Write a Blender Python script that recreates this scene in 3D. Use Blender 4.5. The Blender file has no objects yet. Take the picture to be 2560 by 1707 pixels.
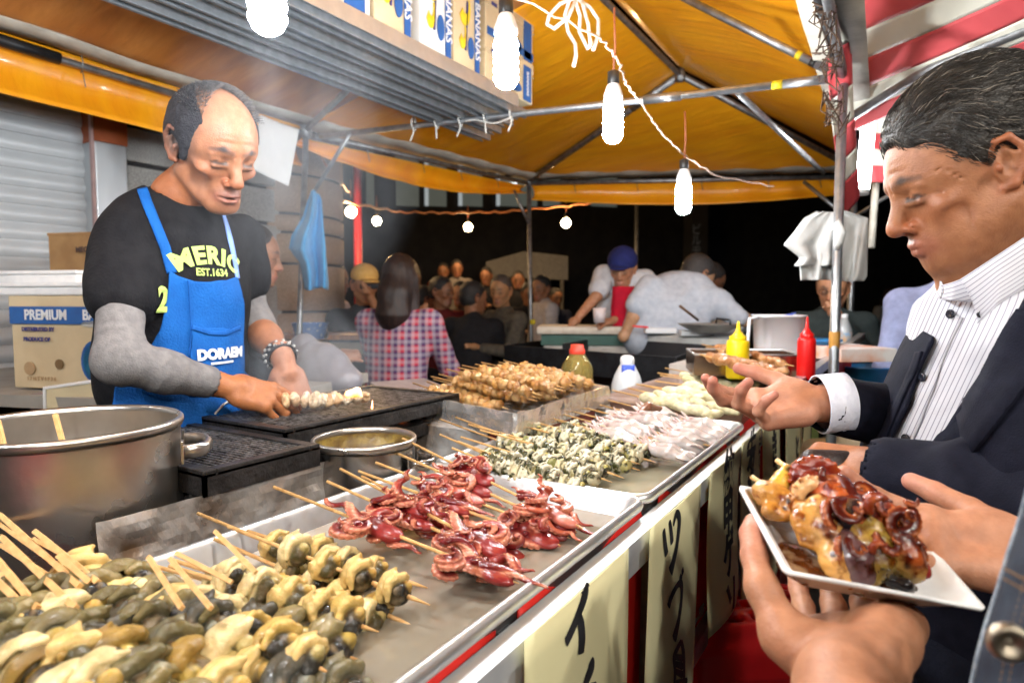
import bpy, bmesh, math, random, time
import numpy as np
from mathutils import Vector, Matrix
from mathutils import noise as mnoise
from mathutils.bvhtree import BVHTree
random.seed(7); np.random.seed(7)
T0 = time.time()
sc = bpy.context.scene
COL = sc.collection
# ---------------------------------------------------------------- camera, world, light, exposure
YAW = math.radians(31.6); PITCH = math.radians(3.7); FPX = 1600.0
CAM = np.array([0.0, 0.0, 1.3])
AF = np.array([-math.sin(YAW)*math.cos(PITCH), math.cos(YAW)*math.cos(PITCH), -math.sin(PITCH)])
AR = np.array([math.cos(YAW), math.sin(YAW), 0.0])
AU = np.cross(AR, AF)
cd = bpy.data.cameras.new('camera'); cam = bpy.data.objects.new('camera', cd); COL.objects.link(cam)
cam.location = CAM; cam.rotation_euler = (math.pi/2-PITCH, 0, YAW)
cd.sensor_width = 36; cd.lens = 22.5; cd.clip_start = 0.02; cd.clip_end = 400
cd.dof.use_dof = True; cd.dof.focus_distance = 1.0; cd.dof.aperture_fstop = 4.5; cd.dof.aperture_blades = 9
sc.camera = cam
wd = bpy.data.worlds.new('World'); sc.world = wd; wd.use_nodes = True
nt = wd.node_tree; nt.nodes.clear()
sky = nt.nodes.new('ShaderNodeTexSky'); sky.sky_type = 'NISHITA'; sky.sun_disc = False
sky.sun_elevation = math.radians(-9); sky.sun_rotation = math.radians(200)
bg = nt.nodes.new('ShaderNodeBackground'); bg.inputs['Strength'].default_value = 0.05
wo = nt.nodes.new('ShaderNodeOutputWorld')
nt.links.new(sky.outputs[0], bg.inputs[0]); nt.links.new(bg.outputs[0], wo.inputs[0])
sc.view_settings.view_transform = 'Standard'; sc.view_settings.look = 'None'
sc.view_settings.exposure = -0.18; sc.view_settings.gamma = 1.0; sc.view_settings.use_curve_mapping = False
sc.render.engine = 'CYCLES'
sc.cycles.use_denoising = True
sc.cycles.max_bounces = 7; sc.cycles.diffuse_bounces = 3; sc.cycles.glossy_bounces = 4
sc.cycles.transmission_bounces = 5; sc.cycles.transparent_max_bounces = 8; sc.cycles.volume_bounces = 0
sc.cycles.sample_clamp_indirect = 6.0; sc.cycles.sample_clamp_direct = 0.0
sc.cycles.caustics_reflective = False; sc.cycles.caustics_refractive = False
sc.cycles.volume_step_rate = 2.0; sc.cycles.volume_max_steps = 64
BULB_W = 400.0      # radiance of the white spiral bulbs
BULB_Y = 420.0      # radiance of the warm bulbs

# ---------------------------------------------------------------- placing
def W(px, py, d):
    return CAM + d*(AF + (px-1280)/FPX*AR + (853.5-py)/FPX*AU)
def _ray(px, py): return AF + (px-1280)/FPX*AR + (853.5-py)/FPX*AU
def onz(px, py, z):
    r = _ray(px, py); return CAM + r*((z-CAM[2])/r[2])
def onx(px, py, x):
    r = _ray(px, py); return CAM + r*((x-CAM[0])/r[0])
def ony(px, py, y):
    r = _ray(px, py); return CAM + r*((y-CAM[1])/r[1])
def dep(p): return float(np.dot(np.asarray(p)-CAM, AF))
def V3(*a): return np.array(a, float)
def unit(v):
    v = np.asarray(v, float); return v/ (np.linalg.norm(v)+1e-12)
def frame(f, u):
    """3x3 matrix whose columns are right, forward, up."""
    f = unit(f); u = np.asarray(u, float); r = unit(np.cross(f, u)); u = np.cross(r, f)
    return np.stack([r, f, u], 1)
def lerp(a, b, t): return np.asarray(a)*(1-t)+np.asarray(b)*t

# ---------------------------------------------------------------- materials
MATS = {}
def srgb(h):
    h = h.lstrip('#'); c = [int(h[i:i+2], 16)/255 for i in (0, 2, 4)]
    return tuple(x/12.92 if x <= .04045 else ((x+.055)/1.055)**2.4 for x in c)
def mat(name, c1, c2=None, scale=20, rough=.5, metal=0., bump=0., bscale=None, coat=0., sss=0., vcol=False,
        trans=0., ior=1.45, spec=.5, detail=4, alpha=None, wscale=None, rvar=0., emit=None, estr=0, aniso=0, sheen=0, mixlo=.35, mixhi=.65):
    if name in MATS: return MATS[name]
    m = bpy.data.materials.new(name); m.use_nodes = True; n = m.node_tree; N = n.nodes
    b = N['Principled BSDF']
    if isinstance(c1, str): c1 = srgb(c1)
    if c2 is None: c2 = tuple(x*.8 for x in c1)
    if isinstance(c2, str): c2 = srgb(c2)
    tc = N.new('ShaderNodeTexCoord'); nz = N.new('ShaderNodeTexNoise'); nz.inputs['Scale'].default_value = scale
    nz.inputs['Detail'].default_value = detail
    src = tc.outputs['Object']
    if wscale:
        mp = N.new('ShaderNodeMapping'); mp.inputs['Scale'].default_value = wscale; n.links.new(src, mp.inputs[0]); src = mp.outputs[0]
    n.links.new(src, nz.inputs['Vector'])
    mr = N.new('ShaderNodeMapRange'); mr.inputs[1].default_value = mixlo; mr.inputs[2].default_value = mixhi
    n.links.new(nz.outputs['Fac'], mr.inputs[0])
    mx = N.new('ShaderNodeMix'); mx.data_type = 'RGBA'
    n.links.new(mr.outputs[0], mx.inputs[0])
    mx.inputs[6].default_value = (*c1, 1); mx.inputs[7].default_value = (*c2, 1)
    out = mx.outputs[2]
    if vcol:
        at = N.new('ShaderNodeVertexColor'); at.layer_name = 'Col'
        mu = N.new('ShaderNodeMix'); mu.data_type = 'RGBA'; mu.blend_type = 'MULTIPLY'; mu.inputs[0].default_value = 1
        n.links.new(at.outputs[0], mu.inputs[6]); n.links.new(out, mu.inputs[7]); out = mu.outputs[2]
    n.links.new(out, b.inputs['Base Color'])
    b.inputs['Roughness'].default_value = rough; b.inputs['Metallic'].default_value = metal
    b.inputs['Coat Weight'].default_value = coat; b.inputs['Coat Roughness'].default_value = .08
    b.inputs['IOR'].default_value = ior; b.inputs['Specular IOR Level'].default_value = spec
    b.inputs['Transmission Weight'].default_value = trans
    if aniso: b.inputs['Anisotropic'].default_value = aniso
    if sheen: b.inputs['Sheen Weight'].default_value = sheen
    if sss:
        b.inputs['Subsurface Weight'].default_value = sss; b.inputs['Subsurface Radius'].default_value = (1, .35, .2)
        b.inputs['Subsurface Scale'].default_value = .006
    if alpha is not None: b.inputs['Alpha'].default_value = alpha
    if emit: b.inputs['Emission Color'].default_value = (*emit, 1); b.inputs['Emission Strength'].default_value = estr
    if rvar:
        r2 = N.new('ShaderNodeMapRange'); r2.inputs[3].default_value = max(.02, rough-rvar); r2.inputs[4].default_value = min(1, rough+rvar)
        n.links.new(nz.outputs['Fac'], r2.inputs[0]); n.links.new(r2.outputs[0], b.inputs['Roughness'])
    if bump:
        n2 = N.new('ShaderNodeTexNoise'); n2.inputs['Scale'].default_value = bscale or scale*3; n2.inputs['Detail'].default_value = 5
        n.links.new(src, n2.inputs['Vector'])
        bp = N.new('ShaderNodeBump'); bp.inputs['Strength'].default_value = bump; bp.inputs['Distance'].default_value = .01
        n.links.new(n2.outputs['Fac'], bp.inputs['Height']); n.links.new(bp.outputs[0], b.inputs['Normal'])
    MATS[name] = m; return m
def emat(name, c, s):
    if name in MATS: return MATS[name]
    m = bpy.data.materials.new(name); m.use_nodes = True; b = m.node_tree.nodes['Principled BSDF']
    b.inputs['Base Color'].default_value = (.8, .8, .8, 1)
    b.inputs['Emission Color'].default_value = (*c, 1); b.inputs['Emission Strength'].default_value = s
    MATS[name] = m; return m

# ---------------------------------------------------------------- mesh building
def np_mesh(name, V, F, cols=None, smooth=True):
    V = np.asarray(V, np.float32); F = np.asarray(F, np.int32)
    me = bpy.data.meshes.new(name); k = F.shape[1]
    me.vertices.add(len(V)); me.vertices.foreach_set('co', V.ravel())
    me.loops.add(F.size); me.loops.foreach_set('vertex_index', F.ravel())
    me.polygons.add(len(F)); me.polygons.foreach_set('loop_start', np.arange(0, F.size, k, dtype=np.int32))
    me.polygons.foreach_set('loop_total', np.full(len(F), k, np.int32))
    if smooth: me.polygons.foreach_set('use_smooth', np.ones(len(F), bool))
    me.update(calc_edges=True)
    if cols is not None:
        ca = me.color_attributes.new('Col', 'FLOAT_COLOR', 'POINT')
        c = np.ones((len(V), 4), np.float32); c[:, :3] = cols; ca.data.foreach_set('color', c.ravel())
    return me
class MB:
    def __init__(s): s.v = []; s.f = []; s.sm = []; s.c = []; s.colour = None
    def _add(s, vs, fs, smooth=False):
        o = len(s.v); s.v += [tuple(map(float, v)) for v in vs]; s.f += [tuple(i+o for i in f) for f in fs]; s.sm += [smooth]*len(fs)
        s.c += [s.colour or (1, 1, 1)]*len(vs)
        return s
    def box(s, c, size, R=None, bev=0.):
        """box with optional chamfer"""
        c = np.asarray(c, float); h = np.asarray(size, float)/2
        R = np.eye(3) if R is None else R
        if bev <= 0:
            vs = [(sx*h[0], sy*h[1], sz*h[2]) for sx in (-1, 1) for sy in (-1, 1) for sz in (-1, 1)]
            fs = [(0, 1, 3, 2), (4, 6, 7, 5), (0, 4, 5, 1), (2, 3, 7, 6), (0, 2, 6, 4), (1, 5, 7, 3)]
            return s._add([c+R@np.array(v) for v in vs], fs)
        b = min(bev, *(h*.99)); vs = []
        bm = bmesh.new(); bmesh.ops.create_cube(bm, size=1)
        for v in bm.verts: v.co = Vector((v.co.x*2*h[0], v.co.y*2*h[1], v.co.z*2*h[2]))
        bmesh.ops.bevel(bm, geom=list(bm.edges), offset=b, segments=2, affect='EDGES', profile=.6)
        bm.verts.index_update()
        vs = [c+R@np.array(v.co) for v in bm.verts]; fs = [tuple(v.index for v in f.verts) for f in bm.faces]; bm.free()
        return s._add(vs, fs)
    def tube(s, pts, r, n=8, caps=True, smooth=True, flat=None):
        pts = [np.asarray(p, float) for p in pts]; m = len(pts)
        rs = [r]*m if np.isscalar(r) else list(r)
        vs = []; up = None
        for i, p in enumerate(pts):
            t = unit(pts[min(i+1, m-1)]-pts[max(i-1, 0)])
            if up is None:
                a = V3(0, 0, 1) if abs(t[2]) < .9 else V3(1, 0, 0)
                up = unit(a-t*np.dot(a, t))
            else: up = unit(up-t*np.dot(up, t))
            sd = np.cross(t, up)
            for k in range(n):
                an = 2*math.pi*k/n; q = math.cos(an)*up*(flat or 1)+math.sin(an)*sd
                vs.append(p+rs[i]*q)
        fs = [(i*n+k, i*n+(k+1) % n, (i+1)*n+(k+1) % n, (i+1)*n+k) for i in range(m-1) for k in range(n)]
        o = len(s.v); s._add(vs, fs, smooth)
        if caps:
            s.f.append(tuple(o+k for k in range(n))[::-1]); s.f.append(tuple(o+(m-1)*n+k for k in range(n))); s.sm += [False, False]
        return s
    def bar(s, a, b, w, h=None, up=(0, 0, 1)):
        a = np.asarray(a, float); b = np.asarray(b, float); h = h or w
        d = unit(b-a); up = np.asarray(up, float)
        if abs(np.dot(d, up)) > .98: up = V3(1, 0, 0)
        return s.box((a+b)/2, (w, np.linalg.norm(b-a), h), frame(d, up))
    def lathe(s, prof, c=(0, 0, 0), n=32, R=None, smooth=True, ex=1., ey=1.):
        c = np.asarray(c, float); R = np.eye(3) if R is None else R; vs = []
        for r, z in prof:
            for k in range(n):
                a = 2*math.pi*k/n; vs.append(c+R@V3(r*math.cos(a)*ex, r*math.sin(a)*ey, z))
        m = len(prof)
        fs = [(i*n+k, i*n+(k+1) % n, (i+1)*n+(k+1) % n, (i+1)*n+k) for i in range(m-1) for k in range(n)]
        return s._add(vs, fs, smooth)
    def grid(s, P, smooth=True, thick=0.):
        """P: array (a,b,3)"""
        P = np.asarray(P, float); a, b = P.shape[:2]
        fs = [(i*b+j, (i+1)*b+j, (i+1)*b+j+1, i*b+j+1) for i in range(a-1) for j in range(b-1)]
        if thick:
            du = np.gradient(P, axis=0); dv = np.gradient(P, axis=1); nn = np.cross(du, dv); nn /= np.linalg.norm(nn, axis=2, keepdims=True)+1e-9
            s._add(P.reshape(-1, 3), [f[::-1] for f in fs], smooth); s._add((P+nn*thick).reshape(-1, 3), fs, smooth)
            o = len(s.v)-2*a*b; o2 = o+a*b; ring = [i*b for i in range(a)]+[(a-1)*b+j for j in range(1, b)]+[i*b+b-1 for i in range(a-2, -1, -1)]+[j for j in range(b-2, 0, -1)]
            for q in range(len(ring)):
                r1, r2 = ring[q], ring[(q+1) % len(ring)]
                s.f.append((o+r1, o+r2, o2+r2, o2+r1)); s.sm.append(False)
            return s
        return s._add(P.reshape(-1, 3), fs, smooth)
    def poly(s, pts, thick, nrm):
        """extruded polygon"""
        nrm = unit(nrm); n = len(pts); a = [np.asarray(p, float) for p in pts]; b = [p+nrm*thick for p in a]
        fs = [tuple(range(n))[::-1], tuple(range(n, 2*n))]+[(i, (i+1) % n, n+(i+1) % n, n+i) for i in range(n)]
        return s._add(a+b, fs)
    def raw(s, V, F, smooth=True): return s._add(list(V), [tuple(int(i) for i in f) for f in F], smooth)
    def mesh(s, name, M=None, cols=False):
        me = bpy.data.meshes.new(name); v = s.v
        if M is not None: v = [tuple(M @ Vector(p)) for p in v]
        me.from_pydata(v, [], s.f); me.polygons.foreach_set('use_smooth', s.sm)
        if cols or any(c != (1, 1, 1) for c in s.c):
            ca = me.color_attributes.new('Col', 'FLOAT_COLOR', 'POINT')
            c = np.ones((len(v), 4), np.float32); c[:, :3] = s.c; ca.data.foreach_set('color', c.ravel())
        me.update(); return me
# ---------------------------------------------------------------- scene objects
def tag(o, label=None, cat=None, group=None, kind=None):
    if label: o['label'] = label
    if cat: o['category'] = cat
    if group: o['group'] = group
    if kind: o['kind'] = kind
    return o
INV = {}
def thing(name, label, cat, loc=(0, 0, 0), R=None, group=None):
    o = bpy.data.objects.new(name, None); COL.objects.link(o); o.empty_display_size = .05
    M = Matrix.Translation(Vector([float(x) for x in loc]))
    if R is not None: M = M @ Matrix([[float(x) for x in r] for r in R]).to_4x4()
    o.matrix_basis = M; INV[o] = M.inverted(); return tag(o, label, cat, group)
def link(name, me, m, parent=None, world=True, kind=None, label=None):
    """mesh given in world coordinates (world=True) or in the parent's own"""
    o = bpy.data.objects.new(name, me); COL.objects.link(o)
    for mm in (m if isinstance(m, (list, tuple)) else [m]): me.materials.append(mm)
    if parent is not None:
        o.parent = parent
        Mi = INV.get(parent, Matrix.Identity(4))
        if world: me.transform(Mi); INV[o] = Mi
        else: INV[o] = Mi
    else:
        n = len(me.vertices); co = np.empty(n*3, np.float32); me.vertices.foreach_get('co', co); co = co.reshape(-1, 3)
        lo, hi = co.min(0), co.max(0); c = ((lo[0]+hi[0])/2, (lo[1]+hi[1])/2, lo[2]); c = Vector([float(x) for x in c])
        me.transform(Matrix.Translation(-c)); o.location = c; INV[o] = Matrix.Translation(-c)
    if kind: o['kind'] = kind
    if label: o['label'] = label
    return o
def part(name, mb, m, parent=None, world=True, **k): return link(name, mb.mesh(name), m, parent, world, **k)
def solo(name, mb, m, label, cat, group=None): return tag(link(name, mb.mesh(name), m), label, cat, group)
def struct(name, mb, m): return link(name, mb.mesh(name), m, kind='structure')
def children(o): return [c for c in bpy.data.objects if c.parent == o]
KIDS = {}
def copy_tree(o, parent=None):
    c = o.copy(); COL.objects.link(c)
    if parent: c.parent = parent
    key = o.name
    if key not in KIDS: KIDS[key] = children(o)
    for ch in KIDS[key]: copy_tree(ch, c)
    return c
def M4(loc, R=None, s=1.):
    M = Matrix.Translation(Vector([float(x) for x in loc]))
    if R is not None: M = M @ Matrix([[float(x) for x in r] for r in R]).to_4x4()
    return M @ Matrix.Scale(s, 4)
ORD = ['first', 'second', 'third', 'fourth', 'fifth', 'sixth', 'seventh', 'eighth', 'ninth', 'tenth', 'eleventh', 'twelfth', 'thirteenth', 'fourteenth', 'fifteenth', 'sixteenth', 'seventeenth', 'eighteenth', 'nineteenth', 'twentieth',
       'twenty-first', 'twenty-second', 'twenty-third', 'twenty-fourth', 'twenty-fifth', 'twenty-sixth', 'twenty-seventh', 'twenty-eighth', 'twenty-ninth', 'thirtieth']

# ---------------------------------------------------------------- smooth volumes
def d_ell(X, Y, Z, c, r, R=None):
    x, y, z = X-c[0], Y-c[1], Z-c[2]
    if R is not None:
        x, y, z = (R[0, 0]*x+R[1, 0]*y+R[2, 0]*z, R[0, 1]*x+R[1, 1]*y+R[2, 1]*z, R[0, 2]*x+R[1, 2]*y+R[2, 2]*z)
    k0 = np.sqrt((x/r[0])**2+(y/r[1])**2+(z/r[2])**2); k1 = np.sqrt((x/r[0]**2)**2+(y/r[1]**2)**2+(z/r[2]**2)**2)+1e-9
    return k0*(k0-1)/k1
def d_cap(X, Y, Z, a, b, r1, r2):
    ab = b-a; L = float(ab@ab)+1e-12
    t = np.clip(((X-a[0])*ab[0]+(Y-a[1])*ab[1]+(Z-a[2])*ab[2])/L, 0, 1)
    return np.sqrt((X-a[0]-t*ab[0])**2+(Y-a[1]-t*ab[1])**2+(Z-a[2]-t*ab[2])**2)-(r1+(r2-r1)*t)
def d_box(X, Y, Z, c, h, R, rr):
    x, y, z = X-c[0], Y-c[1], Z-c[2]
    if R is not None:
        x, y, z = (R[0, 0]*x+R[1, 0]*y+R[2, 0]*z, R[0, 1]*x+R[1, 1]*y+R[2, 1]*z, R[0, 2]*x+R[1, 2]*y+R[2, 2]*z)
    qx, qy, qz = np.abs(x)-h[0]+rr, np.abs(y)-h[1]+rr, np.abs(z)-h[2]+rr
    return np.sqrt(np.maximum(qx, 0)**2+np.maximum(qy, 0)**2+np.maximum(qz, 0)**2)+np.minimum(np.maximum(qx, np.maximum(qy, qz)), 0)-rr
class Sculpt:
    """collects primitives, M = (R, t) maps local primitive coordinates to the volume's"""
    def __init__(s): s.ops = []; s.R = np.eye(3); s.t = np.zeros(3); s.sc = 1.
    def at(s, R=None, t=None, sc=1.): s.R = np.eye(3) if R is None else np.asarray(R); s.t = np.zeros(3) if t is None else np.asarray(t, float); s.sc = sc; return s
    def _p(s, p): return s.R@(np.asarray(p, float)*s.sc)+s.t
    def ell(s, c, r, k=.01, col=None, sub=False, R=None, paint=None):
        RR = s.R if R is None else s.R@R; r = np.asarray([r]*3 if np.isscalar(r) else r, float)*s.sc; c = s._p(c)
        s.ops.append((lambda X, Y, Z: d_ell(X, Y, Z, c, r, RR), c-r.max(), c+r.max(), k*s.sc, col, sub, paint)); return s
    def cap(s, a, b, r1, r2=None, k=.01, col=None, sub=False, paint=None):
        a = s._p(a); b = s._p(b); r1 = r1*s.sc; r2 = r1 if r2 is None else r2*s.sc; m = max(r1, r2)
        s.ops.append((lambda X, Y, Z: d_cap(X, Y, Z, a, b, r1, r2), np.minimum(a, b)-m, np.maximum(a, b)+m, k*s.sc, col, sub, paint)); return s
    def chain(s, pts, r, k=.01, **q):
        rs = [r]*len(pts) if np.isscalar(r) else r
        for i in range(len(pts)-1): s.cap(pts[i], pts[i+1], rs[i], rs[i+1], k, **q)
        return s
    def box(s, c, h, rr=.005, k=.01, col=None, sub=False, R=None, paint=None):
        RR = s.R if R is None else s.R@R; h = np.asarray(h, float)*s.sc; c = s._p(c); m = np.linalg.norm(h); rr *= s.sc
        s.ops.append((lambda X, Y, Z: d_box(X, Y, Z, c, h, RR, rr), c-m, c+m, k*s.sc, col, sub, paint)); return s
    def mesh(s, h, base=(.5, .5, .5), soft=.004, disp=None, clip=None):
        add = [o for o in s.ops if not o[5] and o[6] is None]
        lo = np.min([o[1] for o in add], 0)-3*h; hi = np.max([o[2] for o in add], 0)+3*h
        if clip is not None: lo = np.maximum(lo, clip[0]); hi = np.minimum(hi, clip[1])
        n = np.ceil((hi-lo)/h).astype(int)+1
        ax = [(lo[i]+h*np.arange(n[i])).astype(np.float32) for i in range(3)]
        f = np.full(n, 10*h+.05, np.float32)
        for fn, a, b, k, col, sub, paint in s.ops:
            if paint is not None: continue
            m = k+3*h
            i0 = np.clip(np.floor((a-m-lo)/h).astype(int), 0, n); i1 = np.clip(np.ceil((b+m-lo)/h).astype(int)+1, 0, n)
            if (i1 <= i0).any(): continue
            X = ax[0][i0[0]:i1[0], None, None]; Y = ax[1][None, i0[1]:i1[1], None]; Z = ax[2][None, None, i0[2]:i1[2]]
            d = fn(X, Y, Z).astype(np.float32); g = f[i0[0]:i1[0], i0[1]:i1[1], i0[2]:i1[2]]
            k = max(k, 1e-5)
            if sub:
                d = -d; hh = np.maximum(k-np.abs(d-g), 0)/k; g[...] = np.maximum(d, g)+hh*hh*k*.25
            else:
                hh = np.maximum(k-np.abs(d-g), 0)/k; g[...] = np.minimum(d, g)-hh*hh*k*.25
        # close the volume at the borders
        for q in range(3):
            sl = [slice(None)]*3; sl[q] = 0; f[tuple(sl)] = np.maximum(f[tuple(sl)], h); sl[q] = -1; f[tuple(sl)] = np.maximum(f[tuple(sl)], h)
        V, F = nets(f, lo, h)
        X, Y, Z = V[:, 0], V[:, 1], V[:, 2]; C = np.tile(np.array(base, np.float32), (len(V), 1))
        cp = [o for o in s.ops if not o[5] and o[6] is None and o[4] is not None]
        if cp:
            ws = np.zeros(len(V)); acc = np.zeros((len(V), 3))
            dmin = np.full(len(V), 1e3); D = []
            for fn, a, b, k, col, sub, paint in [o for o in s.ops if not o[5] and o[6] is None]:
                d = fn(X, Y, Z); D.append((d, base if col is None else col)); dmin = np.minimum(dmin, d)
            for d, col in D:
                w = np.exp(-np.clip((d-dmin)/soft, 0, 30)); ws += w; acc += w[:, None]*np.array(col)
            C = acc/ws[:, None]
        for fn, a, b, k, col, sub, paint in s.ops:
            if paint is None: continue
            d = fn(X, Y, Z); w = np.clip(.5-d/(2*max(k, 1e-4)), 0, 1)*paint; C = C*(1-w[:, None])+w[:, None]*np.array(col)
        if disp is not None:
            Nn = vnorm(V, F); V = V+Nn*disp(V, Nn)[:, None]
        return V, F, C
def nets(f, lo, h):
    s = f < 0
    cnt = np.zeros(tuple(x-1 for x in f.shape), np.int8)
    for a in (0, 1):
        for b in (0, 1):
            for c in (0, 1): cnt += s[a:f.shape[0]-1+a, b:f.shape[1]-1+b, c:f.shape[2]-1+c]
    mask = (cnt > 0) & (cnt < 8); cells = np.argwhere(mask); n = len(cells)
    idx = np.full(mask.shape, -1, np.int32); idx[mask] = np.arange(n)
    acc = np.zeros((n, 3)); ce = np.zeros(n); i, j, k = cells.T
    corners = [(a, b, c) for a in (0, 1) for b in (0, 1) for c in (0, 1)]
    vals = {c: f[i+c[0], j+c[1], k+c[2]] for c in corners}
    for a in corners:
        for q in range(3):
            if a[q] == 0:
                b = list(a); b[q] = 1; b = tuple(b); fa, fb = vals[a], vals[b]; m = (fa < 0) != (fb < 0)
                t = np.where(m, fa/np.where(m, fa-fb, 1), 0); p = np.zeros((n, 3)); p[:] = a; p[:, q] = t
                acc[m] += p[m]; ce[m] += 1
    V = (cells+acc/ce[:, None])*h+lo; Fs = []
    for q in range(3):
        sl = [slice(1, -1)]*3; sa = list(sl); sb = list(sl); sa[q] = slice(0, -1); sb[q] = slice(1, None)
        A = s[tuple(sa)]; B = s[tuple(sb)]; e = np.argwhere(A != B)
        if not len(e): continue
        inside = A[tuple(e.T)]; o = e.copy(); r = [(q+1) % 3, (q+2) % 3]; o[:, r[0]] += 1; o[:, r[1]] += 1
        def g(d1, d2):
            c = o.copy(); c[:, r[0]] -= d1; c[:, r[1]] -= d2; return idx[c[:, 0], c[:, 1], c[:, 2]]
        Q = np.stack([g(1, 1), g(0, 1), g(0, 0), g(1, 0)], 1); Q[~inside] = Q[~inside][:, ::-1]; Fs.append(Q)
    F = np.concatenate(Fs); F = F[(F >= 0).all(1)]
    return V.astype(np.float32), F
def vnorm(V, F):
    a = V[F[:, 2]]-V[F[:, 0]]; b = V[F[:, 3]]-V[F[:, 1]]; fn = np.cross(a, b); N = np.zeros_like(V)
    for q in range(F.shape[1]): np.add.at(N, F[:, q], fn)
    return N/(np.linalg.norm(N, axis=1, keepdims=True)+1e-12)
def vnoise(V, scale, seed=0, octs=2):
    """cheap smooth noise in numpy from sums of rotated sines"""
    rs = np.random.RandomState(seed); out = np.zeros(len(V)); amp = 1.; tot = 0
    for o in range(octs):
        for q in range(5):
            d = rs.normal(size=3); d *= (.7+.6*rs.rand())/np.linalg.norm(d); ph = rs.rand()*7
            d2 = rs.normal(size=3); out += amp*np.sin(V@d*scale*2**o+ph+1.3*np.sin(V@d2*scale*.6*2**o+ph*2))/5
        tot += amp; amp *= .5
    return out/tot*1.6
def join_np(parts):
    Vs = []; Fs = []; Cs = []; o = 0
    for V, F, C in parts: Vs.append(V); Fs.append(F+o); Cs.append(C); o += len(V)
    return np.concatenate(Vs), np.concatenate(Fs), np.concatenate(Cs)
# ---------------------------------------------------------------- writing
def text_mesh(txt, size, bold=0., extrude=.0004, spacing=1., sub=0):
    cu = bpy.data.curves.new('text', 'FONT'); cu.body = txt; cu.size = size; cu.align_x = 'CENTER'; cu.align_y = 'CENTER'
    cu.offset = bold; cu.extrude = extrude; cu.space_character = spacing; cu.resolution_u = 3
    o = bpy.data.objects.new('text', cu); COL.objects.link(o)
    bpy.context.view_layer.update() if False else None
    dg = bpy.context.evaluated_depsgraph_get()
    me = bpy.data.meshes.new_from_object(o.evaluated_get(dg))
    bpy.data.objects.remove(o); bpy.data.curves.remove(cu)
    V = np.array([v.co[:] for v in me.vertices]).reshape(-1, 3); F = [tuple(p.vertices) for p in me.polygons]
    bpy.data.meshes.remove(me); return V, F
TEXTS = []      # written late, in one pass
def write(txt, size, c, right, up, m, parent, name='lettering', bold=0., onto=None, squash=1., arc=0., off=.001, spacing=1.):
    V, F = text_mesh(txt, size, bold, spacing=spacing)
    if not len(V): return None
    right = unit(right); up = unit(up); nrm = np.cross(right, up)
    x = V[:, 0]*squash; y = V[:, 1]; z = V[:, 2]
    if arc:
        a = x/arc; x = np.sin(a)*(arc+y); y = np.cos(a)*(arc+y)-arc
    P = np.asarray(c)+x[:, None]*right+y[:, None]*up+(z+off)[:, None]*nrm
    if onto is not None:
        for i in range(len(P)):
            h = onto.ray_cast(Vector(P[i]+nrm*.3), Vector(-nrm))
            if h[0] is not None: P[i] = np.array(h[0])+nrm*(off+z[i]*.6+.0006)
    me = bpy.data.meshes.new(name); me.from_pydata([tuple(p) for p in P], [], F); me.update()
    return link(name, me, m, parent)
def bvh(V, F): return BVHTree.FromPolygons([Vector(v) for v in V.tolist()], F.tolist())
# ================================================================ materials
CONC = mat('asphalt', (.045, .045, .05), (.07, .065, .06), 8, .85, bump=.4, bscale=60)
GALV = mat('galvanised_steel', (.50, .53, .57), (.36, .39, .42), 30, .36, .85, bump=.06, bscale=90, rvar=.12)
TUBE = mat('tent_tube', (.36, .37, .38), (.22, .22, .23), 25, .45, .85, bump=.1, bscale=80)
ALU = mat('aluminium', (.70, .71, .72), (.58, .59, .60), 14, .34, .8, bump=.05, bscale=60, rvar=.1)
STEEL = mat('pot_steel', (.54, .50, .46), (.38, .34, .30), 9, .30, .95, bump=.04, bscale=60, rvar=.1, aniso=.5)
DARKST = mat('burnt_steel', (.055, .05, .05), (.025, .023, .022), 30, .42, .6, bump=.3, bscale=110)
IRON = mat('black_iron', (.03, .032, .036), (.018, .018, .02), 18, .4, .5, bump=.2, bscale=70)
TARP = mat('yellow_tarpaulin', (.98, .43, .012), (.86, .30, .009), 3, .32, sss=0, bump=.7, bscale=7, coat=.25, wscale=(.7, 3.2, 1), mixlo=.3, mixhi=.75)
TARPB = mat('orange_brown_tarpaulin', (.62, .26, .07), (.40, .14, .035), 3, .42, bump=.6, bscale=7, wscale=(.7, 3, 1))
WHT = mat('white_cloth', (.62, .62, .61), (.52, .52, .51), 12, .85, bump=.2, bscale=60)
HEM = mat('white_hem', (.60, .56, .48), (.42, .38, .32), 9, .7, bump=.3, bscale=40)
REDC = mat('red_cloth', (.88, .03, .018), (.72, .02, .014), 6, .6, bump=.1, bscale=20)
PAPER = mat('yellow_paper', (.88, .83, .50), (.82, .77, .45), 5, .75, bump=.06, bscale=12)
INK = mat('black_ink', (.015, .017, .02), (.03, .03, .035), 40, .6)
WPAP = mat('white_paper', (.75, .76, .76), (.68, .69, .69), 6, .8)
CARD = mat('cardboard', (.42, .25, .11), (.34, .19, .08), 14, .85, bump=.1, bscale=90)
CARDL = mat('pale_cardboard', (.62, .50, .32), (.54, .43, .27), 10, .8, bump=.08, bscale=70)
BLUEP = mat('blue_print', (.02, .11, .36), (.02, .09, .3), 30, .6)
YELP = mat('yellow_print', (.75, .60, .03), (.65, .45, .02), 30, .6)
NAVYP = mat('navy_print', (.04, .04, .16), (.05, .05, .2), 40, .6)
WPRINT = mat('white_print', (.72, .74, .76), (.62, .64, .68), 40, .6)
BAMB = mat('bamboo', (.68, .42, .17), (.56, .30, .10), 60, .55, wscale=(1, 1, 1), bump=.12, bscale=220)
PLW = mat('white_plastic', (.74, .75, .76), (.68, .69, .71), 8, .35, bump=.02)
FOAM = mat('white_foam', (.80, .80, .80), (.74, .74, .75), 40, .5, bump=.08, bscale=300)
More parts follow.
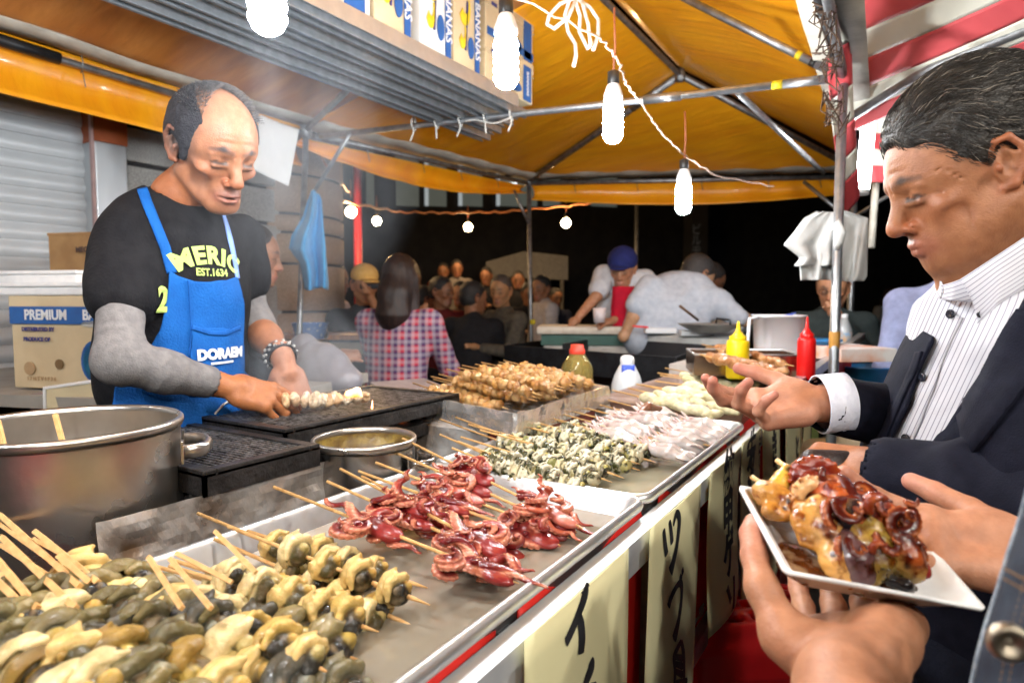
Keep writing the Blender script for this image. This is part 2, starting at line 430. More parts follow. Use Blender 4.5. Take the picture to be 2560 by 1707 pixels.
GREYTAPE = mat('black_tape', (.02, .02, .02), None, 20, .4)
YTAPE = mat('yellow_tape', (.7, .55, .02), None, 20, .5)
CORD = mat('cord', (.45, .16, .08), (.3, .1, .06), 90, .6)
ROPE = mat('white_rope', (.75, .74, .70), (.6, .58, .54), 120, .7, bump=.3, bscale=300)
STONE = mat('grey_granite', (.46, .45, .43), (.26, .25, .24), 180, .7, bump=.15, bscale=200, detail=8)
STONEB = mat('brown_granite', (.42, .29, .20), (.28, .19, .12), 120, .6, bump=.15, bscale=160, detail=8)
SHUT = mat('shutter_slat', (.72, .75, .78), (.60, .63, .66), 3, .4, .1, bump=.03)
DARKW = mat('dark_wall', (.02, .02, .024), (.035, .033, .035), 4, .8)
BULB = emat('lit_white_bulb', (.92, .97, 1.0), BULB_W)
BULBY = emat('lit_warm_bulb', (1.0, .62, .28), BULB_Y)
FOIL = mat('aluminium_foil', (.88, .87, .86), (.70, .67, .64), 12, .25, .8, bump=.5, bscale=22, rvar=.08)
FOILB = mat('greasy_foil', (.80, .77, .74), (.20, .13, .08), 9, .26, .55, bump=.7, bscale=16, rvar=.12, detail=7)

# ================================================================ ground and buildings
g = MB(); g.box((0, 30, -.05), (160, 160, .1)); struct('ground', g, CONC)
# shuttered building front along the stall's back, wall plane x = WX
WX = -3.35
front = thing('building', 'pale shuttered building front with a steel door post behind the vendor', 'building', (WX, .5, 0))
mb = MB(); mb.box((WX-.35, -1.2, 1.6), (.3, 7.2, 3.2)); part('wall', mb, DARKW, front)
mb = MB(); mb.box((WX-.1, -.7, 2.42), (.22, 4.9, .26)); mb.box((WX-.08, -.7, 2.6), (.3, 4.9, .1)); part('shutter_box', mb, mat('shutter_box', (.16, .15, .15)), front)
prof = []
for k in range(10):
    a = k/9; prof.append((.012*math.sin(math.pi*min(a/.8, 1)) if a < .8 else -.004, a*.0765))
y0s, y1s = -3., 2.05
me0 = None
for i in range(30):
    z = .02+i*.0775
    if me0 is None:
        P = np.array([[[0+p[0], yy, p[1]] for yy in (y0s-1, y1s-1)] for p in prof]); m0 = MB().grid(P[::-1], smooth=True); me0 = m0.mesh('slat'); me0.materials.append(SHUT)
    o = bpy.data.objects.new('slat', me0); COL.objects.link(o); o.parent = front; o.location = (.0, .5, z)
mb = MB(); mb.box((WX-.02, -.93, 1.2), (.01, 4.96, 2.4)); part('shutter_back', mb, mat('slat_gap', (.06, .06, .065)), front)
mb = MB(); mb.box((WX+.03, 1.635, 1.02), (.16, .145, 2.04), bev=.006); part('steel_post', mb, mat('brushed_steel', (.66, .69, .72), (.5, .53, .56), 5, .38, .55, wscale=(1, 1, .2)), front)
mb = MB(); mb.box((WX+.03, 1.635, 2.22), (.17, .15, .36)); part('post_cap', mb, mat('orange_panel', (.42, .10, .03)), front)
mb = MB(); mb.box((WX+.10, 1.555, 1.2), (.02, .012, 2.4)); part('shutter_guide', mb, mat('pinkish_trim', (.55, .36, .34)), front)
def blocks(name, label, cat, x, ya, yb, zs, m, depth=.25):
    t = thing(name, label, cat, (x, (ya+yb)/2, 0))
    for i in range(len(zs)-1):
        mb = MB(); mb.box((x-depth/2+random.uniform(-.004, .004), (ya+yb)/2, (zs[i]+zs[i+1])/2), (depth, yb-ya, zs[i+1]-zs[i]-.022), bev=.008)
        part('stone', mb, m, t)
    mb = MB(); mb.box((x-depth/2-.02, (ya+yb)/2, (zs[0]+zs[-1])/2), (depth-.03, yb-ya-.03, zs[-1]-zs[0])); part('joint', mb, DARKW, t)
    return t
zz = [0]+[onx(350, p, WX+.06)[2] for p in (700, 612, 520, 412, 318)]+[2.36, 2.7]
blocks('granite_wall', 'grey speckled granite wall blocks with dark joints behind the vendor', 'wall', WX+.06, 1.73, 2.65, zz, STONE)
# round brown pillar right of the vendor
pc = W(700, 600, 4.3); pil = thing('stone_pillar', 'round brown granite pillar behind the hanging paper sheets', 'pillar', (pc[0], pc[1], 0))
zz = [0]+[W(700, p, 4.0)[2] for p in (890, 780, 660, 583, 537, 440, 330)]+[3.0]
for i in range(len(zz)-1):
    mb = MB(); a, b = zz[i]+.008, zz[i+1]-.008
    mb.lathe([(.40, a), (.415, a+.008), (.415, b-.008), (.40, b)], (pc[0], pc[1], 0), 40); part('stone', mb, STONEB, pil)
mb = MB(); mb.lathe([(.395, 0), (.395, 3)], (pc[0], pc[1], 0), 32); part('joint', mb, DARKW, pil)
mb = MB()
for px, w in ((612, .05), (640, .03), (655, .05)):
    p = W(px, 600, 3.95); mb.box((p[0], p[1], 1.5), (w, w, 3))
solo('door_frame', mb, mat('dark_bronze', (.10, .075, .06), (.06, .045, .04), 10, .5, .5), 'dark bronze door frame bars between the vendor and the brown pillar', 'door frame')
# building with lit windows far behind
bf = thing('building', 'dark building with a row of dim lit windows above its canopy', 'building', (*W(1150, 500, 13)[:2], 0))
pL = W(760, 480, 13); pR = W(1900, 480, 16.5); dv = unit((pR-pL)*[1, 1, 0]); nv = np.array([dv[1], -dv[0], 0]); FR = frame(-nv, (0, 0, 1))
ln = np.linalg.norm((pR-pL)[:2])
cN = (pL+pR)/2
mb = MB(); mb.bar(V3(*pL[:2], 3)-nv*-.6-dv*5, V3(*pR[:2], 3)+nv*.6+dv*14, .4, 9); part('wall', mb, DARKW, bf)
mb = MB(); mb.bar(V3(*pL[:2], 2.25)-nv*.3-dv*5, V3(*pR[:2], 2.25)-nv*.3+dv*3, 2.0, .7); part('canopy', mb, mat('canopy_black', (.012, .012, .014)), bf)
WINL = mat('dim_lit_window', (.1, .1, .09), None, 4, .5, emit=(.34, .38, .32), estr=.22)
WINB = mat('bright_jamb', (.3, .3, .3), None, 4, .5, emit=(.7, .78, .8), estr=.5)
def onb(px, py):
    r = _ray(px, py); a = np.dot((pL-CAM), nv)/np.dot(r, nv); return CAM+r*a
for x0, x1, s in ((975, 1030, 0), (1052, 1095, 1), (1132, 1180, 1), (1222, 1275, 1), (1275, 1310, 0), (1325, 1365, 0), (1440, 1500, 0), (905, 925, 0)):
    a = onb(x0, 440)+nv*.83; b = onb(x1, 530)+nv*.83; c = (a+b)/2; wd_ = abs(np.dot(b-a, dv)); zt, zb = 4.2, c[2]*2-a[2] if False else b[2]
    mb = MB(); mb.box((c[0], c[1], (zt+zb)/2), (wd_, .03, zt-zb), FR); w_ = part('window', mb, WINL, bf)
    if s:
        mb = MB(); q = a-dv*.04; mb.box((q[0], q[1], (zt+zb)/2), (.07, .05, zt-zb), FR); part('frame', mb, WINB, w_)
q = onb(1247, 478)+nv*.9; mb = MB(); mb.box(q, (.22, .02, .06), FR); part('ceiling_lamp', mb, emat('far_strip_lamp', (.9, 1, 1), 3), bf)
# shop sign column far right, dim
p = W(1738, 640, 14); mb = MB(); mb.box((p[0], p[1], 1.8), (.42, .3, 3.6), FR)
sg = thing('sign_column', 'dim grey sign column with upright lettering below the far bulb', 'sign', (p[0], p[1], 0)); part('column', mb, mat('dim_grey_sign', (.10, .09, .08)), sg)
for i, ch in enumerate('ビルヂン'):
    q = W(1741, 575+i*27, 13.7); write(ch, .26, q, dv, (0, 0, 1), mat('pale_sign_letter', (.3, .29, .27), emit=(.3, .3, .28), estr=.06), sg)
# pale stall tent shapes far behind the diners
ft = thing('far_tent', 'pale grey tent roof far behind the seated diners', 'tent', (*W(1250, 700, 11)[:2], 0))
a, b, c, d_ = W(1215, 655, 10.5), W(1310, 628, 10.5), W(1420, 640, 10.5), W(1420, 700, 10.5)
mb = MB(); mb.poly([a, b, c, d_, W(1215, 690, 10.5)], .3, AF); part('canopy', mb, mat('dim_canvas', (.16, .15, .13)), ft)
for px in (1222, 1310, 1405):
    p = W(px, 700, 10.5); mb = MB(); mb.tube([(p[0], p[1], 0), (p[0], p[1], p[2])], .035); part('post', mb, mat('dim_post', (.2, .19, .17)), ft)
p = W(892, 600, 6.2); mb = MB(); mb.tube([(p[0], p[1], 0), (p[0]+.02, p[1], 2.6)], .04, 10)
solo('red_pole', mb, mat('red_pole', (.65, .02, .02), (.5, .02, .02), 8, .4), 'bright red upright pole behind the blue towel', 'pole')
for px, d, h in ((1592, 9, 3), (313+1280+0, 12, 0)):
    if h: p = W(px, 600, d); mb = MB(); mb.tube([(p[0], p[1], 0), (p[0], p[1], h)], .035, 8); solo('street_pole', mb, TUBE, 'thin dark grey pole far behind the man in the blue cap', 'pole')

# ================================================================ tent frame
nA, nB, nC, nD = W(1322, 452, 5.0), W(2140, 432, 4.6), W(765, 325, 3.3), W(2108, 195, 2.1)
nE = W(1700, 188, 3.6); nF = V3(-1.13, -1.2, 2.56); nL = V3(-2.72, -1.2, 2.27); nR = V3(-.12, -1.2, 2.03)
fr = thing('market_tent', 'stall tent of galvanised tubes with a yellow tarpaulin roof', 'tent', (-1.4, 2.4, 0))
def pole(top, foot_xy, r=.0135, m=TUBE, name='pole'):
    mb = MB(); mb.tube([(foot_xy[0], foot_xy[1], 0), lerp((foot_xy[0], foot_xy[1], 0), top, .5), top], r, 14); return part(name, mb, m, fr)
p = W(1322, 830, 5.0); pole(nA, (nA[0]+(p-nA)[0]*1, nA[1]), .017)
f_ = W(747, 870, 3.3); k = nC[2]/(nC[2]-f_[2]); pole(nC, (nC+(f_-nC)*k)[:2], .0145)
f_ = W(2083, 945, 2.1); k = nD[2]/(nD[2]-f_[2]); pole(nD, (nD+(f_-nD)*k)[:2], .0155, GALV)
pB = W(2136, 470, 4.0); pole(pB+[0, 0, .3], pB[:2], .020, GALV)
def beam(a, b, r=.013, name='beam', m=TUBE): mb = MB(); mb.tube([a, lerp(a, b, .5), b], r, 12); return part(name, mb, m, fr)
beam(nL-[0, 0, .03], nC-[0, 0, .02], .014); beam(nC+[.05, .03, -.03], nA-[0, 0, .02], .015); beam(nA-[0, 0, .02], nB-[0, 0, .03], .017); beam(nB, nD+[0, 0, -.05], .012); beam(nD+[0, 0, .0], nR, .014)
cb0 = W(800, 342, 3.2); cb1 = W(2090, 196, 2.1); beam(cb0, cb1, .0135, m=GALV, name='crossbeam')
beam(nE, nF, .014, 'ridge'); beam(nA, nE, .021, 'rafter'); beam(nE, nB+V3(0, 0, .02), .018, 'rafter')
beam(nD, W(1640, -40, 2.4), .0135, 'rafter'); beam(nC, W(880, 215, 2.75), .015, 'rafter'); beam(W(880, 215, 2.75), nF+V3(0, 3.2, -.02), .015, 'rafter')
beam(W(1845, 232, 2.28), W(2058, 432, 3.4), .012, 'brace'); beam(W(2010, 455, 4.3), W(2100, 530, 4.1), .013, 'brace')
beam(W(875, 335, 3.05), W(785, 480, 3.25), .010, 'brace'); beam(W(1285, 475, 4.9), W(1322, 560, 4.95), .010, 'brace')
beam(W(2140, 540, 3.6), W(2260, 465, 3.2), .010, 'brace')
def wrap(a, b, t0, t1, r, m, name):
    mb = MB(); mb.tube([lerp(a, b, t0), lerp(a, b, t1)], r, 12); part(name, mb, m, fr)
def tpx(a, b, pa, pb, px): return (px-pa)/(pb-pa)
wrap(cb0, cb1, .915, .93, .0146, YTAPE, 'tape'); wrap(cb0, cb1, .95, .965, .0146, GREYTAPE, 'tape'); wrap(cb0, cb1, .72, .78, .017, GALV, 'coupler'); wrap(cb0, cb1, .93, 1.0, .0155, TUBE, 'coupler')
wrap(nD, W(1640, -40, 2.4), .2, .225, .0146, YTAPE, 'tape'); wrap(nD, W(1640, -40, 2.4), .13, .155, .0146, GREYTAPE, 'tape')
wrap(nA, nE, .75, .9, .023, TUBE, 'coupler'); wrap(nL, nC-[0, 0, .03], .60, .68, .022, IRON, 'coupler')
for n_ in (nA, nC, nE): mb = MB(); mb.lathe([(0, -.04), (.026, -.035), (.03, 0), (.026, .035), (0, .04)], n_, 12); part('joint', mb, TUBE, fr)
f_ = W(1322, 805, 5.0); mb = MB(); mb.lathe([(.018, -.02), (.022, -.015), (.022, .015), (.018, .02)], (f_[0], nA[1], f_[2]), 12); part('tape', mb, YTAPE, fr)
fD = W(2086, 850, 2.1); mb = MB(); mb.lathe([(.0162, -.028), (.0168, -.026), (.0168, .026), (.0162, .028)], fD, 14); part('tape', mb, mat('orange_tape', (.6, .3, .06)), fr)
# hooks of wire along the eave
for a, b, ts in ((nL, nC, (.35, .52, .7, .88)), (nC, nA, (.2, .42, .6, .8)), (nA, nB, (.15, .35, .55, .75, .9))):
    for t in ts:
        q = lerp(a, b, t); mb = MB(); mb.tube([q+[0, 0, .06], q+[.01, 0, .02], q+[.02, 0, -.02], q+[0, 0, -.05], q+[-.01, .01, -.03], q+[.006, .012, -.1]], .0022, 5); part('hook', mb, TUBE, fr)
# vines of wire wrapped round the front corner
rs = random.Random(3)
for i in range(26):
    q = lerp(nD+[0, 0, -.25], W(2052, -20, 1.55), rs.random()); pts = []
    for k in range(5): pts.append(q+V3(rs.uniform(-.035, .035), rs.uniform(-.03, .03), rs.uniform(-.05, .05)))
    mb = MB(); mb.tube(pts, .0022, 5); part('wire', mb, mat('rusty_wire', (.10, .05, .025), (.05, .03, .02), 40, .7), fr)
beam(W(2105, 190, 2.1), W(2040, -60, 1.5), .020, 'post_head', IRON)

# ================================================================ tent roof cloth
tent = fr
UP = V3(0, 0, 1)
def sheet(name, c00, c10, c01, c11, m, sag=.03, wr=.006, nu=40, nv=40, seed=0, wf=(4, 20), lift=.02):
    u = np.linspace(0, 1, nu)[:, None, None]; v = np.linspace(0, 1, nv)[None, :, None]
    P = (1-u)*(1-v)*c00+u*(1-v)*c10+(1-u)*v*c01+u*v*c11+UP*lift
    s = np.sin(np.pi*u)*np.sin(np.pi*v); P = P-UP*sag*s
    w = vnoise(np.stack([(u+0*v)*wf[0], (v+0*u)*wf[1], 0*u+0*v], -1).reshape(-1, 3), 1.6, seed, 3).reshape(nu, nv, 1)
    P = P+UP*w*wr*np.clip(3*s, .15, 1)
    mb = MB(); mb.grid(P, thick=.002); return part(name, mb, m, tent)
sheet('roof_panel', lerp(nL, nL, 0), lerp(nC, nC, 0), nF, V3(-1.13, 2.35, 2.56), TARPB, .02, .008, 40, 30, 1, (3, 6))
sheet('roof_panel', nC, nA, V3(-1.13, 2.35, 2.56), nE, TARP, .01, .007, 70, 30, 2, (12, 3))
sheet('roof_panel', nA, nB, nE, nE, TARP, .02, .008, 50, 30, 3, (6, 3))
sheet('roof_panel', nB+[0, 0, .06], nR+[0, 0, .06], nE+[0, 0, .02], nF+[0, 0, .04], TARP, -.02, .010, 60, 40, 4, (5, 5))
def hem(a, b, inn, w, m, name='hem', n=60, seed=0, drop=0.):
    t = np.linspace(0, 1, n)[:, None, None]; v = np.linspace(0, 1, 3)[None, :, None]
    P = a*(1-t)+b*t+inn*(w*v)+UP*(.0-drop*v)
    P = P+UP*(.004*np.sin(t*40+seed)); mb = MB(); mb.grid(P, thick=.003); part(name, mb, m, tent)
hem(nL+[0, 0, .015], nC+[0, 0, .015], V3(1, 0, .16), .10, HEM); hem(nC+[0, 0, .0], nA+[0, 0, .0], V3(1, 0, .2), .13, HEM, seed=2)
hem(nA+[0, 0, .005], nB+[0, 0, .005], V3(0, -1, .45), .15, HEM, seed=3)
hem(V3(-.16, 3.4, 2.08), V3(-.08, .6, 2.06), V3(-1, 0, .16), .16, HEM, seed=4)
def valance(a, b, out, depth, sagf, m=TARP, n=80, seed=0, ten=1.):
    """rolled and hanging edge of the tarpaulin, drooping between its ties"""
    t = np.linspace(0, 1, n); P = np.zeros((n, 9, 3))
    for j in range(9):
        v = j/8; bul = .05*math.sin(math.pi*v)
        drop = depth*v*(1+sagf*np.sin(np.pi*t))
        wav = .018*v*vnoise(np.stack([t*14*ten, t*0+v*1.2, t*0], 1), 1.5, seed, 2)
        P[:, j] = a*(1-t[:, None])+b*t[:, None]+out*(.03+bul+wav)[:, None]-UP*(drop+.006*wav)[:, None]
    mb = MB(); mb.grid(P, thick=.003); return part('valance', mb, m, tent)
valance(nL+[0, 0, .02], nC+[0, 0, .02], V3(-1, 0, 0), .20, .05, seed=5)
valance(nC+[0, 0, -.04], nA+[0, 0, -.04], V3(-1, 0, 0), .05, 1.8, seed=6, ten=2)
valance(nA+[0, 0, -.02], nB+[0, 0, -.02], V3(0, 1, 0), .12, .5, seed=7)

# ================================================================ striped awning beyond the front pole
aw = thing('striped_awning', 'red and cream striped awning of the neighbouring stall at top right', 'awning', W(2300, 200, 2.4))
SRED = mat('awning_red', (.78, .12, .13), (.66, .08, .09), 4, .55, bump=.15, bscale=10); SCRM = mat('awning_cream', (.90, .88, .76), (.82, .79, .66), 4, .55, bump=.15, bscale=10)
q00, q01, q10, q11 = W(2128, 330, 2.7), W(2128, -70, 2.0), W(2760, 55, 1.7), W(2760, -330, 1.35)
def band(q00, q01, q10, q11, v0, v1, m, seed, name='stripe', wv=.012, bul=.03):
    n = 50; u = np.linspace(0, 1, n)[:, None, None]; v = np.linspace(v0, v1, 8)[None, :, None]
    P = (1-u)*(1-v)*q00+(1-u)*v*q01+u*(1-v)*q10+u*v*q11
    w = vnoise(np.stack([(u+0*v)*9, (v+0*u)*2.5, 0*u+0*v], -1).reshape(-1, 3), 2., 9, 2).reshape(n, 8, 1)
    P = P+AF*(w*wv)+AF*bul*np.sin(np.pi*v)*np.sin(np.pi*u); mb = MB(); mb.grid(P, thick=.002); part(name, mb, m, aw)
vs = [0, .13, .30, .50, .68, .85, 1.]
for i in range(6): band(q00, q01, q10, q11, vs[i], vs[i+1], (SRED, SCRM)[i % 2], i)
# hanging folded edge
e00, e01, e10, e11 = W(2110, 560, 2.75), W(2062, -60, 1.75), W(2150, 470, 2.75), W(2135, -60, 1.75)
vs = [0, .2, .32, .47, .62, .78, 1.]
for i in range(6):
    n = 14; u = np.linspace(0, 1, n)[:, None, None]; v = np.linspace(vs[i], vs[i+1], 10)[None, :, None]
    P = (1-u)*(1-v)*e00+(1-u)*v*e01+u*(1-v)*e10+u*v*e11+AF*(.03*np.sin(u*math.pi*2.2+v*2)); mb = MB(); mb.grid(P, thick=.002); part('stripe', mb, (SRED, SCRM)[i % 2], aw)
h00, h01, h10, h11 = W(2150, 455, 3.3), W(2150, 250, 3.3), W(2290, 455, 3.3), W(2290, 250, 3.3)
for i in range(5): band(h00, h01, h10, h11, i/5, (i+1)/5, (SRED, SCRM)[i % 2], 30+i, wv=.02, bul=0)
mb = MB(); mb.tube([W(2130, 292, 2.5), W(2330, 168, 2.15), W(2600, 60, 1.8)], .017, 10); part('bar', mb, TUBE, aw)
mb = MB(); mb.tube([W(2125, 292, 2.6), W(2270, 232, 2.6)], .017, 10); part('bar', mb, HEM, aw)
mb = MB(); mb.tube([W(2178, 620, 3.4), W(2192, 430, 3.4)], .018, 10); part('bar', mb, HEM, aw)
# fluorescent lantern beside the front pole
t = thing('tube_lamp', 'bright white upright tube lamp hanging right of the front pole', 'lamp', W(2160, 480, 2.9))
mb = MB(); mb.tube([W(2172, 305, 2.9), W(2155, 475, 2.9)], .028, 16); part('tube', mb, emat('lit_tube', (.95, .98, 1), 120), t)
mb = MB(); mb.tube([W(2173, 296, 2.9), W(2172, 305, 2.9)], .03, 16); mb.tube([W(2155, 475, 2.9), W(2154, 486, 2.9)], .03, 16); part('cap', mb, WHT, t)

# ================================================================ bulbs
def spiral_bulb(p, s, label, glow=BULB):
    t = thing('light_bulb', label, 'light bulb', p+[0, 0, .17*s], group='white spiral bulbs over the counter')
    pr = [(0, 0)]; n = 36
    for i in range(n+1):
        a = i/n; rr = .0265*(1-.55*max(0, 1-a*6)**2)*(1-.28*max(0, (a-.88)/.12)); rr *= 1+.05*math.sin(a*math.pi*2*6.5); pr.append((rr*s, (.0+a*.112)*s))
    mb = MB(); mb.lathe(pr, p, 28); part('glass_spiral', mb, glow, t)
    mb = MB(); mb.lathe([(.019*s, .110*s), (.026*s, .116*s), (.026*s, .128*s), (.018*s, .152*s), (.014*s, .158*s), (0, .158*s)], p, 24); part('bulb_base', mb, PLW, t)
    mb = MB(); mb.lathe([(.014*s, .157*s), (.016*s, .160*s), (.016*s, .190*s), (.008*s, .194*s), (0, .194*s)], p, 20); part('socket', mb, GREYTAPE, t)
    mb = MB(); mb.tube([p+[0, 0, .19*s], p+[.004, 0, .26*s], p+[0, 0, .36*s]], .0028, 6); part('cord', mb, CORD, t)
    return t
for (px, py, d, s, lb) in ((670, 85, .92, 1., 'big lit white spiral bulb at the top edge over the vendor'), (1265, 222, 1.4, 1., 'lit white spiral bulb hanging in front of the banana boxes'),
                         (1532, 358, 1.76, 1., 'lit white spiral bulb just below the cross tube of the tent'), (1708, 535, 2.3, 1., 'smallest lit white spiral bulb, low against the dark background')):
    spiral_bulb(W(px, py, d), s, lb)
for x_, y, z_, lb in ((-.79, .02, 1.70, 'lit white spiral bulb over the near end of the counter'), (-.79, -.55, 1.70, 'lit white spiral bulb behind the viewer over the counter'),
                 (-2.3, -.25, 1.95, 'added unseen bulb behind the vendor, lighting the shutters'),  # unseen bulb added to brighten the shutters
                 (.85, -.15, 1.9, 'added unseen bulb behind the viewer, lighting the counter front'), (.75, -.95, 1.9, 'second added unseen bulb behind the viewer, lighting the counter front'), (.95, .75, 2.1, 'added unseen bulb high below the striped awning, lighting the customer side')):
    spiral_bulb(V3(x_, y, z_), 1., lb, emat('added_unseen_bulb', (1., .95, .86), BULB_W*1.9) if x_ > 0 else BULB)  # customer-side bulbs are unseen, added to light the counter front and signs
# supply cord of the bulbs
t = MB(); pts = [V3(-.79, -1.2, 2.35), V3(-.8, .1, 2.2), W(1265, -20, 1.45), W(1500, 95, 1.6), W(1545, 150, 1.68), W(1565, 210, 1.8), W(1600, 255, 1.9), W(1650, 330, 2.1), W(1712, 390, 2.3), W(1790, 440, 2.6), W(1950, 470, 3.4)]
pp = []
for i in range(len(pts)-1):
    for k in range(8): pp.append(lerp(pts[i], pts[i+1], k/8)+V3(.004*math.sin(k*2.3+i), .004*math.cos(k*3.1), .003*math.sin(k*4)))
t.tube(pp, .0028, 6); solo('power_cord', t, mat('pale_cord', (.62, .48, .40), (.4, .28, .2), 60, .6), 'pale twisted power cord sagging between the spiral bulbs', 'cord')
# warm festoon bulbs behind
fest = [(878, 530, 5.6), (942, 553, 7.2), (1170, 568, 8.4), (1415, 558, 8.0)]
for i, (px, py, d) in enumerate(fest):
    p = W(px, py, d); lb = ('left of the red pole', 'just right of the red pole', 'alone in the middle of the dark background', 'to the right of the far tent pole')[i]
    t = thing('festoon_bulb', 'round warm glowing bulb '+lb, 'light bulb', p+[0, 0, .08], group='warm round bulbs strung behind the stall')
    r = (.045, .045, .05, .055)[i]
    mb = MB(); mb.lathe([(r*math.sin(a), -r*math.cos(a)) for a in np.linspace(0.01, 3.0, 12)], p, 20); part('glass', mb, BULBY, t)
    mb = MB(); mb.tube([p+[0, 0, r*.9], p+[0, 0, r+.07]], .018, 10); part('socket', mb, GREYTAPE, t)
    mb = MB(); mb.tube([p+[0, 0, r+.05], p+[0, 0, .28]], .006, 6); part('cord', mb, CORD, t)
t = MB()
for seg in ([W(790, 380, 3.6), W(872, 480, 5.4)], [W(780, 495, 4.), W(860, 505, 5.4), W(1000, 530, 7.4), W(1120, 532, 8.), W(1250, 530, 8.2), W(1420, 515, 8.), W(1560, 495, 8), W(1640, 480, 8), W(1760, 465, 7)]):
    pp = []
    for i in range(len(seg)-1):
        for k in range(10): pp.append(lerp(seg[i], seg[i+1], k/10)+V3(0, 0, .012*math.sin(k*1.9+i)))
    pp.append(seg[-1]); t.tube(pp, .008 if len(seg) == 2 else .011, 6)
solo('power_cord', t, mat('orange_cord', (.75, .33, .14), (.5, .2, .1), 30, .5), 'orange cord carrying the warm bulbs across the dark background', 'cord')
# loops of white rope hung from the roof
mb = MB(); c = [(1475, -20), (1440, -5), (1400, 10), (1372, 40), (1368, 62), (1385, 72), (1420, 45), (1440, 0)]
mb.tube([W(x, y, 1.9) for x, y in c], .0055, 8)
for c in ([(1425, -5), (1412, 40), (1420, 80), (1438, 110), (1440, 140), (1434, 166)], [(1435, -5), (1450, 40), (1448, 80), (1470, 122), (1476, 112), (1470, 60), (1455, 5)], [(1440, -5), (1475, 20), (1496, 50), (1495, 90), (1483, 125)]):
    pts = [W(x, y, 1.9+.02*math.sin(i)) for i, (x, y) in enumerate(c)]; q = []
    for i in range(len(pts)-1):
        for k in range(4): q.append(lerp(pts[i], pts[i+1], k/4))
    q.append(pts[-1]); mb.tube(q, .0055, 8)
solo('white_rope', mb, ROPE, 'white rope tied in loose loops hanging from the yellow roof', 'rope')

# ================================================================ overhead shelf of metal channels with boxes
sh = thing('overhead_shelf', 'shelf of galvanised steel channels tied to the cross tube overhead', 'shelf', (-1.45, 1.2, 2.0))
zs_ = 2.103
for x, y1 in ((-1.80, 2.68), (-1.685, 2.60), (-1.57, 2.52), (-1.455, 2.44)):
    y0 = -.5; mb = MB(); w_, h_ = .052, .034
    mb.box((x, (y0+y1)/2, zs_+h_/2), (w_, y1-y0, .003)); mb.box((x-w_/2, (y0+y1)/2, zs_), (.003, y1-y0, h_)); mb.box((x+w_/2, (y0+y1)/2, zs_), (.003, y1-y0, h_))
    mb.box((x-w_/2+.006, (y0+y1)/2, zs_-h_/2), (.012, y1-y0, .003)); mb.box((x+w_/2-.006, (y0+y1)/2, zs_-h_/2), (.012, y1-y0, .003))
    part('channel', mb, GALV, sh)
x = -1.40; mb = MB(); mb.box((x, .95, zs_+.02), (.004, 2.75, .05)); mb.box((x-.02, .95, zs_+.044), (.04, 2.75, .003)); part('edge_angle', mb, ALU, sh)
SHX1 = x
for i in range(5):
    t_ = .25+i*.055; c = lerp(cb0, cb1, t_); pts = [c+V3(.0, .022*math.cos(a), .03*math.sin(a)+.008)+V3(.012*math.sin(a*.5), 0, 0) for a in np.linspace(0, 7.2, 16)]
    pts += [c+V3(.02, -.02, -.04), c+V3(.01+.02*(i % 2), -.03, -.075)]; mb = MB(); mb.tube(pts, .0035, 6); part('tie', mb, ROPE, sh)
mb = MB(); mb.tube([lerp(cb0, cb1, t_)+V3(0, -.02, -.02-.012*math.sin(t_*60)) for t_ in np.linspace(.38, .48, 16)], .0035, 6); part('tie', mb, ROPE, sh)
def banana_box(label, c, size, R, style, group='banana boxes on the overhead shelf', flip=0):
    """printed carton; R columns: right, forward(depth), up ; front face looks along -forward"""
    t = thing('cardboard_box', label, 'box', c-R[:, 2]*size[2]/2, R, group)
    base = CARDL if style != 1 else WPAP
    w, d, h = size
    mb = MB(); mb.box((0, 0, h/2-.02), (w, d, h-.04), bev=.004); part('carton', mb, base, t, world=False)
    mb = MB(); mb.box((0, 0, h-.02), (w+.008, d+.008, .045), bev=.004); mb.box((0, 0, h-.055), (w+.0085, d+.0085, .004)); part('lid', mb, base, t, world=False)
    def dec(face, u, v, du, dv, m, shape='box', name='print'):
        # face 0: front (-y), 1: right (+x), 2: left(-x)
        o, a, b, n = ((V3(0, -d/2, 0), V3(1, 0, 0), UP, V3(0, -1, 0)), (V3(w/2, 0, 0), V3(0, 1, 0), UP, V3(1, 0, 0)), (V3(-w/2, 0, 0), V3(0, -1, 0), UP, V3(-1, 0, 0)))[face]
        c_ = o+a*u+b*v+n*.0025; mb = MB()
        if shape == 'box': mb.poly([c_+a*x*du/2+b*y*dv/2 for x, y in ((-1, -1), (1, -1), (1, 1), (-1, 1))], .003, n)
        elif shape == 'oval': mb.poly([c_+a*math.cos(q)*du/2+b*math.sin(q)*dv/2 for q in np.linspace(0, 2*math.pi, 24)[:-1]], .003, n)
        elif shape == 'banana':
            q = [c_+a*(math.cos(k)*du/2)+b*(math.sin(k)*dv/2) for k in np.linspace(-2.6, .6, 12)]+[c_+a*(math.cos(k)*du*.28+.05*du)+b*(math.sin(k)*dv*.26+.1*dv) for k in np.linspace(.6, -2.6, 12)]
            mb.poly(q, .003, n)
        elif shape == 'slash':
            mb.poly([c_+a*(x*du/2+y*du*.35)+b*y*dv/2 for x, y in ((-.4, -1), (.4, -1), (.4, 1), (-.4, 1))], .003, n)
        part(name, mb, m, t, world=False)
    return t, dec
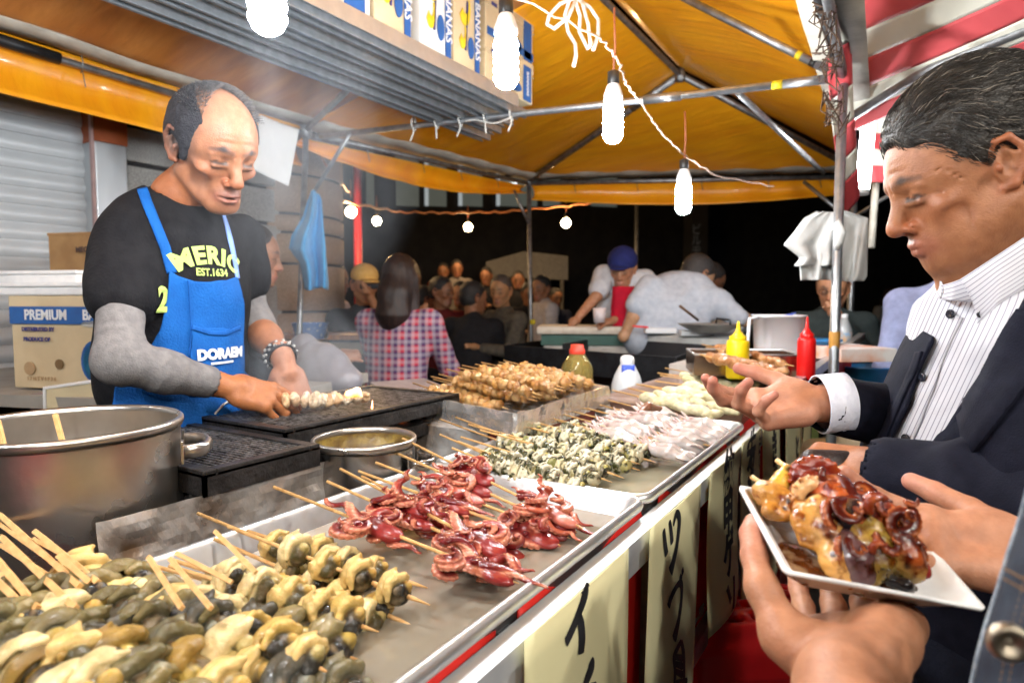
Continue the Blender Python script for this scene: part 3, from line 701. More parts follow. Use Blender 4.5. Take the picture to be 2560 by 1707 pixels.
def deco(dec, face, fw, h, seed, white=False):
    r = random.Random(seed)
    dec(face, fw*.36, h*.45, fw*.17, h*.86, BLUEP); dec(face, -fw*.12, h*.62, fw*.42, h*.36, YELP, 'banana'); dec(face, -fw*.2, h*.35, fw*.28, h*.3, YELP, 'banana')
    dec(face, -fw*.05, h*.45, fw*.12, h*.5, NAVYP, 'slash'); dec(face, fw*.12, h*.25, fw*.22, h*.22, BLUEP, 'oval'); dec(face, -fw*.35, h*.75, fw*.1, h*.08, NAVYP)
    if white: dec(face, -fw*.1, h*.8, fw*.5, h*.06, mat('orange_print', (.75, .3, .02)))
RB = np.stack([V3(0, 1, 0), V3(-1, 0, 0), UP], 1)      # front face looks to +x (customers)
bz = zs_+.05
specs = [(1.25, .49, .30, 1, 'white printed carton, nearest on the overhead shelf'), (1.60, .175, .40, 0, 'pale banana box with a yellow print standing on end on the overhead shelf'),
         (1.82, .175, .40, 1, 'white banana box with a blue band, in the middle of the overhead shelf'), (2.005, .165, .36, 0, 'tan banana box with an upright dark blue band, behind the hanging bulb'),
         (2.31, .37, .17, 0, 'pale banana box at the far end of the overhead shelf, under another')]
for i, (y, wy, h, st, lb) in enumerate(specs):
    dd = .38; t, dec = banana_box(lb, V3(SHX1-.03-dd/2, y, bz+h/2), (wy, dd, h), RB, st)
    deco(dec, 0, wy, h, i, st == 1); deco(dec, 1, dd, h, i+10)
    write('BANANAS', h*.13, t.matrix_basis @ Vector((wy*.36, -dd/2-.006, h*.45)), (0, 0, -1), (0, 1, 0), WPRINT, t, bold=.001)
t, dec = banana_box('banana box stacked on top of the end box of the overhead shelf', V3(SHX1-.23, 2.33, bz+.17+.10), (.37, .38, .19), RB, 0)
deco(dec, 0, .37, .19, 8); deco(dec, 1, .38, .19, 9); dec(0, 0, .03, .36, .03, BLUEP)

# ================================================================ paper sheets, towels, shirt
def cloth_sheet(name, corners, m, label, cat, nu=24, nv=24, fold=.01, nf=3., seed=0, thick=.002, ragged=0., kind=None):
    c00, c10, c01, c11 = [np.asarray(c, float) for c in corners]; nrm = unit(np.cross(c10-c00, c01-c00))
    u = np.linspace(0, 1, nu)[:, None, None]; v = np.linspace(0, 1, nv)[None, :, None]
    P = (1-u)*(1-v)*c00+u*(1-v)*c10+(1-u)*v*c01+u*v*c11
    w = np.sin(u*math.pi*2*nf+seed+v*1.3)*(0.35+.65*v)*fold+vnoise(np.stack([(u+0*v)*3, (v+0*u)*3, 0*u+0*v], -1).reshape(-1, 3), 1.7, seed, 3).reshape(nu, nv, 1)*fold*.8
    P = P+nrm*w
    if ragged: P[:, -1] += (c01-c00)*ragged*np.sin(np.linspace(0, 9+seed, nu))[:, None]*.5
    mb = MB(); mb.grid(P, thick=thick); return solo(name, mb, m, label, cat)
cloth_sheet('paper_sheet', (W(652, 288, 2.9), W(748, 325, 2.9), W(618, 415, 2.8), W(722, 468, 2.85)), WPAP, 'white sheets of paper clipped to the tent corner behind the vendor', 'paper', fold=.006, nf=.6)
cloth_sheet('paper_sheet', (W(660, 300, 2.93), W(740, 335, 2.93), W(640, 420, 2.85), W(705, 445, 2.9)), WPAP, 'smaller sheet of paper hanging behind the front one on the tent corner', 'paper', fold=.006, nf=.7)
TOW = mat('blue_towel', (.08, .36, .68), (.06, .28, .58), 14, .95, bump=.5, bscale=120, sheen=.3)
def towel():
    t = thing('towel', 'light blue towel draped over the tent brace by the tent corner pole', 'towel', W(780, 480, 3.1))
    rows = [(478, 778, 790), (500, 770, 802), (540, 758, 806), (590, 728, 812), (620, 722, 815), (640, 735, 816), (655, 748, 818), (680, 754, 820), (700, 758, 822), (722, 760, 822)]
    P = np.zeros((24, len(rows)*3-2, 3))
    for j in range(P.shape[1]):
        f = j/3; i = min(int(f), len(rows)-2); a = f-i; py, xa, xb = [rows[i][q]*(1-a)+rows[i+1][q]*a for q in range(3)]
        for u in range(24):
            s = u/23; P[u, j] = W(xa+(xb-xa)*s, py+4*math.sin(s*7), 3.12+.05*math.sin(s*math.pi*3.2+j*.1)*min(1, .3+j*.05)-.05*math.sin(math.pi*s))
    mb = MB(); mb.grid(P, thick=.012); part('front_fold', mb, TOW, t)
    mb = MB(); P2 = P[4:18, :14]+AF*.10+AR*-.03; mb.grid(P2, thick=.01); part('back_fold', mb, TOW, t)
towel()
def white_shirt():
    t = thing('white_cloth', 'white cloths hanging from the front pole like a shirt', 'cloth', W(2075, 530, 2.05))
    def rag(name, poly, dd, seed, off=0):
        ys = sorted(poly, key=lambda q: q[0]); n = 26; P = np.zeros((n, 30, 3))
        for j in range(30):
            py = ys[0][0]+(ys[-1][0]-ys[0][0])*j/29
            xa = np.interp(py, [q[0] for q in ys], [q[1] for q in ys]); xb = np.interp(py, [q[0] for q in ys], [q[2] for q in ys])
            for u in range(n):
                s = u/(n-1); P[u, j] = W(xa+(xb-xa)*s, py, dd+.014*math.sin(s*math.pi*3.2+seed+j*.07)*(.3+j/29)+.004*math.sin(s*15+j*.2+seed))
        mb = MB(); mb.grid(P, thick=.004); part(name, mb, WHT, t)
    rag('cloth', [(530, 2045, 2085), (545, 2010, 2090), (580, 1985, 2090), (612, 1958, 2090), (645, 2000, 2092), (664, 1985, 2092)], 2.14, 1)
    rag('cloth', [(560, 2010, 2088), (620, 1998, 2088), (700, 2004, 2086)], 2.16, 4)
    rag('cloth', [(528, 2085, 2110), (545, 2085, 2172), (620, 2088, 2170), (690, 2085, 2168), (703, 2082, 2160)], 2.16, 2)
    mb = MB(); mb.tube([W(2078, 575, 2.02), W(2095, 560, 2.0), W(2100, 580, 2.0), W(2096, 605, 2.01), W(2090, 625, 2.02)], [.008, .016, .018, .015, .008], 12); part('knot', mb, WHT, t)
white_shirt()

# ================================================================ left background boxes
y0 = onx(75, 900, -2.65)
def left_boxes():
    RB2 = frame(-unit(V3(-.1, -.25, 0))*-1, UP)
    f = unit(AF*[1, 1, 0]); ang = math.radians(-13); f = V3(f[0]*math.cos(ang)-f[1]*math.sin(ang), f[0]*math.sin(ang)+f[1]*math.cos(ang), 0); R = frame(f, UP)
    fl = W(37, 968, 1.95); h = .275; w = .53; d = .36
    c = fl+R[:, 0]*w/2+R[:, 1]*d/2+UP*h/2
    t, dec = banana_box('big banana box with a blue band on the shelf behind the vendor', c, (w, d, h), R, 0, group=None)
    dec(0, 0, h*.80, w, .052, BLUEP); dec(0, .04, .085, .10, .125, BLUEP, 'oval'); dec(0, .04, .085, .085, .108, mat('teal_print', (.03, .2, .36)), 'oval'); dec(0, .045, .09, .045, .06, YELP, 'banana')
    dec(0, .15, .10, .10, .09, YELP, 'banana'); dec(0, .155, .11, .06, .07, YELP, 'oval'); dec(0, -.2, .06, .04, .04, mat('tan_print', (.45, .3, .16)), 'oval'); dec(0, .18, .165, .045, .045, mat('tan_print', (.45, .3, .16)), 'oval')
    dec(0, -.09, .075, .03, .03, mat('brown_print', (.2, .12, .05)), 'oval'); dec(0, .04, .195, .09, .018, mat('handle_hole', (.5, .5, .48)), 'oval', 'handle_hole')
    dec(2, 0, h*.80, d, .052, NAVYP); dec(2, .02, .09, .2, .16, YELP, 'banana'); dec(2, 0, .1, .12, .2, NAVYP, 'slash')
    o = fl+UP*.0-R[:, 1]*.006
    def wr(txt, u, v, sz, m, sq=1., bold=.0008): write(txt, sz, fl+R[:, 0]*u+UP*v-R[:, 1]*.006, R[:, 0], UP, m, t, bold=bold, squash=sq)
    wr('PREMIUM', .135, h*.80, .042, WPRINT, .9, .0012); wr('BANANAS', .355, h*.80, .042, WPRINT, .9, .0012)
    wr('DISTRIBUTED BY', .105, .178, .016, NAVYP); wr('PRODUCE OF', .10, .148, .016, NAVYP); wr('1 7 N T V 1 F 3 6', .11, .03, .015, mat('tan_print', (.45, .3, .16)))
    # foam boxes on top
    for k, (ox, oy, oz, ww, dd_, hh, lb) in enumerate(((.19, .16, h+.004, .46, .33, .035, 'flat white foam tray lying on the big banana box'), (.02, .2, h+.04, .36, .26, .04, 'upper white foam box with a yellowish sticker on the banana box'))):
        q = fl+R[:, 0]*(ox-.03)+R[:, 1]*oy+UP*(oz+hh/2); tt = thing('foam_box', lb, 'foam box', q-UP*hh/2, R)
        mb = MB(); mb.box((0, 0, hh/2-.005), (ww, dd_, hh-.01), bev=.006); part('box', mb, FOAM, tt, world=False); mb = MB(); mb.box((0, 0, hh-.004), (ww+.01, dd_+.01, .012), bev=.004); part('lid', mb, FOAM, tt, world=False)
        mb = MB(); mb.box((-.05 if k else .04, -.05, hh+.0035), (.1, .04, .002)); part('sticker', mb, mat('leafy_sticker', (.6, .62, .12), (.15, .16, .05), 60, .6), tt, world=False)
    # tall cardboard box behind
    fl2 = W(118, 800, 2.45); w2, h2 = .40, .33; q = fl2+R[:, 0]*w2/2+R[:, 1]*.17+UP*.0
    tt = thing('cardboard_box', 'tall brown cardboard box with dark printed characters behind the banana box', 'box', q, R)
    mb = MB(); mb.box((0, 0, h2/2-.05), (w2, .3, h2+.1), bev=.003); part('carton', mb, CARD, tt, world=False)
    mb = MB(); mb.box((0, -.151, h2-.004), (w2, .006, .01)); part('flap', mb, CARD, tt, world=False)
    wrt = lambda txt, u, v, sz: write(txt, sz, fl2+R[:, 0]*u+UP*v-R[:, 1]*.008+R[:, 1]*.02, R[:, 0], UP, mat('box_ink', (.09, .05, .04)), tt, bold=.001)
    wrt('おばこに', .16, .145, .07); wrt('MEO ▬▬▬', .21, .265, .028)
    mb = MB(); mb.box((-.09, -.1535, .075), (.13, .004, .05)); mb.box((.1, -.1535, .075), (.2, .004, .02)); part('print', mb, mat('box_ink2', (.12, .09, .05)), tt, world=False)
    # the shelf board they stand on and a pale sign board below
    s = fl-UP*.004; t2 = thing('shelf', 'low wooden shelf carrying the banana box', 'shelf', V3(s[0], s[1], 0))
    mb = MB(); mb.box(s+R[:, 0]*.1+R[:, 1]*.28-UP*.02, (1.5, .75, .035), R); part('board', mb, mat('old_board', (.35, .33, .30), (.25, .23, .2), 6, .7), t2)
    for a in (-.6, .8):
        mb = MB(); q = s+R[:, 0]*a+R[:, 1]*.3; mb.box((q[0], q[1], (s[2]-.04)/2), (.04, .6, s[2]-.04), R); part('leg', mb, DARKW, t2)
    c1 = W(112, 1025, 1.8); c2 = W(290, 950, 1.8)
    mb = MB(); P = [W(112, 970, 1.8), W(290, 945, 1.8), W(287, 1150, 1.8), W(118, 1160, 1.8)]; mb.poly(P, .02, AF)
    tt = thing('board', 'cream board leaning below the banana box', 'board', P[3]); part('panel', mb, mat('cream_board', (.60, .52, .34), (.55, .47, .3), 5, .7), tt)
    mb = MB(); mb.tube([P[3], P[0], P[1]], .006, 6); part('edge', mb, WPAP, tt)
    mb = MB(); mb.poly([W(75, 985, 1.85), W(112, 980, 1.85), W(118, 1160, 1.85), W(78, 1160, 1.85)], .02, AF); solo('carton', mb, mat('pink_grey_print', (.36, .26, .25), (.2, .12, .13), 30, .7), 'narrow pinkish carton beside the cream board', 'carton')
left_boxes()
# ================================================================ counter
FX = -.345          # front face of the counter
RZ = .98            # rim height of the trays
ct = thing('market_counter', 'metal framed stall counter faced with red cloth', 'counter', (-.6, 1., 0))
def cbar(a, b, w, h, name='rail', m=ALU): mb = MB(); mb.bar(a, b, w, h); return part(name, mb, m, ct)
zr = onx(1730, 1200, FX+.015)[2]
cbar((FX+.012, -.6, .945), (FX+.012, 3.2, .945), .028, .022, 'front_rail', mat('painted_rail', (.66, .68, .70), (.55, .57, .6), 12, .4, .3)); cbar((FX+.008, -.6, .915), (FX+.008, 3.2, .915), .022, .030, 'front_rail', MATS['painted_rail'])
cbar((FX+.004, -.6, .60), (FX+.004, 3.2, .60), .02, .04, 'lower_rail', GALV)
cbar((-.80, -.6, .945), (-.80, 3.2, .945), .03, .03, 'back_rail', GALV)
for y in (.58, 1.06, 1.75, 2.5, -.4):
    cbar((FX-.004, y, .0), (FX-.004, y, .90), .03, .03, 'post', GALV); cbar((-.80, y, 0), (-.80, y, .93), .03, .03, 'post', GALV); cbar((-.80, y, .925), (FX, y, .925), .025, .025, 'bearer', GALV)
def redpanel(y0, y1, z0, z1, seed):
    n = 30; u = np.linspace(0, 1, n)[:, None, None]; v = np.linspace(0, 1, 10)[None, :, None]
    P = np.concatenate([FX-.024+.010*np.sin(u*9+seed+v*1.5)+0*v, y0+(y1-y0)*u+0*v, z1+(z0-z1)*v+0*u], 2); mb = MB(); mb.grid(P, thick=.002); part('red_cloth', mb, REDC, ct)
redpanel(-.5, .56, .12, .955, 0); redpanel(.6, 1.04, .12, .955, 1); redpanel(1.08, 1.73, .62, .955, 2); redpanel(1.08, 1.73, .12, .55, 5); redpanel(1.77, 2.9, .12, .955, 3)
mb = MB(); mb.box((-.58, 1.2, .91), (.42, 3.6, .012)); part('top_board', mb, mat('red_board', (.40, .05, .04), (.25, .03, .03), 5, .5), ct)
mb = MB(); mb.box((-.58, 1.2, .35), (.40, 3.4, .02)); part('lower_shelf', mb, mat('shelf_board', (.2, .17, .15)), ct)
# back table under pots and grills
bt = thing('work_table', 'dark steel work table behind the counter under pots and grills', 'table', (-1.2, 1., 0))
mb = MB(); mb.box((-1.16, .9, .70), (.66, 3.2, .03)); part('table_top', mb, DARKST, bt)
for x in (-1.42, -.9):
    for y in (-.6, 2.4): mb = MB(); mb.box((x, y, .343), (.04, .04, .685)); part('leg', mb, DARKST, bt)

# ---------------------------------------------------------------- signs
def sign(y0, y1, z0, z1, label, bow=.012, x=FX+.032, seed=0, m=PAPER, skew=0.):
    t = thing('paper_sign', label, 'sign', (x, (y0+y1)/2, z1), group='yellow paper signs hung along the counter')
    n = 14; u = np.linspace(0, 1, n)[:, None, None]; v = np.linspace(0, 1, 20)[None, :, None]
    P = np.concatenate([x+.004*np.sin(v*4+seed)+bow*np.sin(np.pi*u)*(.3+v)+0*u, y0+(y1-y0)*u+skew*v, z1+(z0-z1)*v+0*u], 2); mb = MB(); mb.grid(P, thick=.0008); o = part('paper', mb, m, t)
    V = np.array([v.co[:] for v in o.data.vertices])+np.array(t.location); F = [tuple(p.vertices) for p in o.data.polygons]
    return t, BVHTree.FromPolygons([Vector(v) for v in V.tolist()], F)
def brush(t, tree, strokes, x):
    """strokes: lists of (y, z, width); painted lettering laid on the paper"""
    for st in strokes:
        pts = [np.array(p[:2]) for p in st]; w = [p[2] for p in st]; n = 8*(len(pts)-1)+1; C = []; Wd = []
        for i in range(n):
            f = i/8; k = min(int(f), len(pts)-2); a = f-k; p0 = pts[max(k-1, 0)]; p1 = pts[k]; p2 = pts[k+1]; p3 = pts[min(k+2, len(pts)-1)]
            C.append(.5*((2*p1)+(p2-p0)*a+(2*p0-5*p1+4*p2-p3)*a*a+(3*p1-p0-3*p2+p3)*a**3)); Wd.append(w[k]*(1-a)+w[k+1]*a)
        L = []; Rr = []
        for i in range(n):
            d = C[min(i+1, n-1)]-C[max(i-1, 0)]; d = d/(np.linalg.norm(d)+1e-9); q = np.array([-d[1], d[0]]); e = 1.
            if i == 0 or i == n-1: e = .45
            L.append(C[i]+q*Wd[i]/2*e); Rr.append(C[i]-q*Wd[i]/2*e)
        def pr(p):
            h = tree.ray_cast(Vector((x+.2, p[0], p[1])), Vector((-1, 0, 0))); return V3((h[0][0] if h[0] is not None else x)+.0012, p[0], p[1])
        mb = MB(); mb.grid(np.array([[pr(a), pr(b)] for a, b in zip(L, Rr)])); part('lettering', mb, INK, t)
def zz5(pts, x):     # zoom coordinates of the lettering -> plane of the sign
    out = []
    for X_, Y_, w in pts:
        px, py = 1200+X_/2.583, 1100+Y_/2.583; p = onx(px, py, x); q = onx(px+w/2.583, py, x); r = onx(px, py+w/2.583, x); out.append((p[1], p[2], (abs(q[1]-p[1])*.6+abs(r[2]-p[2])*1.25)))
    return out
xS = FX+.040
def yz(px, py): p = onx(px, py, xS); return p[1], p[2]
yl, zt = yz(1322, 1440); yr, _ = yz(1578, 1500)
t, tr = sign(yl, yr, .35, .966, 'nearest and largest yellow sign with one big brush character', seed=1, bow=.008)
brush(t, tr, [zz5(s, xS+.006) for s in ([(700, 950, 24), (716, 985, 36), (705, 1040, 34), (672, 1130, 30), (632, 1230, 30), (590, 1322, 30)], [(668, 1135, 22), (686, 1200, 32), (690, 1300, 36), (680, 1390, 34)], [(740, 1430, 24), (745, 1475, 38), (715, 1560, 32), (690, 1660, 30)], [(620, 1640, 24), (780, 1600, 26)])], xS)
yl, _ = yz(1630, 1500); yr, _ = yz(1755, 1400)
t, tr = sign(yl, yr, .33, .966, 'second yellow sign from the near end with three stacked brush characters', seed=2, bow=.012)
brush(t, tr, [zz5(s, xS+.008) for s in ([(1225, 580, 14), (1232, 670, 17), (1242, 750, 18)], [(1258, 525, 12), (1268, 600, 16), (1273, 675, 18)], [(1280, 560, 8), (1300, 480, 16), (1318, 520, 20), (1305, 660, 18), (1285, 770, 22), (1262, 862, 34)],
     [(1252, 1085, 22), (1272, 1010, 18), (1310, 935, 14), (1330, 940, 18), (1332, 1020, 18), (1315, 1160, 22), (1285, 1300, 34)], [(1335, 832, 12), (1340, 872, 16)], [(1320, 878, 12), (1330, 915, 16)],
     [(1330, 1305, 12), (1308, 1350, 16), (1286, 1400, 14), (1292, 1480, 14), (1292, 1570, 16)], [(1330, 1305, 12), (1350, 1400, 17), (1352, 1570, 18)], [(1292, 1405, 10), (1346, 1418, 14)], [(1292, 1450, 10), (1346, 1470, 14)], [(1294, 1500, 10), (1346, 1525, 14)], [(1290, 1575, 10), (1380, 1570, 16)], [(1300, 1600, 16), (1270, 1690, 12)], [(1335, 1600, 16), (1370, 1690, 20)])], xS)
def glyphs(t, tr, chars, y, zs, size, sq=.9, bold=.0040):
    for c, z in zip(chars, zs): write(c, size, V3(xS-.004, y, z), (0, 1, 0), UP, INK, t, bold=bold, squash=sq, onto=tr, off=.0015)
yl, _ = yz(1784, 1300); yr, _ = yz(1858, 1250); zb = yz(1790, 1600)[1]
t, tr = sign(yl, yr, zb+.02, .966, 'third yellow sign from the near end with four small brush characters', seed=3)
zc = [yz(1820, q)[1] for q in (1190, 1297, 1390, 1500)]; glyphs(t, tr, '紋甲ゲソ', (yl+yr)/2, zc, .10)
yl, _ = yz(1866, 1200); yr, _ = yz(1912, 1150)
t, tr = sign(yl, yr, .45, .966, 'fourth yellow sign with two columns of writing behind the foam dish', seed=4)
zc = [yz(1885, q)[1] for q in (1128, 1172, 1230)]; glyphs(t, tr, '牛タン', yl+(yr-yl)*.36, zc, .10); glyphs(t, tr, 'こにく', yl+(yr-yl)*.85, [yz(1905, q)[1] for q in (1090, 1125, 1160)], .04, bold=.001)
yl, _ = yz(1917, 1150); yr, _ = yz(1958, 1120)
t, tr = sign(yl, yr, .5, .966, 'fifth yellow sign under the outstretched hand', seed=5)
glyphs(t, tr, 'やきま', (yl+yr)/2, [yz(1938, q)[1] for q in (1072, 1125, 1185)], .10)
for k, (a, b, ch) in enumerate(((1970, 2008, 'とり'), (2012, 2030, 'つ'), (2036, 2052, ''))):
    yl = yz(a, 1100)[0]; yr = yz(b, 1100)[0]
    t, tr = sign(yl, yr, .55, .935, ('sixth yellow sign below the dark sleeve', 'narrow pale sign seventh along the counter', 'greenish sign at the far end of the counter')[k], seed=6+k, m=PAPER if k != 2 else mat('green_paper', (.5, .62, .2)))
    if ch: glyphs(t, tr, ch, (yl+yr)/2, [yz((a+b)/2, 1125)[1], yz((a+b)/2, 1165)[1]], .10)

# ---------------------------------------------------------------- trays with cooking liquid
BROTH = mat('cloudy_broth', (.30, .27, .22), (.22, .195, .15), 7, .045, coat=.6, spec=.6, bump=.02, bscale=14)
def tray(name, label, x0, x1, y0, y1, z, depth, liquid=None, lz=.03, m=ALU, rr=.03, group='aluminium trays on the counter', rim=.009):
    t = thing(name, label, 'tray', ((x0+x1)/2, (y0+y1)/2, z-depth), group=group)
    def ring(inset, zz_):
        pts = []; r = max(rr-inset*.3, .004)
        for cx, cy, a0 in ((x1-inset-r, y1-inset-r, 0), (x0+inset+r, y1-inset-r, math.pi/2), (x0+inset+r, y0+inset+r, math.pi), (x1-inset-r, y0+inset+r, 1.5*math.pi)):
            for k in range(7): a = a0+k*math.pi/12; pts.append((cx+r*math.cos(a), cy+r*math.sin(a), zz_))
        return pts
    pr = [(0, z-.012), (-.002, z-.006), (0, z), (rim*.4, z+.004), (rim*.9, z+.003), (rim*1.2, z-.003), (rim*1.5, z-.006), (.022, z-depth*.6), (.034, z-depth+.004), (.045, z-depth)]
    rings = [ring(a, b) for a, b in pr]; n = len(rings[0]); vs = [p for r in rings for p in r]
    fs = [(i*n+k, i*n+(k+1) % n, (i+1)*n+(k+1) % n, (i+1)*n+k) for i in range(len(rings)-1) for k in range(n)]
    mb = MB(); mb._add(vs, fs, True); mb.f.append(tuple((len(rings)-1)*n+k for k in range(n))); mb.sm.append(False)
    # outer wall
    o = [ring(a, b) for a, b in ((0, z-.012), (.010, z-.012), (.03, z-depth-.002))]; vs = [p for r in o for p in r]; mb._add(vs, [(i*n+(k+1) % n, i*n+k, (i+1)*n+k, (i+1)*n+(k+1) % n) for i in range(2) for k in range(n)], True)
    part('tray_body', mb, m, t)
    if liquid:
        zl = z-depth+lz; a = .045-(.045-.016)*(lz/depth); nx, ny = 40, 70; X = np.linspace(x0+a, x1-a, nx); Y = np.linspace(y0+a, y1-a, ny)
        P = np.array([[[x, y, zl] for y in Y] for x in X]); w = vnoise(P.reshape(-1, 3), 40, 3, 3).reshape(nx, ny); P[:, :, 2] += w*.0007; mb = MB(); mb.grid(P); part('liquid', mb, liquid, t)
    return t
T1 = (-.785, FX, .10, .978); T2 = (-.80, FX-.004, .986, 1.735); T3 = (-.77, FX-.01, 1.76, 2.45)
tray('tray', 'near aluminium tray of cloudy liquid holding octopus and whelk skewers', *T1, RZ, .055, BROTH, .028)
tray('tray', 'middle aluminium tray holding green flecked whelk and squid skewers', *T2, RZ-.003, .055, mat('pale_broth', (.38, .36, .27), (.30, .28, .2), 7, .05, coat=.6), .024)
ACR = mat('pink_acrylic', (.75, .55, .48), None, 5, .15, trans=.55, ior=1.3)
tray('tray', 'far pinkish clear tray holding pale fishcake skewers', *T3, RZ+.03, .075, None, m=ACR)
mb = MB(); mb.box((-.56, 2.1, .957), (.36, .62, .03), bev=.01); solo('fishcake_bed', mb, mat('pale_paste', (.66, .60, .42)), 'pale layer of food lining the bottom of the far tray', 'food')

# ---------------------------------------------------------------- foil tray of chicken and foil covered box
def crumple(V, amp, sc, seed): 
    N_ = vnoise(V, sc, seed, 3); return N_*amp
def foil_mesh(name, P, parent, m=FOIL, amp=.004, sc=45, seed=0, thick=.001):
    P = np.asarray(P, float); nrm = np.cross(np.gradient(P, axis=0), np.gradient(P, axis=1)); nrm /= np.linalg.norm(nrm, axis=2, keepdims=True)+1e-9
    V = P.reshape(-1, 3); w = vnoise(V, sc, seed, 3); w = np.abs(w)*2-1
    P = P+nrm*(w*amp).reshape(P.shape[0], P.shape[1], 1); mb = MB(); mb.grid(P, smooth=False); return part(name, mb, m, parent)
def loopgrid(rings, n):      # rings: list of closed outlines resampled to n
    out = []
    for r in rings:
        r = np.array(r+[r[0]]); d = np.r_[0, np.cumsum(np.linalg.norm(np.diff(r, axis=0), axis=1))]; s = np.linspace(0, d[-1], n)
        out.append(np.stack([np.interp(s, d, r[:, q]) for q in range(3)], 1))
    return np.array(out)
def rect(x0, x1, y0, y1, z): return [(x0, y0, z), (x1, y0, z), (x1, y1, z), (x0, y1, z)]
CZ = 1.045
q_ = [V3(-1.18, 1.346, 0), V3(-.737, 1.215, 0), V3(-.747, 1.76, 0), V3(-1.19, 1.90, 0)]; qc = sum(q_)/4
def quad(ins, z): return [tuple(lerp(p, qc, ins/.33)+[0, 0, z]) for p in (q_[0], q_[1], q_[2], q_[3])]
t = thing('foil_tray', 'foil lined tray heaped with chicken skewers', 'tray', (qc[0], qc[1], CZ-.05))
foil_mesh('rim', loopgrid([quad(-.008, CZ-.052), quad(-.006, CZ-.02), quad(-.002, CZ), quad(.012, CZ-.002), quad(.03, CZ-.035)], 140), t, amp=.0035, seed=4)
mb = MB(); mb.poly([V3(*p) for p in quad(.012, CZ-.045)], .01, UP); part('base', mb, FOIL, t)
t = thing('foil_box', 'stained foil covered box under the chicken tray', 'box', (-.9, 1.45, .7))
foil_mesh('foil', loopgrid([rect(-1.15, -.84, 1.25, 1.75, .72), rect(-1.15, -.84, 1.25, 1.75, .82), rect(-1.15, -.84, 1.25, 1.75, .93), rect(-1.15, -.84, 1.25, 1.75, .985), rect(-1.14, -.85, 1.26, 1.74, .99), rect(-1.0, -.9, 1.4, 1.6, .99)], 120), t, FOILB, amp=.004, sc=30, seed=6)
mb = MB(); mb.box((-.80, 1.50, .955), (.06, .50, .07)); solo('red_block', mb, mat('dull_red', (.35, .06, .05), (.22, .05, .04), 12, .5), 'dull red block under the front of the foil tray', 'block')

# ---------------------------------------------------------------- grills
def grill(label, x0, x1, y0, y1, z, seed):
    t = thing('charcoal_grill', label, 'grill', ((x0+x1)/2, (y0+y1)/2, .72), group='black mesh charcoal grills')
    mb = MB(); w = .022
    mb.box(((x0+x1)/2, y0+w/2, z-.005), (x1-x0, w, .012), bev=.002); mb.box(((x0+x1)/2, y1-w/2, z-.005), (x1-x0, w, .012), bev=.002)
    mb.box((x0+w/2, (y0+y1)/2, z-.005), (w, y1-y0-2*w, .012), bev=.002); mb.box((x1-w/2, (y0+y1)/2, z-.005), (w, y1-y0-2*w, .012), bev=.002)
    mb.box((x1-.003, (y0+y1)/2, z-.022), (.006, y1-y0, .034)); mb.box(((x0+x1)/2, y0+.003, z-.022), (x1-x0, .006, .034)); part('frame', mb, DARKST, t)
    # mesh grid of wires: crimped bars as one joined part, too fine to pick apart
    mb = MB(); r = .0011; st = .0105
    nx = int((x1-x0-2*w)/st); ny = int((y1-y0-2*w)/st)
    for i in range(nx+1): xx = x0+w+i*st; mb.box((xx, (y0+y1)/2, z-.006), (.0028, y1-y0-2*w, .0028))
    for i in range(ny+1): yy = y0+w+i*st; mb.box(((x0+x1)/2, yy, z-.004), (x1-x0-2*w, .0028, .0028))
    part('wire_mesh', mb, mat('greasy_wire', (.34, .33, .33), (.07, .065, .06), 60, .3, .7, bump=.3, bscale=150), t, kind='stuff')
    # charcoal under it
    rr = random.Random(seed); mb = MB()
    for i in range(160):
        c = V3(rr.uniform(x0+.03, x1-.03), rr.uniform(y0+.03, y1-.03), z-.042+rr.uniform(-.01, .006)); mb.box(c, (rr.uniform(.015, .04), rr.uniform(.012, .025), rr.uniform(.012, .02)), frame(unit(V3(rr.uniform(-1, 1), rr.uniform(-1, 1), rr.uniform(-.3, .3))), UP), bev=.003)
    part('charcoal', mb, mat('charcoal', (.05, .048, .047), (.30, .28, .27), 40, .8, bump=.5, bscale=80, mixlo=.55, mixhi=.8), t, kind='stuff')
    mb = MB(); mb.box(((x0+x1)/2, (y0+y1)/2, z-.075), (x1-x0-.03, y1-y0-.03, .03)); part('fire_box', mb, DARKST, t)
    return t
GZ = 1.041
grill('near black mesh grill beside the big pot, empty', -1.305, -.893, .565, .79, GZ, 1)
gb = grill('far black mesh grill under the vendor\'s hands, smoking', -1.32, -1.0, .80, 1.36, GZ+.012, 2)
mb = MB()
rr = random.Random(5)
for i in range(16): mb.box((rr.uniform(-1.2, -1.08), rr.uniform(1.08, 1.25), GZ-.028), (.018, .014, .012), bev=.003)
part('embers', mb, mat('glowing_ember', (.2, .03, .01), None, 30, .8, emit=(1, .18, .03), estr=3.), gb, kind='stuff')
t = thing('foil_skirt', 'crumpled greasy foil skirt below the near grill', 'foil', (-.9, .6, .72))
us = np.linspace(0, 1, 90); vs_ = np.linspace(0, 1, 26)
P = np.array([[[-.905+.012*math.sin(u*14)*v, .42+.62*u, 1.005-.31*v] for v in vs_] for u in us]); foil_mesh('foil', P, t, FOILB, amp=.008, sc=26, seed=2)
mb = MB(); mb.box((-1.10, .74, .85), (.34, .6, .25)); part('stove', mb, DARKST, t)

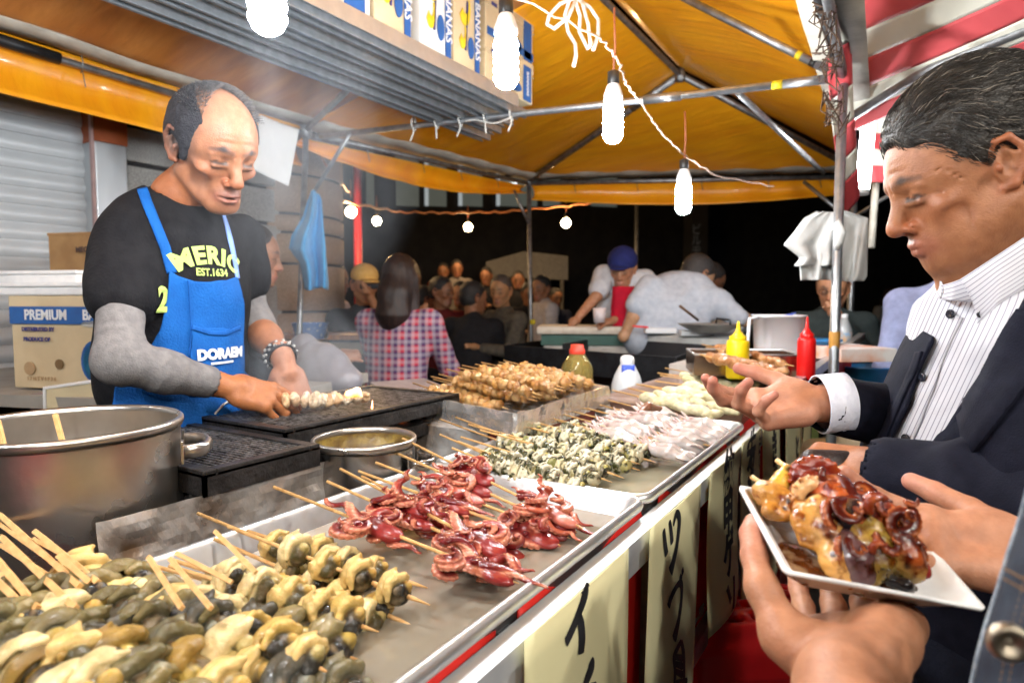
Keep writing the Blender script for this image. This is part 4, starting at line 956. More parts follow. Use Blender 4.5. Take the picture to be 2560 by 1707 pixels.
# ---------------------------------------------------------------- pots
def pot(label, c, r, h, z0, rimr, handles, inner=None, fill=None, m=STEEL, z1=None, rimm=None):
    t = thing('cooking_pot', label, 'pot', (c[0], c[1], z0))
    cc = (c[0], c[1], 0); z1 = z0+h
    mb = MB(); mb.lathe([(0, z0), (r*.94, z0), (r*.985, z0+.008), (r, z0+.03), (r, z1-.014)], cc, 72); mb.lathe([(r-.0025, z1-.008), (r-.0025, z0+.02), (0, z0+.02)], cc, 72); part('pot_body', mb, m, t)
    mb = MB(); mb.lathe([(r-.003, z1-.010), (r+rimr*.5, z1-.012), (r+rimr, z1-.006), (r+rimr*.9, z1), (r+rimr*.2, z1+.003), (r-.004, z1), (r-.003, z1-.010)], cc, 72); part('rim', mb, rimm or m, t)
    for an, dz in handles:
        d = V3(math.cos(an), math.sin(an), 0); s = V3(-d[1], d[0], 0); b = V3(c[0], c[1], z1-dz)+d*r
        w = r*.32
        mb = MB(); mb.tube([b+s*w, b+s*w+d*.02, b+s*w*.75+d*.034, b+d*.040, b-s*w*.75+d*.034, b-s*w+d*.02, b-s*w], [.006]*7, 12, flat=1.9); hd = part('handle', mb, m, t)
        for q in (-1, 1): mb = MB(); mb.box(b+s*w*q-d*.0+d*.002, (.02, .004, .035), frame(d, UP), bev=.001); part('handle_plate', mb, m, hd)
    return t
pc1 = V3(-1.053, .473, 1.115)-AR*.024; PR = .154
t = pot('big stainless stock pot at the left edge', pc1, PR, .29, .825, .005, [(math.radians(58), .05), (math.radians(238), .05)])
mb = MB(); mb.lathe([(0, 1.06), (PR-.004, 1.06)], (pc1[0], pc1[1], 0), 48); part('broth', mb, mat('grey_broth', (.36, .33, .26), (.26, .22, .15), 18, .08, coat=.5, bump=.05), t)
pc2 = onz(911, 1094, 1.032); 
t = pot('small sauce pot with a brown coated rim beside the grill', pc2, .097, .20, .832, .004, [(math.radians(205), .045), (math.radians(25), .045)], m=mat('sauce_pot_steel', (.42, .40, .38), (.3, .27, .24), 9, .25, 1., bump=.03), rimm=STEEL)
mb = MB(); mb.lathe([(.0942, 1.027), (.0940, .98), (0, .98)], (pc2[0], pc2[1], 0), 48)
part('sauce_coating', mb, mat('sauce_crust', (.30, .21, .05), (.06, .025, .01), 30, .35, bump=.4, bscale=50, detail=8), t)
mb = MB(); mb.lathe([(0, .986), (.0935, .986)], (pc2[0], pc2[1], 0), 48); part('sauce', mb, mat('dark_sauce', (.05, .018, .006), (.03, .01, .004), 10, .06, coat=1), t)

# ---------------------------------------------------------------- bottles and containers at the far end
def bottle(name, label, p, prof, m, cap, mcap, fill=None, n=28):
    t = thing(name, label, 'bottle', p); mb = MB(); mb.lathe(prof, p, n); part('bottle_body', mb, m, t)
    mb = MB(); mb.lathe(cap, p, n); part('cap', mb, mcap, t); return t
d = 1.95; bz_ = .945
p = onz(1442, 992, .93)
OIL = mat('yellow_oil', (.75, .58, .18), (.7, .5, .12), 4, .06, trans=.75, ior=1.4)
k = dep(p)/1600
bottle('oil_bottle', 'clear bottle of yellow oil with a red cap behind the chicken tray', p, [(0, 0), (39*k, 0), (41*k, 6*k), (40*k, 70*k), (36*k, 82*k), (24*k, 100*k), (18*k, 108*k), (17*k, 114*k), (0, 114*k)], OIL, [(19*k, 108*k), (20*k, 112*k), (19*k, 120*k), (16*k, 122*k), (16*k, 131*k), (0, 132*k)], mat('red_cap', (.8, .06, .03)))
p = onz(1567, 1000, .93); k = dep(p)/1600; kd = dep(p)
t = bottle('vinegar_bottle', 'cloudy white bottle with a blue label beside the oil bottle', p, [(0, 0), (38*k, 0), (40*k, 8*k), (38*k, 40*k), (32*k, 62*k), (22*k, 82*k), (16*k, 92*k), (0, 92*k)], mat('cloudy_plastic', (.72, .74, .76), (.66, .68, .7), 5, .25, trans=.15), [(17*k, 90*k), (18*k, 100*k), (16*k, 108*k), (10*k, 112*k), (0, 112*k)], PLW)
lp = W(1570, 928, kd-.035); mb = MB(); P = np.array([[lp+AR*(17*k*math.sin(a))+UP*(v*k)-AF*(.006*math.cos(a)) for v in (-16, 0, 16)] for a in np.linspace(-1.2, 1.2, 8)]); mb.grid(P, thick=.001); part('bottle_label', mb, mat('blue_label', (.03, .08, .5), (.5, .55, .7), 120, .5, mixlo=.6, mixhi=.7), t)
def squeeze(name, label, px, py, d, h, col, w):
    p = onz(px, py, 1.045); k = dep(p)/1600; t = thing(name, label, 'bottle', p)
    m = mat(label, col, tuple(x*.92 for x in col), 6, .32, sss=.1)
    mb = MB(); mb.lathe([(0, 0), (w*.94*k, 0), (w*k, 4*k), (w*.98*k, h*.62*k), (w*.9*k, h*.66*k), (w*.8*k, h*.67*k)], p, 28); part('bottle_body', mb, m, t)
    mb = MB(); mb.lathe([(w*.72*k, h*.66*k), (w*.74*k, h*.68*k), (w*.74*k, h*.73*k), (w*.5*k, h*.76*k), (w*.34*k, h*.80*k), (w*.2*k, h*.83*k), (w*.1*k, h*k), (0, h*k)], p, 24); part('nozzle_cap', mb, m, t)
squeeze('mustard_bottle', 'yellow squeeze bottle of mustard above the open palm', 1843, 945, 1.62, 142, (.88, .66, .01), 28)
squeeze('ketchup_bottle', 'red squeeze bottle of ketchup beside the white bin', 2014, 950, 1.95, 158, (.75, .01, .01), 22)
# white bin with lid and jug handle
p = onz(1943, 905, 1.045); K_ = dep(p); R = frame(unit(AF*[1, 1, 0]), UP); t = thing('plastic_bin', 'white plastic container with a wide rim behind the mustard', 'container', p, R)
k = K_/1600
vs = []; mb = MB(); hw, hh = 52*k, 112*k
rr_ = [(.90, 0), (1.0, hh), (1.08, hh), (1.08, hh+6*k), (1.0, hh+6*k), (.95, hh-.0), (.86, 6*k)]
for s, z in rr_:
    for a in range(24): an = 2*math.pi*a/24; ca, sa = math.cos(an), math.sin(an); q = 1/max(abs(ca), abs(sa))**.8; vs.append((hw*s*ca*q, hw*.85*s*sa*q, z))
mb._add(vs, [(i*24+a, i*24+(a+1) % 24, (i+1)*24+(a+1) % 24, (i+1)*24+a) for i in range(len(rr_)-1) for a in range(24)], True); mb._add([(v[0], v[1], 5*k) for v in vs[:24]], [tuple(range(24))]); part('bin_body', mb, mat('translucent_white', (.72, .70, .72), (.66, .64, .66), 5, .4, sss=.2), t, world=False)
mb = MB(); mb.tube([(-hw*1.0, -.01, hh-.0), (-hw-.04, -.02, hh-.005), (-hw-.045, -.02, hh*.5), (-hw-.05, -.02, hh*.1)], .007, 10); part('handle', mb, PLW, t, world=False)
t = thing('scoop', 'blue plastic scoop sticking out of the white bin', 'scoop', W(1960, 795, K_)); mb = MB(); mb.tube([W(1930, 802, K_), W(1965, 790, K_-.03), W(1990, 782, K_-.05)], [.012, .014, .006], 10, flat=.4); part('handle', mb, mat('blue_plastic', (.05, .1, .6), None, 5, .3), t)
# raised stand at the far end with a steel pan on it
mb = MB(); mb.box((-.57, 3.0, 1.02), (.46, 1.0, .05)); mb.box((-.57, 3.0, .97), (.40, .9, .05)); solo('stand', mb, mat('stand_top', (.55, .50, .46), (.4, .34, .3), 8, .4), 'raised metal stand at the far end of the counter under the sauces', 'stand')
fp = onz(1850, 930, 1.047); R = frame(unit(AF*[1, 1, 0]+AR*.15), UP); t = thing('steel_pan', 'shallow steel pan behind the mustard bottle', 'pan', fp, R)
mb = MB(); a, b, h = .17, .12, .07
for c_, s_ in (((0, b, h/2), (2*a, .004, h)), ((0, -b, h/2), (2*a, .004, h)), ((a, 0, h/2), (.004, 2*b-.01, h)), ((-a, 0, h/2), (.004, 2*b-.01, h))): mb.box(c_, s_)
mb.box((0, 0, .003), (2*a-.01, 2*b-.01, .004)); part('pan_body', mb, mat('warm_steel', (.5, .36, .28), (.4, .28, .2), 6, .25, 1.), t, world=False)
mb = MB(); mb.tube([(-a, -b, h), (a, -b, h), (a, b, h), (-a, b, h), (-a, -b, h)], .004, 6); part('rim', mb, ALU, t, world=False)
q = onz(1790, 955, 1.0); mb = MB(); R = frame(unit(AF*[1, 1, 0]-AR*.1), UP); mb.box(q+UP*.03, (.17, .12, .06), R, bev=.006); solo('food_packet', mb, mat('white_red_print', (.7, .68, .68), (.65, .3, .32), 70, .5, mixlo=.58, mixhi=.62), 'white packet with pinkish print behind the fishcakes', 'packet')
# black iron griddle behind
ga, gb_, gc = onz(1262, 862, 1.03), onz(1688, 893, 1.03), onz(1865, 836, 1.03); gd = ga+gc-gb_
t = thing('griddle', 'big black iron griddle box behind the bottles', 'griddle', (ga+gc)/2-UP*.15)
for nm, a, b in (('near_wall', ga, gb_), ('side_wall', gb_, gc), ('far_wall', gc, gd), ('side_wall', gd, ga)): mb = MB(); mb.bar(a-UP*.065, b-UP*.065, .012, .13); part('wall', mb, IRON, t)
mb = MB(); mb.poly([ga-UP*.05, gb_-UP*.05, gc-UP*.05, gd-UP*.05], .01, -UP); part('plate', mb, mat('plate_grease', (.25, .25, .26), (.05, .05, .055), 5, .2, .6), t)
mb = MB(); mb.bar(gd-UP*.01+(gc-gd)*.45, gc-UP*.01, .01, .16); mb.bar(lerp(ga, gb_, .4)-UP*.02, lerp(gd, gc, .4)-UP*.0, .01, .10); part('divider', mb, IRON, t)
mb = MB()
for q in (ga, gb_, gc, gd): mb.bar(q-UP*.12, q*[1, 1, 0], .04, .04)
part('leg', mb, IRON, t)
mb = MB(); mb.lathe([(.0, .05), (.07, .05), (.10, .02), (.105, 0), (.0, 0)], W(1545, 838, 3.9), 24, R=frame(AF, UP)@np.array([[1, 0, 0], [0, 0, -1], [0, 1, 0]])); solo('black_pan', mb, IRON, 'round black pan end standing behind the griddle', 'pan')
# blue bowls on the far end
for i, (px, py, d, r, m_, lb) in enumerate(((2040, 870, 2.6, .09, mat('blue_tub', (.03, .25, .6), None, 5, .3), 'blue plastic tub behind the ketchup bottle'), (2160, 935, 2.75, .11, mat('blue_tub', (.03, .25, .6)), 'round blue basin beyond the dark sleeve'), (1940, 860, 2.8, .07, mat('blue_tub', (.03, .25, .6)), 'small blue tub mostly hidden by the white bin'))):
    p = W(px, py, d); t = thing('plastic_basin', lb, 'basin', p-UP*.03); mb = MB(); mb.lathe([(0, 0), (r*.8, 0), (r, .06), (r*1.08, .062), (r*1.06, .068), (r*.97, .06), (r*.78, .006), (0, .006)], p-UP*.03, 32); part('basin_body', mb, m_, t)
# white foam lid pieces
mb = MB(); mb.box(W(2110, 880, 2.5), (.22, .3, .05), R, bev=.004); solo('foam_box', mb, mat('orange_red_box', (.7, .25, .1), (.75, .72, .7), 8, .5), 'orange and white carton behind the ketchup bottle', 'carton')
ca_, cb_, cc_ = W(2085, 880, 2.2), W(2160, 835, 2.9), W(1990, 960, 1.9)
mb = MB(); mb.bar(W(1985, 965, 1.95), W(2155, 840, 3.1), .03, .03); solo('table_edge', mb, ALU, 'bright metal table edge running away behind the front pole', 'rail')
mb = MB(); mb.poly([W(2100, 885, 2.5), W(2150, 855, 3.), W(2135, 960, 3.), W(2080, 975, 2.5)], .02, AF); solo('red_banner', mb, REDC, 'red cloth side of the far table right of the front pole', 'cloth')
# floor things below the counter
def jerry(px, py, dist, s, ang, label):
    p = W(px, py, dist); R = frame(V3(math.cos(ang), math.sin(ang), 0), UP); t = thing('jerry_can', label, 'jerry can', V3(p[0], p[1], p[2]-.30*s), R, group='red plastic jerry cans below the counter')
    RP = mat('red_plastic', (.70, .02, .03), (.6, .015, .02), 4, .28, bump=.03, bscale=12)
    S = Sculpt(); S.box((0, 0, .15*s), (.085*s, .13*s, .15*s), .03*s, 0)
    S.box((0, -.01*s, .30*s), (.068*s, .115*s, .032*s), .02*s, .02*s)
    S.box((0, .035*s, .335*s), (.045*s, .030*s, .045*s), .008*s, .008*s, sub=True); S.box((0, -.055*s, .335*s), (.045*s, .036*s, .045*s), .008*s, .008*s, sub=True)
    S.cap((0, -.11*s, .325*s), (0, .09*s, .325*s), .012*s, k=.01*s)
    for sx in (-1, 1): S.box((sx*.09*s, 0, .13*s), (.008*s, .09*s, .09*s), .006*s, .006*s, sub=True)
    V, F, C = S.mesh(.006*s); me = np_mesh('can_body', V, F); link('can_body', me, RP, t, world=False)
    mb = MB(); mb.lathe([(.024*s, .29*s), (.026*s, .33*s), (.026*s, .352*s), (0, .354*s)], (0, .105*s, 0), 20); part('cap', mb, RP if s > 1 else PLW, t, world=False)
jerry(1845, 1560, 1.42, 1.0, math.radians(215), 'front red jerry can with a moulded handle, at the bottom edge')
jerry(1905, 1500, 1.75, .95, math.radians(200), 'red jerry can with a white cap behind the front one')
q = W(2090, 1125, 2.3); R = frame(unit(AF*[1, 1, 0]+AR*-.3), UP); t = thing('cardboard_box', 'tan cardboard box standing below the dark sleeve', 'box', q-UP*.25, R)
mb = MB(); mb.box((0, 0, .13), (.34, .3, .26), bev=.003); part('carton', mb, CARDL, t, world=False); mb = MB(); mb.box((0, -.1, .266), (.34, .14, .006)); part('flap', mb, CARDL, t, world=False)
print('counter done', time.time()-T0)
# ================================================================ people
SKIN = mat('skin', (.93, .92, .91), (.76, .72, .70), 70, .5, vcol=True, sss=.12, bump=.14, bscale=300, coat=.0)
HAIRM = mat('hair', (.022, .019, .018), (.045, .04, .036), 60, .38, bump=.3, bscale=160)
def cloth(name, c, c2=None, sc=30, rough=.85, **k): return mat(name, c, c2, sc, rough, spec=k.pop('spec', .15), bump=k.pop('bump', .25), bscale=k.pop('bscale', 160), sheen=k.pop('sheen', 0), **k)
def eyes(R, t, sc, parent):
    m = mat('dark_eye', (.05, .025, .015), (.02, .01, .008), 60, .12, coat=.8)
    for s in (-1, 1):
        mb = MB(); c = np.asarray(t)+R@V3(s*.031, .0755, -.002)*sc; mb.lathe([(.0001, -.0112*sc)]+[(.0112*sc*math.sin(a), -.0112*sc*math.cos(a)) for a in np.linspace(.3, 2.85, 9)]+[(.0001, .0112*sc)], c, 16); part('eye', mb, m, parent)
def head(S, R, t, sc=1., skin=(.50, .26, .15), thin=0., lid=.55, mouth=0., old=.5, nose=1., ears=True, brow=(.06, .05, .05), neck=None, lips=(.42, .16, .12), slit=0.):
    """face towards +Y, up +Z, right +X, eyes at z = 0"""
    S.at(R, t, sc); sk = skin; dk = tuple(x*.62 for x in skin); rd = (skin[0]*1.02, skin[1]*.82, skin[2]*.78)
    S.ell((0, -.014, .036), (.075, .098, .084), 0, sk); S.ell((0, .018, .02), (.066, .078, .07), .03, sk)
    S.ell((0, .022, -.040), (.058-.006*thin, .064, .080), .03, sk)
    for s in (-1, 1):
        S.cap((s*.052, -.008, -.055), (s*.020, .064, -.100), .019-.003*thin, .017, .024, sk)
        S.ell((s*.045, .058, -.030), (.021, .019, .014), .018, sk)
        S.cap((s*.048, .052, .012), (s*.014, .086, .016), .010, .010, .02, sk)
        if thin: S.ell((s*.060, .050, -.060), (.020*thin, .024, .026), .02, sub=True)
    S.ell((0, .072, -.103), (.021, .016, .015), .018, sk)
    S.ell((0, .078, -.070), (.027, .018, .022), .016, sk)
    for s in (-1, 1):
        S.ell((s*.031, .101, -.001), (.020, .014, .0115), .012, sub=True)
        S.ell((s*.031, .0735, -.001), (.0145, .0145, .0135), .004, sk)
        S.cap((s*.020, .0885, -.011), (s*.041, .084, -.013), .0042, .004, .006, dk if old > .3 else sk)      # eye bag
        S.cap((s*.018, .0885, .010), (s*.045, .078, .008), .0045, .004, .005, sk)
    if slit:
        for s in (-1, 1): S.chain([(s*.0185, .0905, -.0050), (s*.031, .0935, -.0035), (s*.0435, .0850, -.0055)], [.0012, .0030*slit, .0012], .001, sub=True); S.chain([(s*.0175, .0890, -.0035), (s*.031, .0915, -.0008), (s*.0445, .0835, -.0040)], .0022, .001, col=(.02, .012, .01), paint=.9)
    S.cap((0, .086, .008), (0, .106*nose**.3, -.034), .0085, .0115, .013, sk); S.ell((0, .107*nose**.3, -.041), (.0125*nose, .0125, .0105), .007, rd)
    for s in (-1, 1): S.ell((s*.0135*nose, .096, -.044), (.0085, .011, .0085), .006, rd)
    for s in (-1, 1): S.ell((s*.0065*nose, .101, -.0545), (.0038, .0055, .004), .002, sub=True)
    S.chain([(-.024, .083, -.0745), (-.010, .0945, -.0700), (0, .0965, -.0712), (.010, .0945, -.0700), (.024, .083, -.0745)], [.003, .0048, .0045, .0048, .003], .004, col=lips)
    S.chain([(-.022, .083, -.0775), (-.009, .0925, -.0815), (.009, .0925, -.0815), (.022, .083, -.0775)], [.003, .0055, .0055, .003], .004, col=lips)
    S.chain([(-.024, .090, -.0762), (0, .1005, -.0765), (.024, .090, -.0762)], .0012+.0024*mouth, .003, sub=True)
    if mouth: S.ell((0, .096, -.0768), (.014*mouth, .010, .0035*mouth), .003, sub=True)
    for s in (-1, 1):
        if old: S.chain([(s*.017, .100, -.040), (s*.029, .088, -.058), (s*.034, .078, -.078)], [.0022*old, .003*old, .0012], .007, sub=True)
        if old: S.cap((s*.046, .079, -.006), (s*.058, .064, -.012), .0012*old, k=.004, sub=True)
    if old:
        for z in (.040, .052, .063): S.chain([(-.040, .088-.1*(z-.04), z-.003), (0, .102-.25*(z-.04), z), (.040, .088-.1*(z-.04), z-.003)], .0010*old, .005, sub=True)
        for s in (-1, 1): S.cap((s*.006, .100, .010), (s*.007, .103, .024), .0012*old, k=.004, sub=True)
    if ears:
        for s in (-1, 1):
            S.ell((s*.074, -.014, -.012), (.007, .017, .028), .006, sk)
            S.chain([(s*.074, .004, .012), (s*.081, -.004, .026), (s*.085, -.020, .026), (s*.086, -.031, .008), (s*.082, -.026, -.018), (s*.077, -.012, -.034), (s*.073, -.002, -.036)], [.0038, .0042, .0045, .0045, .0042, .006, .0045], .004, col=rd)
            S.ell((s*.083, -.010, -.006), (.007, .010, .013), .005, sub=True); S.chain([(s*.079, -.014, .012), (s*.082, -.022, .002), (s*.080, -.020, -.014)], .003, .004, col=sk)
            S.ell((s*.080, .000, -.008), (.005, .004, .007), .003, rd)
    # colour marks of the face
    for s in (-1, 1):
        S.chain([(s*.013, .098, .0185), (s*.030, .0935, .0235), (s*.048, .077, .0185)], [.0045, .005, .0025], .003, col=brow, paint=.85)
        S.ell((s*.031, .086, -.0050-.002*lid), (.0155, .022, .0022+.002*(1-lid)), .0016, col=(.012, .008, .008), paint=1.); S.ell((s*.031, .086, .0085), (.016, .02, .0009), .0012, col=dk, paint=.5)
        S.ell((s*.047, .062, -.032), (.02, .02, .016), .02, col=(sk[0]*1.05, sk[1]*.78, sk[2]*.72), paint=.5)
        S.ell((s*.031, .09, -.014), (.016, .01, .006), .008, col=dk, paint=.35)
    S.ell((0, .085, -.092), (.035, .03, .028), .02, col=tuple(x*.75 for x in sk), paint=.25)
    return S
def hair_cap(S, R, t, sc=1., style='short', col=(1, 1, 1)):
    S.at(R, t, sc)
    S.ell((0, -.016, .040), (.081, .104, .089), 0, col); S.ell((0, -.045, -.012), (.074, .066, .062), .03, col)
    if style == 'short':
        S.ell((0, .085, -.035), (.085, .075, .085), .01, sub=True); S.ell((0, .10, .04), (.062, .05, .058), .01, sub=True)
        for s in (-1, 1): S.ell((s*.088, -.008, -.022), (.020, .024, .036), .006, sub=True)
        S.ell((0, -.03, -.105), (.09, .09, .045), .01, sub=True)
    return S
def arm_dir(d): return unit(d)
def hand(S, R, t, sc=1., side=1, curl=(.4, .5, .6, .7), spread=(.10, .02, -.06, -.14), thumb=(.5, .5, .3), col=(.5, .27, .16), palm=None, tips=None, nails=True, curls=None, wrist=.05, nothumb=False):
    """fingers towards +Y, back of the hand +Z (palm -Z), thumb on side*X; curl in radians per joint"""
    S.at(R, t, sc); pk = palm or col; tp = tips or tuple(min(1, x*1.12) for x in pk)
    S.cap((0, -wrist, 0), (0, .012, 0), .0235, .0255, .012, col)
    S.box((0, .045, 0), (.036, .038, .0125), .012, .014, pk); S.ell((side*.020, .028, -.008), (.020, .030, .017), .014, pk)
    S.ell((-side*.022, .035, -.007), (.015, .034, .014), .012, pk); S.ell((0, .074, -.004), (.038, .014, .0125), .010, pk)
    base = [(side*.0295, .080, .001), (side*.0100, .084, .003), (-side*.0100, .081, .002), (-side*.0285, .073, -.001)]
    L = [(.044, .026, .021), (.049, .030, .022), (.045, .028, .022), (.035, .021, .019)]; RR = [.0092, .0095, .0090, .0078]
    out = []
    for i in range(4):
        c = (curls[i] if curls else (curl[i], curl[i]*1.15, curl[i]*.75)); p = np.array(base[i]); a = 0; pts = [p]; sp = spread[i]*side; r = RR[i]
        for j in range(3):
            a += c[j]; d = V3(math.sin(sp)*math.cos(a), math.cos(sp)*math.cos(a), -math.sin(a)); p = p+d*L[i][j]; pts.append(p)
        S.cap(V3(base[i][0]*.7, .05, 0), pts[0], .010, r*1.1, .008, pk)
        S.cap(pts[0], pts[1], r*1.08, r*.98, .0035, pk); S.cap(pts[1], pts[2], r*.97, r*.90, .0035, pk); S.cap(pts[2], pts[3]-unit(pts[3]-pts[2])*r*.6, r*.90, r*.78, .0035, tp)
        S.ell(pts[1], r*1.03, .003, pk)
        d = unit(pts[3]-pts[2]); nb = unit(np.cross(np.cross(d, V3(0, 0, 1)), d)) if abs(d[2]) < .99 else V3(0, 1, 0)
        # the back of the finger tip carries the nail
        ax = V3(math.cos(sp), -math.sin(sp), 0); nb = unit(np.cross(ax, d)); nb = nb if np.dot(nb, V3(0, math.sin(a), math.cos(a))) > 0 else -nb
        if nails: S.ell(pts[3]-d*r*.9+nb*r*.72, (r*.62, r*.62, r*.62), .0018, col=(min(1, tp[0]*1.25), tp[1]*1.25, tp[2]*1.3), paint=.6)
        for j in (1, 2): S.ell(pts[j]-nb*r*1.1, (r*.7, .0012, r*.6), .003, sub=True) if False else None
        out.append(pts)
    if nothumb: return out
    th = thumb; b = V3(side*.022, .010, -.006); d1 = unit(V3(side*(.75+.3*th[0]), .62, -.25-.5*th[1])); m1 = b+d1*.040
    d2 = unit(d1+V3(-side*.15*th[2], .35, -.25*th[2])); m2 = m1+d2*.034; d3 = unit(d2+V3(-side*.35*th[2], .15, -.25*th[2])); m3 = m2+d3*.024
    S.cap(b, m1, .0165, .0125, .012, pk); S.cap(m1, m2, .0125, .0108, .004, pk); S.cap(m2, m3, .0112, .0092, .0035, tp)
    nb = unit(np.cross(d3, V3(0, 0, 1))*-side+V3(0, .1, .5))
    if nails: S.ell(m3+nb*.0062, (.008, .008, .0075), .0018, col=(min(1, tp[0]*1.25), tp[1]*1.25, tp[2]*1.3), paint=.6)
    return out+[[b, m1, m2, m3]]
def sk_obj(name, S, h, m, parent, base=(.5, .5, .5), disp=None, soft=.004, extra=None, kind=None):
    r = [S.mesh(h, base, soft, disp)]
    if extra: r += extra
    V, F, C = join_np(r); me = np_mesh(name, V, F, C); return link(name, me, m, parent, kind=kind), V, F
def folds(amp, sc, seed=0, dirv=None):
    def f(V, N): 
        U = V.copy()
        if dirv is not None: U = V*np.asarray(dirv)
        return amp*vnoise(U, sc, seed, 3)
    return f
def person_low(label, J, shirt, trousers=None, skin=(.34, .16, .085), hair='short', haircol=(.02, .018, .018), sleeves='short', h=.011, hs=1.0, hat=None, apron=None, group=None, cat='person', facing=None, up=None, fist=True, tr_col=(.02, .02, .025), legs=True):
    """J: joints in world coordinates. neck, pelvis, shl, shr, ell, elr, hal, har, (knl, knr, ftl, ftr); head centre hd"""
    hd = J['hd']; f = unit(facing); u = V3(0, 0, 1) if up is None else up; R = frame(f, u)
    low = min(p[2] for p in J.values()); t = thing('person', label, cat, (J['pelvis'][0], J['pelvis'][1], max(low-.05, 0)), group=group)
    S = Sculpt(); head(S, R, hd, hs, skin, old=.5, thin=.3); S.at()
    S.cap(hd+R@V3(0, -.02, -.07)*hs, J['neck']-V3(0, 0, .02), .052, .058, .02, skin)
    for s in 'lr':
        sh, el, ha = J['sh'+s], J['el'+s], J['ha'+s]; S.cap(sh, el, .043, .036, .01, skin); S.cap(el, ha, .037, .025, .01, skin); d = unit(ha-el)
        S.ell(ha+d*.045, (.036, .036, .026), .015, skin); S.cap(ha+d*.05, ha+d*.11, .022, .014, .012, skin)
        q = unit(np.cross(d, V3(.1, .2, 1)))
        for k in (-1.5, -.5, .5, 1.5): S.cap(ha+d*.06+q*k*.016, ha+d*.115+q*k*.019-UP*.02, .0085, .0075, .004, skin)
    sk_obj('body', S, .0065, SKIN, t, skin, soft=.004)
    # shirt
    S = Sculpt(); ch = lerp(J['neck'], J['pelvis'], .35); bl = lerp(J['neck'], J['pelvis'], .72)
    ax = unit(J['shl']-J['shr']); upv = unit(J['neck']-J['pelvis']); fw = np.cross(upv, ax); fr_ = np.stack([ax, fw, upv], 1)
    S.ell(ch, (.18, .125, .19), 0, R=fr_); S.ell(bl, (.165, .125, .17), .06, R=fr_); S.ell(J['pelvis'], (.175, .135, .12), .06, R=fr_)
    S.cap(J['shl'], J['shr'], .065, .065, .06); S.cap(lerp(J['neck'], ch, .0), ch, .065, .1, .04)
    for s in 'lr':
        sh, el, ha = J['sh'+s], J['el'+s], J['ha'+s]
        if sleeves == 'short': S.cap(sh, lerp(sh, el, .72), .068, .062, .03)
        else: S.cap(sh, el, .066, .054, .03); S.cap(el, lerp(el, ha, .92), .052, .040, .02)
    sk_obj('shirt', S, h, shirt, t, disp=folds(.007, 18, 3))
    if legs:
        S = Sculpt(); S.ell(J['pelvis']-V3(0, 0, .05), (.172, .145, .12), .03, R=fr_)
        for s in 'lr':
            hp = J['pelvis']+ax*(.09 if s == 'l' else -.09)-V3(0, 0, .05); S.cap(hp, J['kn'+s], .095, .07, .05); S.cap(J['kn'+s], J['ft'+s], .066, .055, .03)
        sk_obj('trousers', S, h*1.15, trousers or cloth('dark_trousers', (.02, .02, .025)), t, disp=folds(.006, 14, 5))
        for s in 'lr': mb = MB(); ft = J['ft'+s]; mb.box(ft+f*[1, 1, 0]*.06+V3(0, 0, -.02), (.09, .26, .08), frame(unit(f*[1, 1, 0]), UP), bev=.03); part('shoe', mb, IRON, t)
    if hair:
        S = Sculpt(); 
        if hair == 'long':
            hair_cap(S, R, hd, hs*1.04); S.at(R, hd, hs); S.chain([(0, -.05, .02), (0, -.075, -.08), (0, -.085, -.19), (0, -.08, -.24)], [.075, .085, .085, .05], .03)
            for s in (-1, 1): S.cap((s*.07, -.02, .0), (s*.085, -.03, -.17), .028, .03, .03)
            sk_obj('hair', S, .008, mat('long_hair', (.035, .018, .014), (.015, .01, .01), 30, .4, bump=.4, bscale=120, wscale=(3, 3, .4)), t, disp=folds(.006, 60, 4, (1, 1, .2)))
        else:
            hair_cap(S, R, hd, hs*1.02); sk_obj('hair', S, .008, mat('short_hair_%d' % int(haircol[0]*1000), haircol, tuple(x*1.8 for x in haircol), 80, .5, bump=.5, bscale=200), t, disp=folds(.003, 90, 4))
    return t, R, fr_
def joints_sit(c, yaw, lean=.1, seat=.45, arms='table', sc=1.):
    """seated pose around the point c on the ground; yaw: facing direction"""
    f = V3(math.cos(yaw), math.sin(yaw), 0); l = V3(-f[1], f[0], 0); c = V3(c[0], c[1], 0); z = lambda a: V3(0, 0, a)
    P = c+z(seat+.12); N = P+z(.50)+f*lean; J = dict(pelvis=P, neck=N, hd=N+z(.16)+f*.04)
    for s, q in (('l', 1), ('r', -1)):
        J['sh'+s] = N+l*q*.17-z(.06); J['el'+s] = J['sh'+s]+f*.14-z(.24)+l*q*.05; J['ha'+s] = J['el'+s]+f*.20+z(.04)-l*q*.09
        J['kn'+s] = P+f*.42+l*q*.12-z(.03); J['ft'+s] = J['kn'+s]*[1, 1, 0]+z(.08)
    return J
def joints_stand(c, yaw, h=1.62, lean=0.):
    f = V3(math.cos(yaw), math.sin(yaw), 0); l = V3(-f[1], f[0], 0); c = V3(c[0], c[1], 0); z = lambda a: V3(0, 0, a); k = h/1.7
    P = c+z(.92*k); N = P+z(.50*k)+f*lean; J = dict(pelvis=P, neck=N, hd=N+z(.155*k)+f*(.03+lean*.2))
    for s, q in (('l', 1), ('r', -1)):
        J['sh'+s] = N+l*q*.17-z(.06); J['el'+s] = J['sh'+s]-z(.27)+l*q*.05+f*.02; J['ha'+s] = J['el'+s]-z(.22)+f*.06
        J['kn'+s] = c+l*q*.10+z(.50*k)+f*.01; J['ft'+s] = c+l*q*.11+z(.08)
    return J
